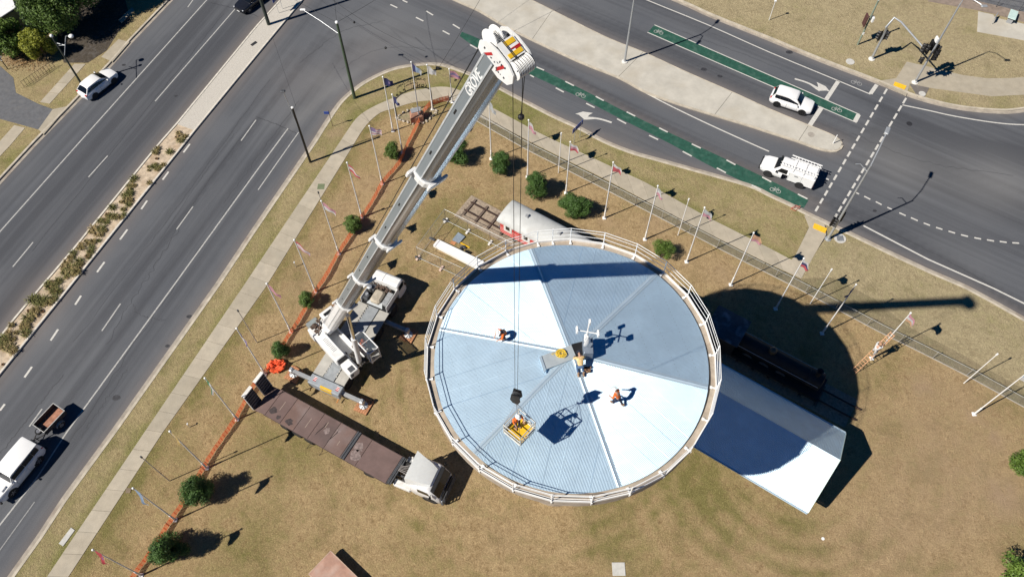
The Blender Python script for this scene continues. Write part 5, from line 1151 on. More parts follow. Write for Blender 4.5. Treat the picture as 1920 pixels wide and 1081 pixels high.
for i in range(5):
    x0 = tt[i] * BL - (0 if i == 0 else .8); x1 = tt[i + 1] * BL; w = wd[i]
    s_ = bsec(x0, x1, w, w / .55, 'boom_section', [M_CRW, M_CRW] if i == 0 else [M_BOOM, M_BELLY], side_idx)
    if i:
        for f in (.32, .66):
            q = MB(); q.box((x0 + (x1 - x0) * f, -w - .006, .12), (.30, .014, .06)); bpart('boom_slot', q, M_BLACK, par=s_)
    e = MB()
    for y, z in ((-w, .375 * w / .55), (-w * 1.0, -.10 * w / .55)): e.box(((x0 + x1) / 2, y - .004, z), (x1 - x0 - .1, .02, .055))
    bpart('boom_edge', e, mat('boom_edge_white', (.62, .65, .67), .4, .3), par=s_)
    if i < 4:
        c = MB(); o = outl(w * 1.11); k = w / .55 * 1.13
        c.loft([[(x1 - .22 + dx, y * f, z * k * f) for y, z in o][::-1] for dx, f in ((0, .94), (.03, 1.0), (.40, 1.0), (.43, .95))]); cl = bpart('boom_collar', c, M_CRW)
        q = MB(); q.cbox((x1 + .02, -w * 1.12, .40 * k), (.40, .42, .14), .03); q.cbox((x1 + .0, w * .2, -.60 * k), (.40, .9, .12), .03); bpart('collar_bracket', q, M_CRW, par=cl)
m = MB(); m.cbox((-.1, 0, .05), (1.9, .9, 1.05), .15); m.tube((-.3, -.62, 0), (-.3, .62, 0), .3, n=16); bpart('boom_foot', m, M_CRW, 40)
m = MB(); m.cbox((1.9, -.1, .62), (2.6, .5, .16), .05); bpart('boom_cover', m, M_CRW)
# luffing cylinder
P0 = Vector((1.75, .0, 2.2)); P1 = Vector((FX, 0, FZ)) + Vector((ce, 0, se)) * (.20 * BL) - Vector((-se, 0, ce)) * .7
m = MB(); m.tube(P0, P0.lerp(P1, .55), .22, n=16); spart('cylinder_barrel', m, M_CRW, 40)
m = MB(); m.tube(P0.lerp(P1, .54), P1, .15, n=14); spart('cylinder_rod', m, mat('chrome', (.75, .76, .78), .12, 1.0, var=.03), 40)
# lettering on the top section
def letters(txt, size, M, m_, par, name='lettering', ext=.006, spacing=1.0, shear=0.0, flip=False):
    cu = bpy.data.curves.new(name, 'FONT'); cu.body = txt; cu.size = size; cu.extrude = ext; cu.space_character = spacing; cu.shear = shear; cu.align_x = 'CENTER'; cu.align_y = 'CENTER'; cu.resolution_u = 2; cu.offset = .012 * size
    tmp = bpy.data.objects.new('tmp_text', cu); COL.objects.link(tmp); dg = bpy.context.evaluated_depsgraph_get(); me = bpy.data.meshes.new_from_object(tmp.evaluated_get(dg)); bpy.data.objects.remove(tmp)
    me.transform(M); me.materials.clear(); me.materials.append(m_); me.name = name
    return link(name, me, par)
Mt = Matrix.Translation((.968 * BL, -.402, .08)) @ Matrix.Rotation(math.radians(90), 4, 'X')
top_section = [c for c in crane.children if c.name.startswith('boom_section')][-1]
letters('GROVE', .42, Mt, M_WHITE, top_section, shear=.25, spacing=.95)
# boom head
XT = 0.0; HK = .58; MBm0 = MBm; MBm = MBm0 @ Matrix.Translation((1.0 * BL, 0, -.10)) @ Matrix.Scale(HK, 4)
hw = .62
plate = [(-.55, .55), (-.35, 1.02), (.15, 1.12), (.55, .85), (.78, .2), (.80, -.55), (.55, -1.05), (.1, -1.22), (-.35, -1.05), (-.62, -.5)]
head = None
m = MB()
for y0, y1 in ((-hw - .03, -hw + .05), (hw - .05, hw + .03)):
    m.loft([[(XT + x, y, z) for x, z in plate] for y in (y0, y1)])
m.cbox((XT - .1, 0, .1), (.8, .92, 1.3), .05); head = bpart('boom_head', m, M_CRW, 30)
m = MB(); m.loft([[(XT + .70, y, z) for y in (-.46, .46)] + [(XT + .76, y, z) for y in (.46, -.46)] for z in (-.52, .42)]); bpart('head_plate', m, M_CRW, par=head)
m = MB(); m.cbox((XT + .775, .12, .22), (.03, .56, .24), .01); m.cbox((XT + .775, .02, -.32), (.03, .80, .22), .01); bpart('yellow_panel', m, M_YEL, par=head)
m = MB(); m.box((XT + .78, .22, -.08), (.03, .5, .05)); m.box((XT + .78, .30, -.16), (.03, .3, .07)); bpart('red_marking', m, M_RED, par=head)
m = MB(); m.box((XT + .05, -hw - .038, .45), (.62, .012, .14), Matrix.Rotation(.5, 3, 'Y')); m.box((XT + .1, -hw - .038, -.35), (.7, .012, .16), Matrix.Rotation(.35, 3, 'Y')); bpart('red_stripe', m, M_RED, par=head)
m = MB(); [m.box((XT + random.uniform(-.3, .6), -hw - .04, random.uniform(-.9, .8)), (random.uniform(.04, .14), .016, random.uniform(.04, .1))) for _ in range(16)]; bpart('head_bolt', m, M_DGREY, par=head)['kind'] = 'stuff'
m = MB(); m.box((XT + .74, .0, -.62), (.06, .7, .22)); bpart('head_gap', m, M_BLACK, par=head)
for y in (-.34, .06, ):
    m = MB(); m.lathe([(.1, -.05), (.46, -.05), (.5, -.02), (.45, 0), (.5, .02), (.46, .05), (.1, .05)], (XT + .35, y, .85), 'y', 24); bpart('jib_sheave', m, M_WHITE, 30, par=head)
sh = MB(); sh.lathe([(.06, -.04), (.40, -.04), (.44, -.03), (.37, 0), (.44, .03), (.40, .04), (.06, .04)], axis='y', n=26)
for k in range(7):
    y = -.42 + k * .14; q = MB(); q.lathe([(.06, -.04), (.40, -.045), (.44, -.035), (.36, 0), (.44, .035), (.40, .045), (.06, .04)], (XT + .45, y, -.86), 'y', 26); bpart('rope_sheave', q, M_WHITE, 30, par=head)
    q = MB(); q.lathe([(.36, -.028), (.40, -.028), (.40, .028), (.36, .028)], (XT + .45, y + .07, -.86), 'y', 24); bpart('sheave_groove', q, M_BLACK, par=head)
m = MB(); m.tube((XT + .45, -.56, -.86), (XT + .45, .60, -.86), .06, n=8); m.box((XT + .80, .0, -1.02), (.05, 1.0, .05)); bpart('sheave_pin', m, M_DGREY, par=head)
m = MB(); m.cbox((XT + .3, .62, .55), (.22, .12, .3), .04); m.path([(XT + .2, .6, .4), (XT + .4, .66, .2), (XT + .5, .62, -.1)], .02, 5); m.tube((XT + .2, .1, 1.1), (XT + .25, .1, 1.42), .02, n=5); bpart('wind_sensor', m, M_BLACK, par=head)
m = MB(); [m.tube((XT + .80, y, .95), (XT + .83, y + .03, -.62), .014, n=5) for y in (-.2, -.13)]; bpart('head_rope', m, M_BLACK, par=head)
# hoist rope from the winch over the head, and the falls down to the hook block
wtop = MBm @ Vector((XT + .05, -.25, 1.15)); w0 = TO_C @ Vector((-2.9, 0, 3.05))
m = MB(); m.tube(w0, wtop, .018, n=5); cpart('hoist_rope', m, M_BLACK)
ROPE = Vector((.18, 15.69)); sv3 = MC.inverted()
ztop = (MC @ (MBm @ Vector((XT + .8, 0, -.9)))).z
m = MB()
for dx, dy in ((-.06, -.03), (.06, .03)):
    m.tube(sv3 @ Vector((ROPE.x + dx, ROPE.y + dy, 26.3)), sv3 @ Vector((ROPE.x + dx * 2.2, ROPE.y + dy * 2, ztop)), .011, n=5)
m.tube(sv3 @ Vector((ROPE.x + .22, ROPE.y, ztop - .2)), sv3 @ Vector((ROPE.x + .10, ROPE.y + .02, ztop - 2.4)), .012, n=5); cpart('hoist_fall', m, M_BLACK)
m = MB(); m.ball(sv3 @ Vector((ROPE.x + .10, ROPE.y + .02, ztop - 2.5)), .10, 8, 6); cpart('limit_weight', m, M_BLACK)

# ---- hook block and man basket
hk = thing('hook_block', 'black crane hook block hanging on wire ropes above the worker basket', 'hook', (ROPE.x, ROPE.y, 25.3), math.radians(-20))
m = MB()
for y in (-.16, .16): m.loft([[(x, y + d, z) for x, z in ((-.26, .35), (-.2, .95), (.2, .95), (.26, .35), (.12, .05), (-.12, .05))] for d in (-.03, .03)])
m.build('cheek_plate', M_BLACK, hk)
m = MB(); [m.lathe([(.05, -.03), (.24, -.03), (.20, 0), (.24, .03), (.05, .03)], (0, y, .6), 'y', 20) for y in (-.06, .06)]; m.build('sheave', M_DGREY, hk, 30)
m = MB(); m.tube((0, 0, .1), (0, 0, -.1), .06); m.path([(0, 0, -.05), (.1, 0, -.2), (.08, 0, -.34), (-.04, 0, -.38), (-.12, 0, -.28)], [.05, .055, .05, .04, .02], 8); m.build('hook', mat('hook_steel', (.20, .20, .21), .4, .6), hk, 50)
BZ = 22.85; bc = (G(963, 816, 23.8) + G(978, 795, 23.8)) / 2; BC = G(974, 800, 23.45); BC.z = BZ
bk = thing('work_basket', 'small steel worker basket with a yellow floor hanging from the crane hook', 'man basket', BC, math.radians(-41.6))
hx, hy = .56, .58
MB().box((0, 0, .03), (2 * hx, 2 * hy, .06)).build('floor', M_YEL, bk)
for (a, b_) in (((-hx, -hy), (hx, -hy)), ((hx, -hy), (hx, hy)), ((hx, hy), (-hx, hy)), ((-hx, hy), (-hx, -hy))):
    m = MB()
    for z in (.1, .55, 1.06): m.tube((*a, z), (*b_, z), .03, n=6)
    m.tube((*a, 0), (*a, 1.08), .032, n=6)
    A, B = Vector((*a, 0)), Vector((*b_, 0)); d = (B - A).normalized()
    m.add([tuple(A + Vector((0, 0, .08))), tuple(B + Vector((0, 0, .08))), tuple(B + Vector((0, 0, .28))), tuple(A + Vector((0, 0, .28)))], [(0, 1, 2, 3)])
    for k in range(1, 12):
        p = A.lerp(B, k / 12); m.tube((p.x, p.y, .1), (p.x, p.y, .62), .008, n=4)
    m.build('guard_rail', mat('basket_steel', (.62, .62, .58), .5, .4, var=.15), bk)
m = MB(); m.box((hx + .08, .15, .55), (.1, .5, .4)); m.build('tool_tray', mat('basket_steel', (.62, .62, .58)), bk)
inv = (Matrix.Translation(BC) @ Matrix.Rotation(math.radians(-41.6), 4, 'Z')).inverted(); top = inv @ Vector((ROPE.x, ROPE.y, 24.98))
for x in (-hx, hx):
    for y in (-hy, hy): m = MB(); m.tube((x, y, 1.06), top, .012, n=5); m.build('sling', M_STEEL if x < 0 else M_DGREY, bk)
# ============================================================ FLAGPOLES
M_POLE = mat('flagpole_white', (.82, .81, .79), .5, var=.05)
FL = dict(w=(.72, .70, .68), r=(.60, .10, .12), n=(.045, .05, .17), p=(.66, .32, .38), lb=(.36, .48, .66), g=(.08, .30, .16), o=(.72, .42, .25), y=(.70, .52, .22), v=(.30, .22, .40), gy=(.52, .54, .54))
FM = {k: mat('flag_' + k, v, .85, var=.12, scale=5) for k, v in FL.items()}
for f in FM.values():
    thin(f, .45)
    b_ = f.node_tree.nodes['Principled BSDF']; b_.inputs['Sheen Weight'].default_value = .2
def flag(par, h, pat, ang, fly=1.3, hoist=1.0, droop=.5, seed=0):
    keys = sorted({pat(u / 10 + .05, v / 6 + .08) for u in range(10) for v in range(6)}); r = random.Random(seed)
    nu, nv = 10, 6; a = math.radians(ang); P = []; ph = r.uniform(0, 6)
    for i in range(nu + 1):
        for j in range(nv + 1):
            u, v = i / nu, j / nv
            rad = fly * u * (1 - .22 * u) ; zz = h - .12 - hoist * v * (1 - .45 * u) - droop * (u ** 1.4) * fly + .04 * math.sin(u * 8 + v * 2 + ph)
            lat = .10 * math.sin(u * 7 + ph + v * 1.5) * u + .05 * math.sin(v * 5 + ph) * u
            P.append((.06 + rad * math.cos(a) - lat * math.sin(a), rad * math.sin(a) + lat * math.cos(a), zz))
    m = MB(); W = nv + 1; m.v = P
    for i in range(nu):
        for j in range(nv):
            m.f.append((i * W + j, (i + 1) * W + j, (i + 1) * W + j + 1, i * W + j + 1)); m.mi.append(keys.index(pat((i + .5) / nu, (j + .5) / nv)))
    return m.build('flag', [FM[k] for k in keys], par, 60)
def solid(k): return lambda u, v: k
def stripes(a, b, canton=None):
    return lambda u, v: canton if canton and u < .42 and v < .5 else (a if int(v * 6) % 2 == 0 else b)
def hband(*ks): return lambda u, v: ks[min(len(ks) - 1, int(v * len(ks)))]
def vband(*ks): return lambda u, v: ks[min(len(ks) - 1, int(u * len(ks)))]
def emblem(bg, fg): return lambda u, v: fg if .35 < u < .65 and .25 < v < .75 else bg
def flagpole(base, top, label, pat=None, ang=-20, sleeve=True, h=None, base_known=True, **k):
    if h is None: h = hgt(base, top, ZL)
    B = G(*base, ZL); t = thing('flagpole', label, 'flagpole', B, 0, 'flagpoles round the park')
    MB().tube((0, 0, 0), (0, 0, h), .056, .036, 8).build('pole', M_POLE, t, 50)
    if sleeve: m = MB(); m.tube((0, 0, 0), (0, 0, 1.25), .085, .075, 8); m.cbox((0, 0, .04), (.34, .34, .08), .02); m.build('base_sleeve', M_POLE, t, 50)
    MB().ball((0, 0, h + .05), .09, 8, 6).build('finial', M_WHITE, t, 60)
    m = MB(); m.tube((.055, 0, .9), (.05, .01, h - .05), .006, n=4); m.build('halyard', M_POLE, t)
    if pat: flag(t, h, pat, ang, seed=int(base[0]), **k)
    return t
FP = 'white flagpole '
flagpole((737, 246), (725, 144), FP + 'flying a dark navy flag just left of the entrance arch', emblem('n', 'v'), 5, fly=1.0)
flagpole((755, 287), (735, 178), FP + 'with a small blue flag rising beside the left arch leg', emblem('n', 'lb'), -30, fly=.7, droop=.8)
flagpole((787, 227), (774, 117), FP + 'in front of the boulder plaque with a blue and white flag', vband('n', 'lb', 'gy'), -25, fly=1.15, droop=.65)
flagpole((811, 205), (804, 122), FP + 'flying a plain white flag at the right side of the entrance arch', emblem('w', 'gy'), -20, fly=1.0)
flagpole((848, 192), (846, 149), FP + 'flying a pinkish flag half hidden behind the crane boom', hband('p', 'v', 'p'), -5, h=4.6)
flagpole((717, 345), (693, 237), FP + 'flying a red and white striped flag with a blue corner', stripes('p', 'w', 'v'), -8, fly=1.2, droop=.3)
flagpole((679, 408), (649, 306), FP + 'flying a red and white flag between two small round bushes', hband('r', 'w', 'r'), -35, droop=.7)
flagpole((636, 476), (604, 377), FP + 'flying a pale pink flag crossing a thin dark pole', hband('p', 'w'), -25, droop=.7)
flagpole((592, 547), (553, 450), FP + 'with a limp pink flag nearest the small upright tap', hband('r', 'w', 'p'), -28, droop=.85)
flagpole((546, 622), (500, 532), FP + 'with a drooping pink flag near the crane tail and a round bush', solid('p'), -30, fly=1.0, droop=1.1)
flagpole((497, 701), (444, 616), FP + 'with a limp navy and white flag beside the bundled orange mesh', vband('n', 'w', 'v'), -60, fly=.95, droop=1.1)
flagpole((445, 786), (383, 710), FP + 'with a limp green and white flag beside the trailer ramps', hband('g', 'w'), -70, fly=.9, droop=1.1)
flagpole((388, 877), (317, 810), FP + 'with a limp cream flag above the lone dark bush at lower left', solid('y'), -55, fly=.9, droop=1.2)
flagpole((329, 974), (249, 916), FP + 'with a limp blue flag between the two dark bushes at lower left', solid('lb'), -60, fly=1.0, droop=1.2)
flagpole((265, 1078), (174, 1031), FP + 'with a dark red and blue flag at the bottom left corner', emblem('r', 'v'), -55, fly=1.0, droop=.9)
flagpole((921, 298), (917, 189), FP + 'flying a grey white flag just right of the crane boom', solid('gy'), -50, fly=.95, droop=.7)
flagpole((989, 332), (991, 226), FP + 'with a pale pink flag rising behind the hoist rope', hband('w', 'p'), -45, fly=1.0, droop=.7)
flagpole((1061, 362), (1072, 267), FP + 'flying a white and pink flag between the two biggest round bushes', hband('w', 'p', 'r'), -20, fly=1.0)
flagpole((1133, 409), (1150, 305), FP + 'flying a red flag with white edge right of the round bushes', hband('w', 'r', 'r'), -30, fly=1.05)
flagpole((1209, 449), (1233, 349), FP + 'flying a pale grey flag above the chain-link fence', hband('gy', 'w', 'p'), -60, fly=.95)
flagpole((1287, 491), (1322, 390), FP + 'flying a grey and pink flag beside the sparse small bush', hband('gy', 'p'), -35, fly=1.0)
flagpole((1370, 534), (1413, 437), FP + 'flying an orange tinted flag over the footpath', hband('o', 'o', 'p'), -25, fly=1.1)
flagpole((1454, 579), (1505, 484), FP + 'with a small mixed flag near the path end, foot in the tower shadow', hband('w', 'n', 'r'), -45, fly=.9)
flagpole((1541, 625), (1605, 534), FP + 'flying a dark navy flag, its foot in the tower shadow', solid('n'), 215, fly=.8, droop=.9)
tB = G(1707, 587, ZL + 7.9)
_v = RW.T @ np.array([tB.x, tB.y, ZL - CAM_H]); bpx = (960 + FPX * _v[0] / _v[2], 540.5 + FPX * _v[1] / _v[2])
flagpole(bpx, (1707, 587), FP + 'being climbed by a worker on a leaning ladder', hband('p', 'w', 'o'), -60, fly=.9)
flagpole((1826, 776), (1920, 700), FP + 'at the far right edge of the lawn beside the fence', hband('lb', 'w'), -40, h=7.9)
def short_post(base, top, label, m_=None):
    h = hgt(base, top, ZL); t = thing('short_post', label, 'post', G(*base, ZL), 0, 'short thin posts between the flagpoles')
    MB().tube((0, 0, 0), (0, 0, h), .042, .032, 8).build('pole', m_ or M_POLE, t, 50)
    m = MB(); m.tube((0, 0, h), (0, 0, h + .22), .075, .07, 8); m.build('cap', m_ and M_DGREY or M_WHITE, t)
short_post((1047, 324), (1052, 252), 'thin short white post without a flag behind the hoist rope and bushes')
short_post((1271, 441), (1290, 375), 'thin short white post without a flag beside the middle of the chain-link fence')
short_post((1519, 569), (1555, 505), 'thin short white post without a flag at the edge of the tower shadow')
short_post((1807, 718), (1869, 666), 'thin short white post without a flag near the right edge')
M_POLE2 = mat('thin_pole_grey', (.46, .44, .42), .5, .2)
short_post((620, 429), (592, 364), 'thin dark tipped pole crossing a pink flag pole on the left lawn', M_POLE2)
short_post((482, 642), (446, 584), 'thin dark tipped pole left of the bundled orange mesh', M_POLE2)
short_post((318, 901), (267, 856), 'thin dark tipped pole beside the footpath at lower left', M_POLE2)

# ============================================================ FENCES
M_WIRE = mat('galvanised_wire', (.40, .41, .40), .5, .5, var=.15)
def chainlink(par, pts, h, sp=.13, r=.0045, name='wire_mesh', z0=ZL, m_=None, lean=0):
    m = MB(); L = plen(pts); n = int(L / sp); P = resample(pts, n + 1); k = max(1, int(h / sp))
    for s in (1, -1):
        for i in range(-k, n + 1):
            a, b = (i, 0.0), (i + k, h)
            if s < 0: a, b = (i + k, 0.0), (i, h)
            def at(q):
                i_, z = q
                j = min(max(i_, 0), n); return P[int(j)], z
            i0, i1 = a[0], b[0]; lo, hi = 0.0, 1.0
            if i0 < 0: lo = -i0 / k
            if i0 > n: lo = (i0 - n) / k
            if i1 > n: hi = 1 - (i1 - n) / k
            if i1 < 0: hi = 1 - (-i1) / k
            if hi - lo < .1: continue
            p = P[int(round(min(max(i0 + (i1 - i0) * lo, 0), n)))]; q = P[int(round(min(max(i0 + (i1 - i0) * hi, 0), n)))]
            A = Vector((p[0], p[1], z0 + h * lo)); B = Vector((q[0], q[1], z0 + h * hi)); d = (B - A).normalized(); t_ = d.cross(Vector((0, 0, 1))); t_ = t_.normalized() * r if t_.length > 1e-4 else Vector((r, 0, 0)); u = d.cross(t_).normalized() * r
            o = len(m.v); m.v += [tuple(A + t_), tuple(A - t_), tuple(B - t_), tuple(B + t_)]; m.f.append((o, o + 1, o + 2, o + 3)); m.mi.append(0)
    ob = m.build(name, m_ or M_WIRE, par); ob['kind'] = 'stuff'; return ob
FE = thing('chain_link_fence', 'low chain-link fence of silver posts and rails between the lawn and the right footpath', 'fence')
fh = 1.15; chainlink(FE, FENCE, fh)
N_ = int(plen(FENCE) / 2.85); FPp = resample(FENCE, N_ + 1)
fp_ = MB(); fp_.tube((0, 0, ZL), (0, 0, ZL + fh + .06), .028, n=6); fp_.ball((0, 0, ZL + fh + .07), .04, 6, 4); fp_ = fp_.mesh('post', M_STEEL, 50)
for p in FPp: link('post', fp_, FE, (p[0], p[1], 0))
for z, r, nm in ((ZL + fh, .02, 'top_rail'), (ZL + .05, .012, 'bottom_rail')):
    m = MB(); Q = resample(FENCE, 80); m.path([(x, y, z) for x, y in Q], r, 6); m.build(nm, mat('fence_rail', (.40, .41, .40), .6, .3), FE, 50)
ms = MB(); bar(ms, offset(resample(FENCE, 80), .05), offset(resample(FENCE, 80), -.06), .02, ZL + .02); ms.build('mowing_strip', mat('mow_strip', (.36, .31, .25), .9), FE)

def temp_fence(a, b, label, n, feet_col=M_WHITE_OLD, h=1.85):
    A, B = G2(*a, ZL), G2(*b, ZL); t = thing('temporary_fence', label, 'fence', (0, 0, 0), 0, 'temporary mesh fencing by the carriage')
    P = resample([A, B], n + 1); m = MB()
    for i in range(n):
        p, q = P[i], P[i + 1]; m2 = MB(); z0, z1 = ZL + .12, ZL + h
        for u, v in (((*p, z0), (*p, z1)), ((*q, z0), (*q, z1)), ((*p, z0), (*q, z0)), ((*p, z1), (*q, z1))): m2.tube(u, v, .02, n=6)
        d = Vector((q[0] - p[0], q[1] - p[1], 0)); L_ = d.length
        for k in range(1, int(L_ / .15)): s = k * .15 / L_; x, y = p[0] + d.x * s, p[1] + d.y * s; m2.tube((x, y, z0), (x, y, z1), .003, n=3, cap=False)
        for k in range(1, 7): z = z0 + (z1 - z0) * k / 7; m2.tube((*p, z), (*q, z), .003, n=3, cap=False)
        m2.build('mesh_panel', M_WIRE, t)
    ang = math.atan2(B[1] - A[1], B[0] - A[0])
    for p in P: f = MB(); f.cbox((0, 0, .07), (.22, .62, .14), .03); f.build('foot_block', feet_col, t, loc=(p[0], p[1], ZL)).rotation_euler = (0, 0, ang)
temp_fence((784, 484), (872, 524), 'temporary wire mesh fence panels on pinkish feet on the near side of the white beam', 2, mat('pink_block', (.62, .46, .38), .9))
temp_fence((836, 414), (962, 477), 'temporary wire mesh fence panels on pale feet between the white beam and the track', 3)
temp_fence((784, 484), (836, 414), 'temporary wire mesh fence panel across the end of the white beam', 2, M_DGREY)

def beam_box(name, label, cat, q, z0, z1, m_):
    P = PL(q, z1); c = np.mean(P, axis=0); mb = MB(); mb.prism([(p[0] - c[0], p[1] - c[1]) for p in P], z0, z1); o = mb.build(name, m_); o.location = (c[0], c[1], 0); return tag(o, label, cat)
beam_box('white_beam', 'long white sheet metal box beam lying on the grass beside the water tower', 'beam', [(821, 448), (812, 459), (896, 503), (908, 490)], ZL, ZL + .32, M_WHITE)
beam_box('metal_sheet', 'small blue grey metal sheet lying on the grass inside the mesh fencing', 'sheet', [(859, 435), (872, 443), (861, 455), (848, 449)], ZL, ZL + .16, mat('blue_grey_sheet', (.36, .43, .50), .4, .4))
beam_box('timber_stick', 'yellow timber stick on the grass beside the blue grey sheet', 'timber', [(863, 453), (881, 463), (880, 464.5), (862, 454.5)], ZL, ZL + .08, M_YEL)
beam_box('black_case', 'small black tool case on the grass beside the white beam', 'case', [(873, 467.5), (883, 472), (882, 474), (872, 470)], ZL, ZL + .2, M_BLACK)
beam_box('orange_cloth', 'small orange cloth on the grass beside the white beam', 'cloth', [(847, 451), (856, 454), (852, 459), (843, 455)], ZL, ZL + .05, mat('dull_orange', (.50, .22, .10), .9, var=.3))
o_ = MB(); [o_.cbox((random.uniform(-.3, .3), random.uniform(-.2, .2), .1), (.25, .18, .2), .03) for _ in range(6)]; o_ = o_.build('tool_heap', M_DGREY); o_.location = G(866, 465, ZL); tag(o_, 'little heap of dark tools on the grass between the white beam and the yellow stick', 'tools')

# orange barrier mesh
M_ORM = mat('orange_mesh', (.95, .27, .12), .7, var=.15, scale=4)
thin(M_ORM, .6)
def barrier(pts, label, h=.60, h1=None):
    P = PL(pts, ZL); P = smooth(P, 4); t = thing('barrier_mesh', label, 'safety barrier', (0, 0, 0), 0, 'orange safety mesh along the left flagpoles'); L = plen(P); n = int(L / .16); Q = resample(P, n + 1)
    wob = [.03 * math.sin(i * .21) + .015 * math.sin(i * .9) for i in range(n + 1)]; m = MB()
    lean = -.04
    T = np.gradient(np.array(Q), axis=0); T /= np.linalg.norm(T, axis=1)[:, None] + 1e-9
    def at(i, z): return (Q[i][0] + T[i][1] * lean * z * 0 - T[i][1] * (lean * z + wob[i]) , Q[i][1] + T[i][0] * (lean * z + wob[i]), ZL + .06 + z * (1 + .06 * math.sin(i * .23)))
    for k in range(6):
        z = h * k / 5.2
        for i in range(n): m.add([at(i, z), at(i + 1, z), at(i + 1, z + .085), at(i, z + .085)], [(0, 1, 2, 3)])
    for i in range(0, n, 2): a, b = at(i, 0), at(i, h); d = .035; tx, ty = T[i] * d; m.add([(a[0] - tx, a[1] - ty, a[2]), (a[0] + tx, a[1] + ty, a[2]), (b[0] + tx, b[1] + ty, b[2]), (b[0] - tx, b[1] - ty, b[2])], [(0, 1, 2, 3)])
    m.build('mesh_netting', M_ORM, t)
    pm_ = MB(); pm_.tube((0, 0, ZL), (0, 0, ZL + 1.1), .018, n=5); pm_ = pm_.mesh('stake', M_DGREY)
    for p in resample(P, max(2, int(L / 3.5))): link('stake', pm_, t, (p[0], p[1], 0))
barrier([(842, 189), (822, 194), (803, 203), (786, 232), (766, 272), (752, 305), (722, 342), (704, 372), (684, 405), (664, 436)], 'orange plastic safety mesh winding from the entrance arch down past the striped flag')
barrier([(664, 436), (650, 456), (634, 482), (616, 515), (594, 548), (570, 590), (542, 634), (526, 662)], 'orange plastic safety mesh along the middle flagpoles up to the heaped bundle')
barrier([(503, 696), (484, 715), (464, 752), (446, 785), (427, 812), (402, 850), (378, 890), (346, 944), (307, 1003), (276, 1050), (245, 1095)], 'orange plastic safety mesh from the trailer ramps down to the bottom edge')
bl = MB()
for k in range(46):
    a = k * .7; r = .2 + .55 * (k / 46); bl.path([(r * math.cos(a), .8 * r * math.sin(a), .1 + .35 * random.random()), (r * math.cos(a + .8) * 1.1, .8 * r * math.sin(a + .8), .2 + .35 * random.random()), (r * math.cos(a + 1.7), .8 * r * math.sin(a + 1.7) * 1.1, .05 + .3 * random.random())], [.10, .13, .06], 5)
o_ = bl.build('mesh_bundle', mat('orange_mesh_bundle', (.85, .10, .03), .7, var=.3, scale=6), None, 40); o_.location = G(519, 688, ZL); tag(o_, 'heaped bundle of orange safety mesh on the grass beside the bush', 'safety mesh')

# ============================================================ TREES AND PLANTS
def leaf_mat(name, c, c2):
    t = NT(name); n = t.noise(1.6, 3, .6); f = t.noise(9, 2, .5)
    col = t.mix(t.ramp(n, .35, .65), c, c2); col = t.mix(t.math('MULTIPLY', t.ramp(f, .5, .8), .5), col, tuple(min(1, v * 1.7) for v in c2))
    return t.done(col, .6, spec=.35)
LEAF = {'dark': leaf_mat('leaf_dark', (.034, .074, .016), (.070, .140, .028)), 'olive': leaf_mat('leaf_olive', (.048, .088, .016), (.10, .165, .03)), 'yellow': leaf_mat('leaf_yellow', (.14, .165, .015), (.27, .28, .03)), 'mid': leaf_mat('leaf_mid', (.055, .105, .014), (.12, .19, .03))}
M_BARK = mat('bark', (.15, .105, .07), .95, var=.3, scale=6, bump=.4)
def crown_mesh(R, Hc, n, leaf, seed, shape='cone', nc=26):
    r = np.random.default_rng(seed); C = []
    for i in range(nc):                 # clumps spread through the crown's volume
        z = r.random() ** (1.3 if shape == 'cone' else .9); k = (1 - .75 * z) if shape == 'cone' else math.sqrt(max(.1, 1 - (1.7 * z - .75) ** 2))
        a = r.random() * 2 * PI; q = math.sqrt(r.random()) * .85
        C.append((R * k * q * math.cos(a), R * k * q * math.sin(a), Hc * (.08 + .82 * z), R * (.26 + .18 * r.random()) * (.6 + .4 * k)))
    C = np.array(C); w = C[:, 3] ** 2; idx = r.choice(nc, n, p=w / w.sum())
    d = r.normal(size=(n, 3)); d /= np.linalg.norm(d, axis=1)[:, None]
    P = C[idx, :3] + d * (C[idx, 3] * (.55 + .5 * r.random(n)))[:, None]; P[:, 2] = np.maximum(P[:, 2], .05)
    nrm = d + r.normal(size=(n, 3)) * .55; nrm[:, 2] += .35; nrm /= np.linalg.norm(nrm, axis=1)[:, None]
    t = np.cross(nrm, r.normal(size=(n, 3))); t /= np.linalg.norm(t, axis=1)[:, None]; b = np.cross(nrm, t)
    L = leaf * (.7 + .7 * r.random(n))[:, None]; Wd = L * .42
    V = np.stack([P - t * L, P + b * Wd + nrm * .2 * Wd, P + t * L, P - b * Wd + nrm * .2 * Wd], 1).reshape(-1, 3)
    me = bpy.data.meshes.new('crown'); me.vertices.add(4 * n); me.vertices.foreach_set('co', V.astype(np.float32).ravel())
    me.loops.add(4 * n); me.loops.foreach_set('vertex_index', np.arange(4 * n, dtype=np.int32)); me.polygons.add(n); me.polygons.foreach_set('loop_start', np.arange(0, 4 * n, 4, dtype=np.int32)); me.update(calc_edges=True)
    return me, C
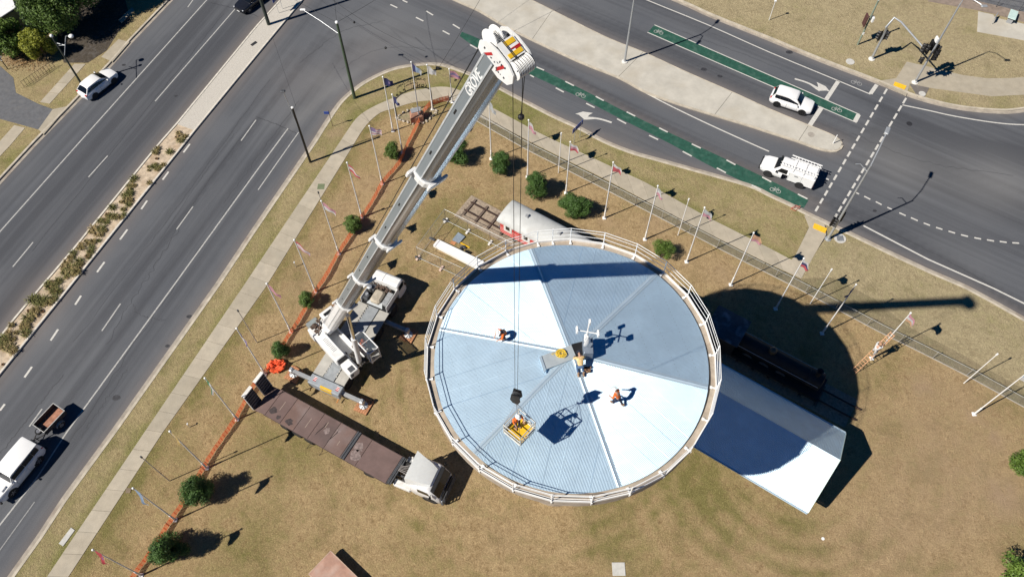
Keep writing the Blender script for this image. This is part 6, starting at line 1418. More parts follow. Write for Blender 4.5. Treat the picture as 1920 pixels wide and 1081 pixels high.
def tree(name, label, cat, px, R, H, n, leaf, kind, seed, shape='cone', trunk=.4, group=None, zc=None, nc=26):
    if name == 'bush': R *= 1.22; n = int(n * 3.0); leaf *= .85; nc = int(nc * 1.7)
    c = G(px[0], px[1], ZL + (H * .5 if zc is None else zc)); t = thing(name, label, cat, (c.x, c.y, ZL), 0, group)
    me, C = crown_mesh(R, H - trunk, n, leaf, seed, shape, nc); me.materials.append(LEAF[kind]); co = link('crown', me, t, (0, 0, trunk)); gr_ = random.Random(seed); co.scale = (gr_.uniform(.82, 1.18), gr_.uniform(.82, 1.18), gr_.uniform(.9, 1.12)); co.rotation_euler = (gr_.uniform(-.12, .12), gr_.uniform(-.12, .12), gr_.random() * 6)
    m = MB(); m.path([(0, 0, 0), (.02, .01, trunk), (.0, .03, H * .5), (.01, 0, H * .8)], [.05 + .02 * H, .04 + .015 * H, .03 + .008 * H, .02], 7)
    for k in range(0, len(C), 3): m.path([(0, 0, trunk * .9 + .1 * (k % 4)), tuple(np.array([C[k][0] * .5, C[k][1] * .5, trunk + C[k][2] * .6])), tuple(C[k][:3] + np.array([0, 0, trunk]))], [.02 + .008 * H, .02, .008], 5)
    m.build('trunk', M_BARK, t, 50); return t
gB = 'small round bushes planted among the flagpoles'
tree('bush', 'small round dark green bush beside the flagpole with the striped flag', 'bush', (737, 285), .72, 2.0, 3000, .06, 'olive', 1, 'round', .35, gB)
tree('bush', 'small round bush between two flagpoles left of the third boom collar', 'bush', (661, 419), .60, 1.9, 2400, .055, 'olive', 2, 'round', .4, gB)
tree('bush', 'small round bush at the tail of the crane beside the orange mesh', 'bush', (575, 562), .66, 1.9, 2400, .055, 'olive', 3, 'round', .4, gB)
tree('bush', 'dark ragged bush above the heaped bundle of orange mesh', 'bush', (524, 652), .82, 2.5, 2800, .065, 'dark', 4, 'cone', .4, gB)
tree('bush', 'wide dark bush at the right edge of the crane boom', 'bush', (858, 284), 1.0, 2.5, 4200, .065, 'dark', 5, 'round', .3, gB)
tree('bush', 'round bush between the hoist rope and the crane boom', 'bush', (938, 306), .86, 2.4, 3600, .065, 'dark', 6, 'round', .35, gB)
tree('bush', 'large round bush just above the railway carriage roof, left of a white flagpole', 'bush', (1007, 346), 1.10, 2.9, 5200, .07, 'dark', 7, 'round', .4, gB)
tree('bush', 'large round bush lowest in the row beside the railway carriage', 'bush', (1076, 381), 1.12, 2.9, 5200, .07, 'dark', 8, 'round', .4, gB)
tree('bush', 'sparse open small bush beside the tower rim and the fence', 'bush', (1241, 470), .95, 2.1, 1500, .07, 'mid', 9, 'round', .25, gB, nc=14)
tree('bush', 'dark bush leaning out over the orange mesh at lower left', 'bush', (362, 914), 1.2, 3.8, 5200, .07, 'dark', 10, 'cone', .3, gB)
tree('bush', 'dark spreading bush at the bottom left of the lawn', 'bush', (308, 1026), 1.2, 3.8, 5200, .07, 'dark', 12, 'cone', .3, gB)
tree('tree', 'leafy green tree crown at the left edge below the white roof', 'tree', (6, 70), 2.0, 4.6, 14000, .12, 'mid', 13, 'round', .8, 'garden trees in the far corner', nc=40)
tree('tree', 'tall dark glossy tree in the garden behind the street light', 'tree', (86, 20), 2.7, 6.8, 20000, .12, 'olive', 14, 'round', 1.0, 'garden trees in the far corner', nc=50)
tree('tree', 'dark tree cut by the top edge casting the big shadow over the garden bed', 'tree', (122, -20), 3.2, 8.0, 20000, .13, 'dark', 15, 'round', 1.0, 'garden trees in the far corner', nc=50)
tree('shrub', 'yellow green shrub in front of the dark garden trees', 'shrub', (70, 82), 1.75, 3.6, 12000, .09, 'yellow', 16, 'round', .3, None, nc=30)
tree('tree', 'dark tree above the top edge beside the far kerb', 'tree', (190, -45), 2.4, 6.0, 8000, .13, 'dark', 17, 'round', 1.0, 'garden trees in the far corner', nc=40)
tree('tree', 'tall dark tree just outside the top left corner', 'tree', (120, -95), 3.0, 7.0, 9000, .13, 'olive', 18, 'round', 1.0, 'garden trees in the far corner', nc=40)
tree('tree', 'green tree with bare pale branches in the bottom right corner', 'tree', (1926, 1072), 1.6, 3.4, 3800, .09, 'mid', 19, 'round', .6, None, nc=22)
tree('bush', 'bright green bush cut off by the right edge', 'bush', (1928, 872), .95, 2.2, 3400, .07, 'mid', 20, 'round', .3)
br = MB(); c = G(1890, 1066, 1.2)
# ground litter below the yellow shrub
lit = MB(); c0_ = G(40, 108, ZL)
for k in range(1400):
    px, py = random.gauss(48, 22), random.gauss(108, 10); p = G(px, py, ZL + .04); a = random.random() * 6.28; s = random.uniform(.05, .11)
    lit.add([(p.x + s * math.cos(a), p.y + s * math.sin(a), p.z), (p.x - s * .5 * math.sin(a), p.y + s * .5 * math.cos(a), p.z + .03), (p.x - s * math.cos(a), p.y - s * math.sin(a), p.z + random.uniform(0, .04)), (p.x + s * .5 * math.sin(a), p.y - s * .5 * math.cos(a), p.z)], [(0, 1, 2, 3)])
tag(lit.build('leaf_litter', mat('dry_leaves', (.26, .16, .07), .9, var=.5, scale=3)), 'dry brown leaf litter under the yellow green shrub', 'leaf litter', None, 'stuff')
# tussocks in the median bed
def tuft(seed, n, R, H):
    r = random.Random(seed); m = MB()
    for i in range(n):
        a = r.random() * 6.28; b = r.random() * R * .4; x, y = b * math.cos(a), b * math.sin(a); l = R * r.uniform(.5, 1.15); h = H * r.uniform(.5, 1.1); w = .022; px, py = -math.sin(a) * w, math.cos(a) * w
        m.add([(x - px, y - py, 0), (x + px, y + py, 0), (x + l * .5 * math.cos(a) + px * .7, y + l * .5 * math.sin(a) + py * .7, h), (x + l * .5 * math.cos(a) - px * .7, y + l * .5 * math.sin(a) - py * .7, h), (x + l * math.cos(a), y + l * math.sin(a), h * r.uniform(.5, 1))], [(0, 1, 2, 3), (3, 2, 4)])
    return m
TUM = [mat('tussock_' + n, c, .9, var=.35, scale=4) for n, c in (('olive', (.26, .205, .085)), ('straw', (.42, .32, .16)), ('green', (.16, .16, .05)), ('rust', (.20, .115, .055)))]
TF = [tuft(30 + i, 85, (.36, .30, .42, .22)[i % 4], (.26, .2, .26, .16)[i % 4]).mesh('tussock', TUM[(0, 0, 2, 3, 1, 0)[i]]) for i in range(6)]
ML2, MR2 = resample(M_L[3:-1], 300), resample([(G2(365, 246))] + M_R[4:-1], 300)
pk = random.Random(5); cl = [pk.random() for _ in range(26)]
n_t = 0
for i in range(900):
    f = pk.random(); s = pk.uniform(.1, .92); g = .5 + .5 * math.sin(f * 61 + 2.0 * math.sin(f * 23 + s * 5))
    dens = (.28 + .6 * f ** 1.2) * (.10 + .75 * g * g)
    if pk.random() > dens or n_t >= 280: continue
    a, b = ML2[int(f * 299)], MR2[int(f * 299)]; k = pk.choice((0, 0, 1, 1, 2, 2, 3, 4, 5))
    o_ = bpy.data.objects.new('tussock', TF[k]); COL.objects.link(o_); o_.location = (a[0] + (b[0] - a[0]) * s, a[1] + (b[1] - a[1]) * s, .10); o_.rotation_euler = (0, 0, pk.random() * 6.28); q = pk.uniform(.5, 1.15) * (1 + .3 * f); o_.scale = (q, q, q)
    tag(o_, 'dry grass tussock planted in the sandy bed of the median strip', 'grass tussock', 'tussocks in the median bed'); n_t += 1
# ============================================================ ENTRANCE ARCH AND MEMORIAL BOULDER
aL, aR = G(744, 218, ZL), G(811, 196, ZL); mid = (aL + aR) / 2; half = (aR - aL).length / 2; aang = math.atan2((aR - aL).y, (aR - aL).x)
arch = thing('entrance_arch', 'black steel park entrance arch with raised lettering seen from behind over the footpath', 'arch', mid, aang)
pts = [(-half, 0, 0), (-half, 0, 1.0), (-half, 0, 1.75)] + [(-half * math.cos(t), 0, 1.85 + 1.15 * math.sin(t)) for t in np.linspace(.12, PI - .12, 22)] + [(half, 0, 1.75), (half, 0, 1.0), (half, 0, 0)]
MB().path(pts, .055, 8).build('arch_frame', M_BLACK, arch, 50)
def arc_text(txt, a, b, z0, t0, t1, size, name):
    n = len(txt)
    for i, ch in enumerate(txt):
        if ch == ' ': continue
        t = t0 + (t1 - t0) * (i / (n - 1)); x, z = a * math.cos(t), z0 + b * math.sin(t)
        tx, tz = a * math.sin(t), -b * math.cos(t); L_ = math.hypot(tx, tz); rot = math.atan2(tz, tx)
        # read from outside (+y): letter x runs towards -x in arch space
        M = Matrix.Translation((x, 0, z)) @ Matrix.Rotation(-(t - PI / 2) * (b / a) ** .5, 4, 'Y') @ Matrix.Rotation(PI, 4, 'Z') @ Matrix.Rotation(PI / 2, 4, 'X')
        letters(ch, size, M, M_BLACK, arch, name=name, ext=.02)
arc_text('LIONS PARK', half * .97, 1.22, 2.05, math.radians(22), math.radians(158), .50, 'letter')
arc_text('T.XANY THITUHOI', half * .86, .95, 3.25, math.radians(35), math.radians(145), .27, 'letter')
arc_text('LADNUDAT', half * .5, .75, 3.02, math.radians(50), math.radians(130), .24, 'letter')
m = MB()
for a_, b_, z_ in ((half * .90, .84, 3.22), (half * .95, 1.02, 2.05)):
    m.path([(a_ * math.cos(t), 0, z_ + b_ * math.sin(t)) for t in np.linspace(.45, PI - .45, 18)], .018, 5)
for t in (.6, 1.2, 1.57, 1.95, 2.55): m.tube((half * math.cos(t), 0, 1.9 + 1.1 * math.sin(t)), (half * .88 * math.cos(t), 0, 3.2 + .84 * math.sin(t)), .015, n=5)
m.build('letter_frame', M_BLACK, arch)
def rock(name, label, px, d, m_, seed, rz=0):
    r = random.Random(seed); m = MB(); m.ball((0, 0, d[2] * .42), .5, 12, 8); m.v = [(p[0] * d[0] * (1 + r.uniform(-.12, .12)), p[1] * d[1] * (1 + r.uniform(-.12, .12)), max(0, (p[2] - d[2] * .42) * d[2] * 1.1 + d[2] * .45) * (1 + r.uniform(-.08, .08))) for p in m.v]
    o = m.build(name, m_, None, 25); o.location = G(*px, ZL); o.rotation_euler = (0, 0, rz); return tag(o, label, 'rock')
M_RK = mat('red_rock', (.36, .19, .13), .9, var=.25, scale=3, bump=.5, bscale=6)
memo = thing('memorial_boulder', 'reddish boulder carrying a sloping metal plaque beside the entrance arch', 'monument', G(782, 224, ZL), math.radians(20))
rk = MB(); rk.prism([(-.75, -.45), (.55, -.5), (.8, .1), (.4, .5), (-.6, .45)], 0, .75); rk.loft([[(-.75, -.45, .75), (.55, -.5, .75), (.8, .1, .75), (.4, .5, .75), (-.6, .45, .75)], [(-.55, -.2, 1.15), (.4, -.25, 1.1), (.5, .1, 1.2), (.3, .35, 1.25), (-.45, .35, 1.25)]]); rk.build('boulder', M_RK, memo)
pq = MB(); pq.box((.0, .12, 1.27), (1.0, .5, .05), Matrix.Rotation(math.radians(12), 3, 'X')); pq.build('plaque', M_STEEL, memo)
bed = MB(); P = smooth(PL([(744, 222), (756, 212), (775, 205), (800, 203), (818, 208), (812, 218), (800, 228), (785, 233), (765, 230), (750, 226), (744, 222)], ZL), 4); bed.prism(P[:-1], .05, ZL + .03); o_ = bed.build('garden_bed', mat('bed_soil', (.26, .21, .13), .95, var=.35, scale=4, stain_or_gloss=(.14, .17, .07), stain_or_gloss_amt=.6)); o_['kind'] = 'structure'
for i, q in enumerate(P[:-1:2]):
    m = MB(); m.cbox((0, 0, .1), (.34, .2, .2), .05); o_ = m.build('edging_stone', mat('edging_stone', (.42, .37, .30), .9, var=.2), bed and bpy.data.objects.get('garden_bed')); o_.location = (q[0], q[1], ZL - .02); o_.rotation_euler = (0, 0, i * .7)

# ============================================================ POLES, LIGHTS, SIGNS, WIRES
M_GPOLE = mat('green_pole', (.055, .085, .05), .7, var=.25, scale=4, stretch=(4, 4, .3))
M_LGREY = mat('light_grey_pole', (.46, .48, .50), .45, .5, var=.07)
def lamp_head(mb, c, ang, L_=.6): mb.cbox(c, (L_, .28, .14), .05)
pp = thing('power_pole', 'tall green wooden power pole with a pale cap on the verge near the arch', 'power pole', G(665, 184, ZL))
MB().tube((0, 0, 0), (0, 0, 9.9), .17, .12, 10).build('pole', M_GPOLE, pp, 50)
MB().lathe([(.16, 9.9), (.17, 10.0), (.1, 10.08), (.01, 10.1)]).build('cap', M_WHITE, pp, 50)
B_ = G(665, 184, ZL); e = G(568, 19, 9.4) - B_; m = MB(); m.path([(0, 0, 8.5), (e.x * .5, e.y * .5, 9.0), (e.x, e.y, 9.3)], .022, 6); m.build('lamp_arm', M_LGREY, pp, 50)
m = MB(); m.cbox((e.x, e.y, 9.32), (.55, .24, .14), .05); m.build('lamp_head', M_WHITE, pp)
bp = thing('power_pole', 'dark power pole on the median strip leaving the picture at the top', 'power pole', G(504, 46, .13))
MB().tube((0, 0, 0), (0, 0, 10.4), .20, .15, 10).build('pole', mat('dark_pole', (.035, .045, .035), .8, var=.3), bp, 50)
m = MB(); m.box((0, 0, 9.6), (2.4, .12, .16), Matrix.Rotation(.5, 3, 'Z')); m.box((0, 0, 8.6), (1.6, .12, .14), Matrix.Rotation(.5, 3, 'Z')); m.build('crossarm', M_DGREY, bp)
m = MB(); [m.lathe([(.06, z + .08), (.1, z + .14), (.05, z + .3)], (x * math.cos(.5), x * math.sin(.5), 0), n=8) for x, z in ((-1.1, 9.6), (0.5, 9.6), (1.1, 9.6), (-.7, 8.6), (.7, 8.6))]; m.build('insulator', M_GREY, bp)
lp = thing('street_light', 'black pole with a slim grey lamp mast at the kerb of the left road', 'street light', G(582, 304, ZL))
MB().tube((0, 0, 0), (0, 0, 7.6), .13, .10, 8).build('pole', M_BLACK, lp, 50)
MB().lathe([(.12, 7.6), (.12, 7.7), (.01, 7.74)]).build('cap', M_WHITE, lp)
q = G(531, 172, 9.8) - G(582, 304, ZL); m = MB(); m.path([(-.1, .1, 3.8), (-.2, .2, 6.0), (q.x, q.y, 9.65)], .04, 6); m.build('lamp_mast', M_LGREY, lp, 50)
m = MB(); m.cbox((q.x, q.y, 9.75), (.42, .30, .16), .06); m.build('lamp_head', M_DGREY, lp)
nw = thing('street_light', 'dark street light pole with two white lamps beside the parked white hatchback', 'street light', G(152, 156, ZL))
MB().tube((0, 0, 0), (0, 0, 6.3), .12, .07, 8).build('pole', mat('dark_pole', (.035, .045, .035)), nw, 50); MB().ball((0, 0, 6.42), .17, 10, 6).build('lamp_head', M_WHITE, nw, 50)
Bn = G(152, 156, ZL); a1, a2, a3, a4 = [G(*p, 5.3) - Bn for p in ((107, 81), (122, 85), (123, 68), (121, 104))]; a5 = G(131, 68, 5.3) - Bn
m = MB(); m.tube(a1 * 1.0, a2, .03, n=6); m.tube((0, 0, 5.18), a2, .02, n=6); m.path([a4, a2, a3, a5], .035, 6); m.build('lamp_arm', M_LGREY, nw, 50); MB().ball(tuple(a5 + Vector((.12, 0, 0))), .26, 12, 8, (1, 1, .7)).build('lamp_head', M_WHITE, nw, 50)
sp_ = thing('thin_post', 'thin black post with a pale band at the left edge of the far corner', 'post', G(15, 130, ZL)); MB().tube((0, 0, 0), (0, 0, 3.4), .05, .04, 6).build('pole', M_BLACK, sp_); MB().tube((0, 0, 1.2), (0, 0, 1.32), .056, n=6).build('band', M_WHITE, sp_)
# lamp over the crossing with signals
def signal_head(par, c, ang, n=3, board=True):
    M = Matrix.Translation(c) @ Matrix.Rotation(ang, 4, 'Z'); h = .36 * n
    m = MB(); m.cbox((0, 0, 0), (.22, .34, h), .03); m.xform(M); o = m.build('signal_head', M_BLACK, par)
    if board: m = MB(); m.cbox((-.02, 0, 0), (.03, .62, h + .34), .01); m.xform(M); m.build('backing_board', M_BLACK, o)
    for k in range(n):
        z = h / 2 - .18 - k * .36; v = MB(); v.loft([[(x, .15 * math.cos(t), z + .15 * math.sin(t)) for t in np.linspace(-.4, PI + .4, 9)] for x in (.11, .36)], cap=False, closed=False); v.xform(M); v.build('visor', M_BLACK, o)
        v = MB(); v.lathe([(.01, .118), (.13, .116)], (0, 0, z), 'x', 12); v.xform(M); v.build('lens', (M_RED, mat('amber_lens', (.4, .2, .02), .3), mat('green_lens', (.02, .15, .08), .3))[k % 3], o)
sl1 = thing('street_light', 'tall grey street light with signal heads leaning over the dashed crossing line', 'street light', G(1552, 448, ZL))
B1 = G(1552, 448, ZL); MB().tube((0, 0, 0), (0, 0, 10.6), .13, .07, 10).build('pole', M_LGREY, sl1, 50)
e = G(1665, 243, 12.0) - B1; m = MB(); m.path([(0, 0, 10.5), (e.x * .35, e.y * .35, 11.35), (e.x * .85, e.y * .85, 11.85)], .05, 6); m.build('lamp_arm', M_LGREY, sl1, 50)
m = MB(); m.cbox((0, 0, 0), (.85, .36, .16), .06); m.xform(Matrix.Translation((e.x * .95, e.y * .95, 11.9)) @ Matrix.Rotation(math.atan2(e.y, e.x), 4, 'Z')); m.build('lamp_head', M_LGREY, sl1)
MB().lathe([(.3, 0), (.3, .06), (.16, .08), (.15, .4)], n=14).build('base_flange', M_LGREY, sl1)
for p_, z_, an in (((1580, 406), 3.3, 2.6), ((1561, 415), 2.9, -.6)):
    c = G(*p_, z_) - B1; signal_head(sl1, c, an, 3, True); m = MB(); m.tube((0, 0, z_), c, .04, n=6); m.build('bracket', M_LGREY, sl1)
MB().cbox((.1, .1, 1.1), (.16, .16, .3), .03).build('push_button', M_DGREY, sl1)
MB().path([(0, 0, 9.8), (-.6, .5, 10.2), (-1.0, .5, 10.2)], .04, 6).build('side_arm', M_LGREY, sl1, 50)
isl = thing('street_light', 'grey double armed street light rising from the traffic island out of the picture', 'street light', G(1171, 116, .14))
MB().tube((0, 0, 0), (0, 0, 10.2), .13, .075, 10).build('pole', M_LGREY, isl, 50); MB().lathe([(.32, 0), (.32, .08), (.15, .1)], n=14).build('base_flange', M_WHITE_OLD, isl)
d_ = (G(1365, 23) - G(1310, 84)).normalized()
for s in (1, -1): m = MB(); m.path([(0, 0, 10.1), tuple(d_ * s * .7 + Vector((0, 0, 10.9))), tuple(d_ * s * 1.9 + Vector((0, 0, 11.2)))], .045, 6); m.build('lamp_arm', M_LGREY, isl, 50); m = MB(); m.cbox((0, 0, 0), (.75, .32, .14), .05); m.xform(Matrix.Translation(d_ * s * 2.1 + Vector((0, 0, 11.2))) @ Matrix.Rotation(math.atan2(d_.y, d_.x), 4, 'Z')); m.build('lamp_head', M_LGREY, isl)
# mast arm with signals
mb_ = G(1634, 111, ZL); mst = thing('traffic_signal', 'curved grey mast arm traffic signal reaching over the far corner', 'traffic light', mb_)
q1 = G(1661, 52, 4.9) - mb_; q2 = G(1677, 33, 5.5) - mb_; q3 = G(1690, 42, 5.75) - mb_; q4 = G(1732, 90, 5.7) - mb_
MB().path([(0, 0, 0), (0, 0, 2.5), (0, 0, 4.2), tuple(q1), tuple(q2), tuple(q3), tuple(q4)], [.14, .13, .12, .11, .1, .1, .08], 8).build('mast_arm', M_LGREY, mst, 50)
MB().lathe([(.34, 0), (.34, .06), (.18, .1), (.16, .3)], n=14).build('base_flange', M_WHITE_OLD, mst)
c = G(1648, 65, 3.0) - mb_; signal_head(mst, Vector((-.25, .1, 3.1)), 2.4); signal_head(mst, Vector((.3, .15, 3.2)), -.6); signal_head(mst, q4 + Vector((.1, -.1, .0)), 2.5)
MB().box((.2, 0, 3.6), (.5, .05, .3)).build('sign_plate', M_GREY, mst)
b2 = G(1715, 155, ZL); tl2 = thing('traffic_signal', 'tall grey signal pole with clustered black signal heads and a street lamp', 'traffic light', b2)
MB().tube((0, 0, 0), (0, 0, 10.2), .13, .07, 8).build('pole', M_LGREY, tl2, 50); MB().lathe([(.34, 0), (.34, .06), (.18, .1), (.16, .3)], n=14).build('base_flange', M_WHITE_OLD, tl2)
MB().path([(0, 0, 10.1), (.1, .1, 10.7), (.5, -.3, 11.1), (1.2, -1.2, 11.1)], .045, 6).build('lamp_arm', M_LGREY, tl2, 50); MB().cbox((1.4, -1.4, 11.1), (.6, .3, .14), .05).build('lamp_head', M_LGREY, tl2)
for v, an in (((-.35, .25, 4.3), 2.5), ((.4, .2, 4.4), -.5), ((.3, -.35, 4.1), -1.6), ((-.1, .5, 4.7), 1.2)): signal_head(tl2, Vector(v), an)
signal_head(tl2, Vector((-.45, .1, 3.0)), 2.6, 2, False); MB().box((-.1, .3, 5.6), (.16, .5, .5)).build('sign_plate', M_WHITE, tl2)
np_ = thing('power_pole', 'green and white power pole with a dark bracket and white box near the top right', 'power pole', G(1608, 84, ZL))
MB().tube((0, 0, 0), (0, 0, 6.0), .10, .09, 8).build('pole', mat('pale_green_pole', (.22, .27, .21), .7, var=.25), np_, 50); MB().lathe([(.12, 6), (.12, 6.1), (.01, 6.15)]).build('cap', M_WHITE, np_)
m = MB(); m.cbox((-.35, .1, 3.3), (.16, .7, 1.4), .04); m.tube((0, 0, 2.8), (-.4, .1, 2.8), .05); m.tube((0, 0, 3.8), (-.4, .1, 3.8), .05); m.build('bracket', mat('dark_maroon', (.08, .03, .03), .6), np_)
MB().cbox((.32, .0, 3.5), (.22, .45, .6), .03).build('white_box', M_WHITE, np_); MB().cbox((.03, .0, 1.6), (.2, .2, .35), .03).build('number_plate', M_WHITE, np_)
ts = thing('marker_post', 'slim white post with a square head on the grass near the top edge', 'post', G(1442, 38, ZL)); MB().tube((0, 0, 0), (0, 0, 2.6), .045, .04, 6).build('pole', M_WHITE_OLD, ts); MB().cbox((0, 0, 2.65), (.24, .24, .2), .03).build('head', M_WHITE, ts)
im = thing('marker_post', 'short slim white post near the rounded nose of the traffic island', 'post', G(1562, 269, .13)); MB().tube((0, 0, 0), (0, 0, 1.25), .05, .045, 6).build('pole', M_WHITE, im)
def two_post_sign(a, b, h, label, col, w=.35, text=None):
    A, B = G(*a, ZL), G(*b, ZL); t = thing('road_sign', label, 'sign', (A + B) / 2, math.atan2((B - A).y, (B - A).x)); L_ = (B - A).length
    for s in (-1, 1): MB().tube((s * L_ / 2, 0, 0), (s * L_ / 2, 0, h), .03, n=6).build('post', M_STEEL, t)
    MB().cbox((0, .04, h - w / 2), (L_ + .7, .04, w), .01).build('plate', col, t); return t
M_BLUE = mat('sign_blue', (.03, .07, .32), .5, var=.06)
two_post_sign((1076, 269), (1087, 258), 2.3, 'blue roadside sign on two posts seen from behind beside the right road', M_BLUE, .6)
two_post_sign((523, 25), (530, 17), 2.3, 'small blue sign on two thin posts on the median strip at the top edge', M_BLUE, .7)
rs = thing('road_sign', 'thin brown sign post with a small blue plate edge-on beside the left footpath', 'sign', G(624, 237, ZL)); MB().tube((0, 0, 0), (0, 0, 2.3), .03, n=6).build('post', mat('brown_post', (.12, .075, .05), .7), rs); MB().cbox((-.22, -.12, 2.1), (.5, .04, .36), .01).build('plate', M_BLUE, rs)
for px, lb, hh in (((555, 500), 'tiny upright tap on the left lawn beside a limp pink flag', .7), ((356, 800), 'tiny upright tap with a white cap beside the lower left footpath', .6)):
    t_ = thing('garden_tap', lb, 'tap', G(*px, ZL)); MB().tube((0, 0, 0), (0, 0, hh), .035, n=6).build('riser', M_STEEL, t_); MB().cbox((0, .04, hh), (.1, .16, .1), .02).build('tap_head', M_WHITE, t_)
bt = thing('fallen_sign', 'small red brown sign frame lying at the kerb by the green lane end', 'sign', G(1489, 389, .1), .4)
m = MB()
for a, b in (((-.4, 0, .05), (.3, .15, .05)), ((.3, .15, .05), (.45, -.25, .1)), ((.45, -.25, .1), (-.2, -.4, .08)), ((-.2, -.4, .08), (-.4, 0, .05)), ((-.4, 0, .05), (.45, -.25, .35))): m.tube(a, b, .03, n=5)
m.build('frame', mat('red_brown', (.40, .10, .07), .7), bt)
# overhead wires
M_WR = mat('black_wire', (.01, .01, .01), .6)
def wire(a, b, sag, label, r=.014, n=14):
    a, b = Vector(a), Vector(b); m = MB(); m.path([a.lerp(b, i / n) - Vector((0, 0, sag * 4 * (i / n) * (1 - i / n))) for i in range(n + 1)], r, 5); return tag(m.build('overhead_wire', M_WR), label, 'wire', 'overhead wires at the power pole')
T_ = G(665, 184, ZL) + Vector((0, 0, 9.95)); f4 = G(811, 205, ZL) + Vector((0, 0, 7.85))
wire(T_, G(860, -110, 10.0), .4, 'black overhead wire running from the green power pole to the upper right')
wire(T_, G(440, -70, 10.2), .3, 'black overhead wire running from the green power pole to the upper left')
wire(T_, G(618, -80, 10.0), .2, 'black overhead wire running straight up from the green power pole')
wire(G(600, -18, 9.5), f4, .8, 'sagging black cable from the top edge down to a white flag', .018)
wire(G(560, -30, 9.0), G(846, 149, 5.0), .7, 'thin sagging wire with two dark balls above the road bend', .008)
wire(G(935, -60, 8.0), G(821, 130, ZL + .25), .1, 'straight black cable running down to a dark box on the verge', .018)
wire(G(512, 73, 5.5), G(555, 200, 7.7), .3, 'thin wire to the head of the black street light pole', .010)
m = MB(); m.cbox((0, 0, .15), (.4, .3, .3), .05); o_ = m.build('ground_box', M_BLACK); o_.location = G(821, 130, ZL); tag(o_, 'small black ground box on the verge where a cable ends', 'box')
for k, px in enumerate(((664, 42), (723, 90))):
    o_ = MB().ball((0, 0, 0), .13, 8, 6).build('wire_marker', M_BLACK, None, 50); o_.location = G(*px, 7.4); tag(o_, 'small dark ball on a wire over the road bend, %s' % ('nearer the power pole' if k == 0 else 'nearer the entrance arch'), 'wire marker')
# pits and lids
M_LID = mat('pale_lid', (.50, .49, .46), .9, var=.1)
def lid(px, r, label, square=False, m_=None, z=ZL):
    c = G(*px, z); m = MB()
    if square: m.cbox((0, 0, .02), (r * 2, r * 2, .05), .01)
    else: m.lathe([(r, 0), (r, .035), (r * .9, .04), (.01, .04)], n=20)
    o = m.build('pit_lid', m_ or M_LID); o.location = c; return tag(o, label, 'pit lid')
lid((1594, 116), .46, 'round pale lid on the grass by the far kerb'); lid((1729, 176), .36, 'round pale lid on the dark asphalt patch by the signal pole'); lid((1575, 447), .55, 'pale round lid beside the crossing street light')
lid((1160, 1066), .48, 'square concrete pit with a dark grate on the lower lawn', True); g_ = MB(); [g_.box((x, 0, .055), (.05, .6, .02)) for x in np.linspace(-.28, .28, 8)]; o_ = g_.build('grate', mat('grate_blue_grey', (.13, .15, .18), .6), bpy.data.objects['pit_lid.003'])
lid((602, 350), .34, 'square green pit cover in the left footpath with a white mark', True, mat('pit_green', (.15, .18, .10), .9)); o_ = beam_box('pit_slab', 'pale rectangular concrete slab in the grass beside the lower left footpath', 'slab', [(133, 988), (140, 993), (118, 1023), (110, 1018)], .05, ZL + .05, M_LID)
lid((1543, 1009), .12, 'small round white cap in the lower right lawn', False, M_WHITE); lid((1499, 953), .10, 'small round white cap at the corner of the shed', False, M_WHITE); lid((241, 919), .2, 'small brown pit beside the flagpole with the blue flag', True, mat('pit_brown', (.2, .15, .1), .9))
sg_ = PL([(594, 358), (600, 348), (607, 352), (601, 362)], ZL + .06)
# picnic slab settings in the top right corner
for k, (px, lb) in enumerate((((1893, 38), 'pale green sloped panel table on the concrete pad in the top right corner'), ((1932, 52), 'pale blue panel table cut by the right edge of the picture'))):
    t_ = thing('picnic_table', lb, 'table', G(*px, ZL), math.radians(-32 + 90)); X = Matrix.Rotation(math.radians(6), 4, 'Y'); m = MB(); m.cbox((0, 0, .72), (1.9, .85, .07), .02); m.xform(X); m.build('table_top', mat('pale_green_top' if k == 0 else 'pale_blue_top', (.55, .70, .66) if k == 0 else (.52, .62, .72), .5), t_)
    m = MB(); [m.cbox((x, 0, .34), (.1, .6, .68), .02) for x in (-.6, .6)]; m.build('leg', M_GREY, t_)
hp = thing('hoop_rail', 'thin grey hoop rail on the concrete pad left of the pale green table', 'rail', G(1862, 40, ZL), 1.0); MB().path([(-.6, 0, 0), (-.6, 0, .8), (.6, 0, .8), (.6, 0, 0)], .03, 6).build('hoop', M_STEEL, hp); MB().box((0, 0, .55), (1.1, .04, .4)).build('panel', M_GREY, hp)
ff = PL([(1790, -16), (1820, 2), (1870, 14), (1935, 26), (2040, 50)], ZL); FF = thing('boundary_fence', 'thin dark wire fence along the car park in the top right corner', 'fence'); chainlink(FF, ff, 1.2, .2, .004)
for q in resample(ff, 7): MB().tube((q[0], q[1], ZL), (q[0], q[1], ZL + 1.25), .03, n=6).build('post', M_DGREY, FF)
m = MB(); m.path([(x, y, ZL + 1.2) for x, y in ff], .025, 5); m.build('top_rail', M_DGREY, FF)
pf = thing('picket_fence', 'low dark wire fence frame standing in the grass below the dark garden', 'fence', G(75, 145, ZL), math.radians(52)); m = MB(); [m.tube((x, 0, 0), (x, 0, .9), .02, n=5) for x in np.linspace(-1.9, 1.9, 12)]; m.tube((-1.9, 0, .85), (1.9, 0, .85), .02, n=5); m.tube((-1.9, 0, .15), (1.9, 0, .15), .02, n=5); m.build('frame', mat('rusty_wire', (.10, .07, .05), .8), pf)
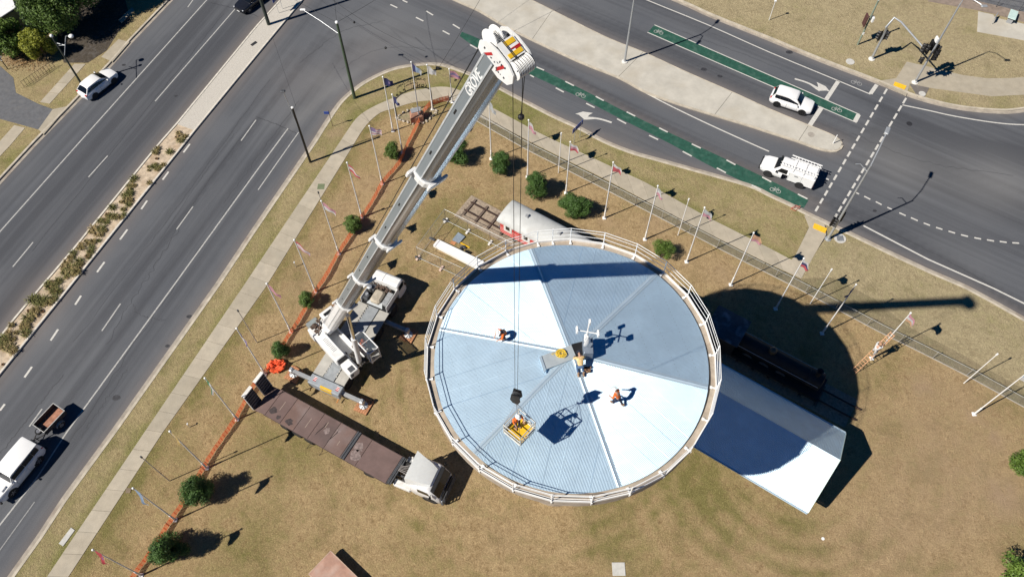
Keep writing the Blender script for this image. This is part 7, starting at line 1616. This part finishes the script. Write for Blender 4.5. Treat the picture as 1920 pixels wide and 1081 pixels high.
# house with a white roof in the far corner
hs_ = thing('house', 'corner of a house with a flat white roof at the top left', 'house', (0, 0, 0))
hp0 = PL([(-110, -110), (2, -56), (30, 14), (-10, 40), (-150, 80)], 3.6); cx_ = np.mean(hp0, axis=0); inn = [tuple(cx_ + (np.array(p) - cx_) * .93) for p in hp0]
MB().prism(inn, 0, 3.4).build('wall', mat('house_wall', (.42, .40, .37), .9), hs_); MB().prism(hp0, 3.42, 3.6).build('roof', mat('white_roof', (.74, .75, .76), .6, var=.05), hs_)
m = MB(); [m.tube((*hp0[i], 3.52), (*hp0[i + 1], 3.52), .10, n=6) for i in (1, 2)]; m.build('gutter', M_DGREY, hs_)

# ============================================================ PEOPLE
def skin_mesh(V, E, Rr, root, name, material, sub=1):
    me = bpy.data.meshes.new(name); me.from_pydata(V, E, []); me.update(); o = bpy.data.objects.new('tmp_skin', me); COL.objects.link(o)
    o.modifiers.new('s', 'SKIN').use_smooth_shade = True
    for i, r in enumerate(Rr): me.skin_vertices[0].data[i].radius = r if isinstance(r, tuple) else (r, r)
    for i in range(len(V)): me.skin_vertices[0].data[i].use_root = (i == root)
    m2 = o.modifiers.new('u', 'SUBSURF'); m2.levels = sub; m2.render_levels = sub
    dg = bpy.context.evaluated_depsgraph_get(); out = bpy.data.meshes.new_from_object(o.evaluated_get(dg)); bpy.data.objects.remove(o); out.name = name; out.materials.clear(); out.materials.append(material); return out
M_SKIN = mat('skin', (.50, .29, .20), .6, var=.08)
M_HAT = mat('white_helmet', (.84, .84, .83), .3, var=.02); M_NAVY = mat('navy_cloth', (.025, .032, .06), .85, var=.2); M_JEAN = mat('blue_denim', (.07, .13, .24), .9, var=.25); M_BOOT = mat('tan_boot', (.32, .20, .12), .8, var=.2); M_LGT = mat('pale_cloth', (.56, .57, .57), .9, var=.15); M_HAIR = mat('dark_hair', (.03, .02, .015), .7)
M_VESTY = mat('sandy_vest', (.70, .48, .22), .8, var=.3, scale=9)
POSE = {
 'stand': dict(pel=(0, 0, .95), chest=(.03, 0, 1.30), neck=(.04, 0, 1.47), head=(.08, 0, 1.63), sh=.19, el=((.05, .27, 1.17), (.05, -.27, 1.17)), wr=((.27, .24, 1.05), (.27, -.24, 1.05)), kn=((.04, .11, .50), (.04, -.11, .50)), an=((0, .12, .08), (0, -.12, .08))),
 'walk': dict(pel=(0, 0, .90), chest=(.16, 0, 1.20), neck=(.24, 0, 1.36), head=(.33, 0, 1.48), sh=.19, el=((.18, .30, 1.04), (.30, -.28, 1.05)), wr=((.42, .26, .92), (.52, -.20, .93)), kn=((.20, .11, .50), (-.02, -.12, .48)), an=((.22, .12, .08), (-.36, -.12, .10))),
 'crouch': dict(pel=(-.10, 0, .40), chest=(.14, 0, .66), neck=(.24, 0, .80), head=(.35, 0, .90), sh=.20, el=((.34, .30, .52), (.34, -.30, .52)), wr=((.52, .16, .34), (.52, -.16, .34)), kn=((.34, .18, .46), (.34, -.18, .46)), an=((.06, .16, .08), (.06, -.16, .08))),
 'kneel': dict(pel=(-.18, 0, .52), chest=(.22, 0, .70), neck=(.40, 0, .76), head=(.54, 0, .74), sh=.21, el=((.40, .32, .46), (.42, -.30, .46)), wr=((.62, .22, .26), (.62, -.20, .24)), kn=((.14, .16, .10), (.14, -.16, .10)), an=((-.38, .15, .09), (-.38, -.15, .09))),
 'sit': dict(pel=(0, 0, .12), chest=(.0, 0, .48), neck=(.02, 0, .66), head=(.06, 0, .82), sh=.19, el=((.14, .27, .36), (.14, -.27, .36)), wr=((.40, .18, .34), (.40, -.18, .34)), kn=((.44, .14, .16), (.44, -.14, .16)), an=((.48, .13, -.30), (.48, -.13, -.30))),
 'climb': dict(pel=(0, 0, .95), chest=(.14, 0, 1.28), neck=(.18, 0, 1.44), head=(.20, 0, 1.62), sh=.19, el=((.30, .28, 1.36), (.32, -.26, 1.30)), wr=((.46, .16, 1.58), (.46, -.16, 1.48)), kn=((.22, .12, .62), (.06, -.12, .48)), an=((.16, .13, .34), (.12, -.13, .06)))}
def person(label, loc, rot, pose, shirt, trousers, hat, boots=None, sc_=1.0, group=None):
    q = POSE[pose]; t = thing('person', label, 'person', loc, rot, group); t.scale = (sc_,) * 3
    P, C, N_, Hd = (Vector(q[k]) for k in ('pel', 'chest', 'neck', 'head'))
    def limb(a, b, f): return tuple(Vector(a).lerp(Vector(b), f))
    V = [tuple(P), tuple(P.lerp(C, .5)), tuple(C), tuple(N_), tuple(N_.lerp(Hd, .5)), tuple(Hd), tuple(Hd + (Hd - N_).normalized() * .09)]; E = [(0, 1), (1, 2), (2, 3), (3, 4), (4, 5), (5, 6)]; R_ = [(.15, .12), (.135, .11), (.16, .12), .058, .060, (.082, .098), (.060, .070)]
    side = Vector((0, 1, 0)); hands = []
    for i, s in enumerate((1, -1)):
        sh = C.lerp(N_, .55) + side * s * q['sh']; el = Vector(q['el'][i]); wr = Vector(q['wr'][i]); b = len(V); d = (wr - el).normalized(); lat = d.cross(Vector((0, 0, 1))); lat = lat.normalized() if lat.length > .1 else Vector((0, 1, 0)); nrm = lat.cross(d)
        V += [tuple(sh), tuple(el), tuple(wr), tuple(wr + d * .06)]; R_ += [.062, .045, .032, (.040, .022)]; E += [(2, b), (b, b + 1), (b + 1, b + 2), (b + 2, b + 3)]
        for k, (off, ln) in enumerate(((-.030, .062), (-.010, .074), (.010, .070), (.030, .055))):
            v = len(V); base = wr + d * .085 + lat * off; V += [tuple(base), tuple(base + d * ln * .6 - nrm * .012), tuple(base + d * ln - nrm * .034)]; R_ += [.010, .009, .008]; E += [(b + 3, v), (v, v + 1), (v + 1, v + 2)]
        v = len(V); th = wr + d * .03 + lat * (.036 * s); V += [tuple(th), tuple(th + d * .03 + lat * s * .022 - nrm * .01), tuple(th + d * .058 + lat * s * .022 - nrm * .024)]; R_ += [.013, .011, .009]; E += [(b + 2, v), (v, v + 1), (v + 1, v + 2)]
        hp_ = P + side * s * .09; kn = Vector(q['kn'][i]); an = Vector(q['an'][i]); b = len(V); toe = an + Vector((.16, 0, -.04)) if pose != 'kneel' else an + Vector((-.14, 0, -.04))
        V += [tuple(hp_), tuple(kn), tuple(an), tuple(toe)]; R_ += [.085, .060, .042, .035]; E += [(0, b), (b, b + 1), (b + 1, b + 2), (b + 2, b + 3)]
    link('body', skin_mesh(V, E, R_, 0, 'body', M_SKIN), t)
    # shirt
    V = [tuple(P.lerp(C, .12)), tuple(P.lerp(C, .55)), tuple(C), tuple(C.lerp(N_, .7))]; E = [(0, 1), (1, 2), (2, 3)]; R_ = [(.165, .135), (.158, .128), (.18, .138), .09]
    for i, s in enumerate((1, -1)):
        sh = C.lerp(N_, .55) + side * s * (q['sh'] + .01); el = Vector(q['el'][i]); wr = Vector(q['wr'][i]); b = len(V); V += [tuple(sh), tuple(el), tuple(el.lerp(wr, .6))]; R_ += [.082, .062, .052]; E += [(2, b), (b, b + 1), (b + 1, b + 2)]
    link('shirt', skin_mesh(V, E, R_, 1, 'shirt', shirt), t)
    V = [tuple(P.lerp(C, .18)), tuple(P)]; E = [(0, 1)]; R_ = [(.155, .125), (.165, .135)]
    for i, s in enumerate((1, -1)):
        hp_ = P + side * s * .095; kn = Vector(q['kn'][i]); an = Vector(q['an'][i]); b = len(V); V += [tuple(hp_), tuple(hp_.lerp(kn, .5)), tuple(kn), tuple(kn.lerp(an, .9))]; R_ += [.108, .096, .078, .066]; E += [(1, b), (b, b + 1), (b + 1, b + 2), (b + 2, b + 3)]
    link('trousers', skin_mesh(V, E, R_, 1, 'trousers', trousers), t)
    for i in (0, 1):
        an = Vector(q['an'][i]); m = MB(); m.ball(tuple(an + Vector((.06 if pose != 'kneel' else -.06, 0, -.03))), .1, 10, 6, (1.45, .62, .55)); m.tube(an + Vector((0, 0, -.02)), an + Vector((0, 0, .10)), .058, .060, 8); m.build('boot', boots or M_BOOT, t, 60)
    up_ = (Hd - N_).normalized(); f = Vector((1, 0, 0)); f = (f - up_ * f.dot(up_)).normalized(); l = up_.cross(f); X = Matrix((( f.x, l.x, up_.x, Hd.x), (f.y, l.y, up_.y, Hd.y), (f.z, l.z, up_.z, Hd.z), (0, 0, 0, 1)))
    m = MB(); m.ball((.088, 0, .0), .02, 6, 5); m.v = [(p[0] + .012, p[1] * .7, p[2] * 1.3) for p in m.v]; m.xform(X); m.build('nose', M_SKIN, t, 60)
    for s in (-1, 1): m = MB(); m.ball((.078, s * .032, .035), .013, 6, 5); m.xform(X); m.build('eye', M_WHITE, t, 60); m = MB(); m.ball((.0, s * .086, .01), .026, 6, 5, (.7, .4, 1.1)); m.xform(X); m.build('ear', M_SKIN, t, 60)
    m = MB(); m.box((.083, 0, -.045), (.012, .045, .010)); m.xform(X); m.build('mouth', mat('lips', (.32, .12, .10), .6), t)
    m = MB(); m.ball((-.02, 0, .03), .098, 10, 7, (1, .92, 1)); m.xform(X); m.build('hair', M_HAIR, t, 60)
    m = MB(); m.lathe([(.150, .055), (.155, .065), (.128, .075), (.122, .11), (.095, .165), (.05, .19), (.005, .195)], (.01, 0, 0), n=16); m.cbox((.13, 0, .062), (.12, .16, .014), .005); m.xform(X); m.build('hard_hat' if hat is M_HAT else 'cap', hat, t, 50)
    return t
c = G(945, 630, 21.0); person('worker in orange shirt and white helmet crouching on the upper left roof panel', (c.x, c.y, 20.98), math.radians(215), 'crouch', M_HIVIS, M_NAVY, M_HAT)
c = G(1087, 690, 21.08); person('worker in blue jeans and sandy vest kneeling at the open hatch on the roof peak', (c.x, c.y, 21.10), math.radians(96), 'kneel', M_VESTY, M_JEAN, M_NAVY)
c = G(1157, 755, 20.95); person('worker in orange shirt and white helmet walking down the lower right roof panel', (c.x, c.y, 20.86), math.radians(140), 'walk', M_HIVIS, M_NAVY, M_HAT, sc_=.95)
person('worker in orange shirt and white helmet standing in the hanging basket', BC + Vector((-.12, .22, .06)), math.radians(-60), 'stand', M_HIVIS, M_NAVY, M_HAT, sc_=.96)
oc = MS @ Vector((.75, 1.22, 2.45)); person('crane operator in orange shirt seated inside the glass roofed crane cab', oc, SA, 'sit', M_HIVIS, M_NAVY, M_HIVIS, sc_=.95)
uc = UTE.matrix_basis @ Vector((.30, .42, .72)); person('driver in a pale shirt seated inside the white service ute', uc, math.radians(152.5), 'sit', M_LGT, M_NAVY, M_NAVY, sc_=.92)
# ladder leaning on a flagpole with a climber
fpB = G(*bpx, ZL); la = G(1600, 697, ZL); top_ = Vector((fpB.x, fpB.y, ZL + 4.6))
d = (fpB - la); d.z = 0; an_ = math.atan2(d.y, d.x); ln_ = math.hypot(d.length, 4.6); tilt = math.atan2(4.6, d.length)
lad = thing('extension_ladder', 'pale orange extension ladder leaning against a white flagpole under the climbing worker', 'ladder', la, an_)
Xl = Matrix.Rotation(-tilt, 4, 'Y')
M_LADR = mat('ladder_orange', (.66, .36, .20), .6, var=.1)
for y in (-.2, .2): m = MB(); m.box((ln_ / 2, y, 0), (ln_, .04, .08)); m.xform(Xl); m.build('stile', M_LADR, lad)
rm = MB(); rm.box((0, 0, 0), (.04, .38, .04)); rm.xform(Xl); rm = rm.mesh('rung', M_LADR)
for k in range(int(ln_ / .3)): p_ = Xl @ Vector((.2 + k * .3, 0, 0)); link('rung', rm, lad, p_)
k = .55; pz = 4.6 * k; cp = la + d * k + Vector((0, 0, pz - .3)); dn = d.normalized() if d.length else Vector((1, 0, 0))
person('worker in pale trousers climbing a leaning ladder up a flagpole', cp - dn * .28 + Vector((0, 0, .0)), an_, 'climb', M_LGT, M_LGT, mat('brown_hat', (.42, .24, .14), .8))
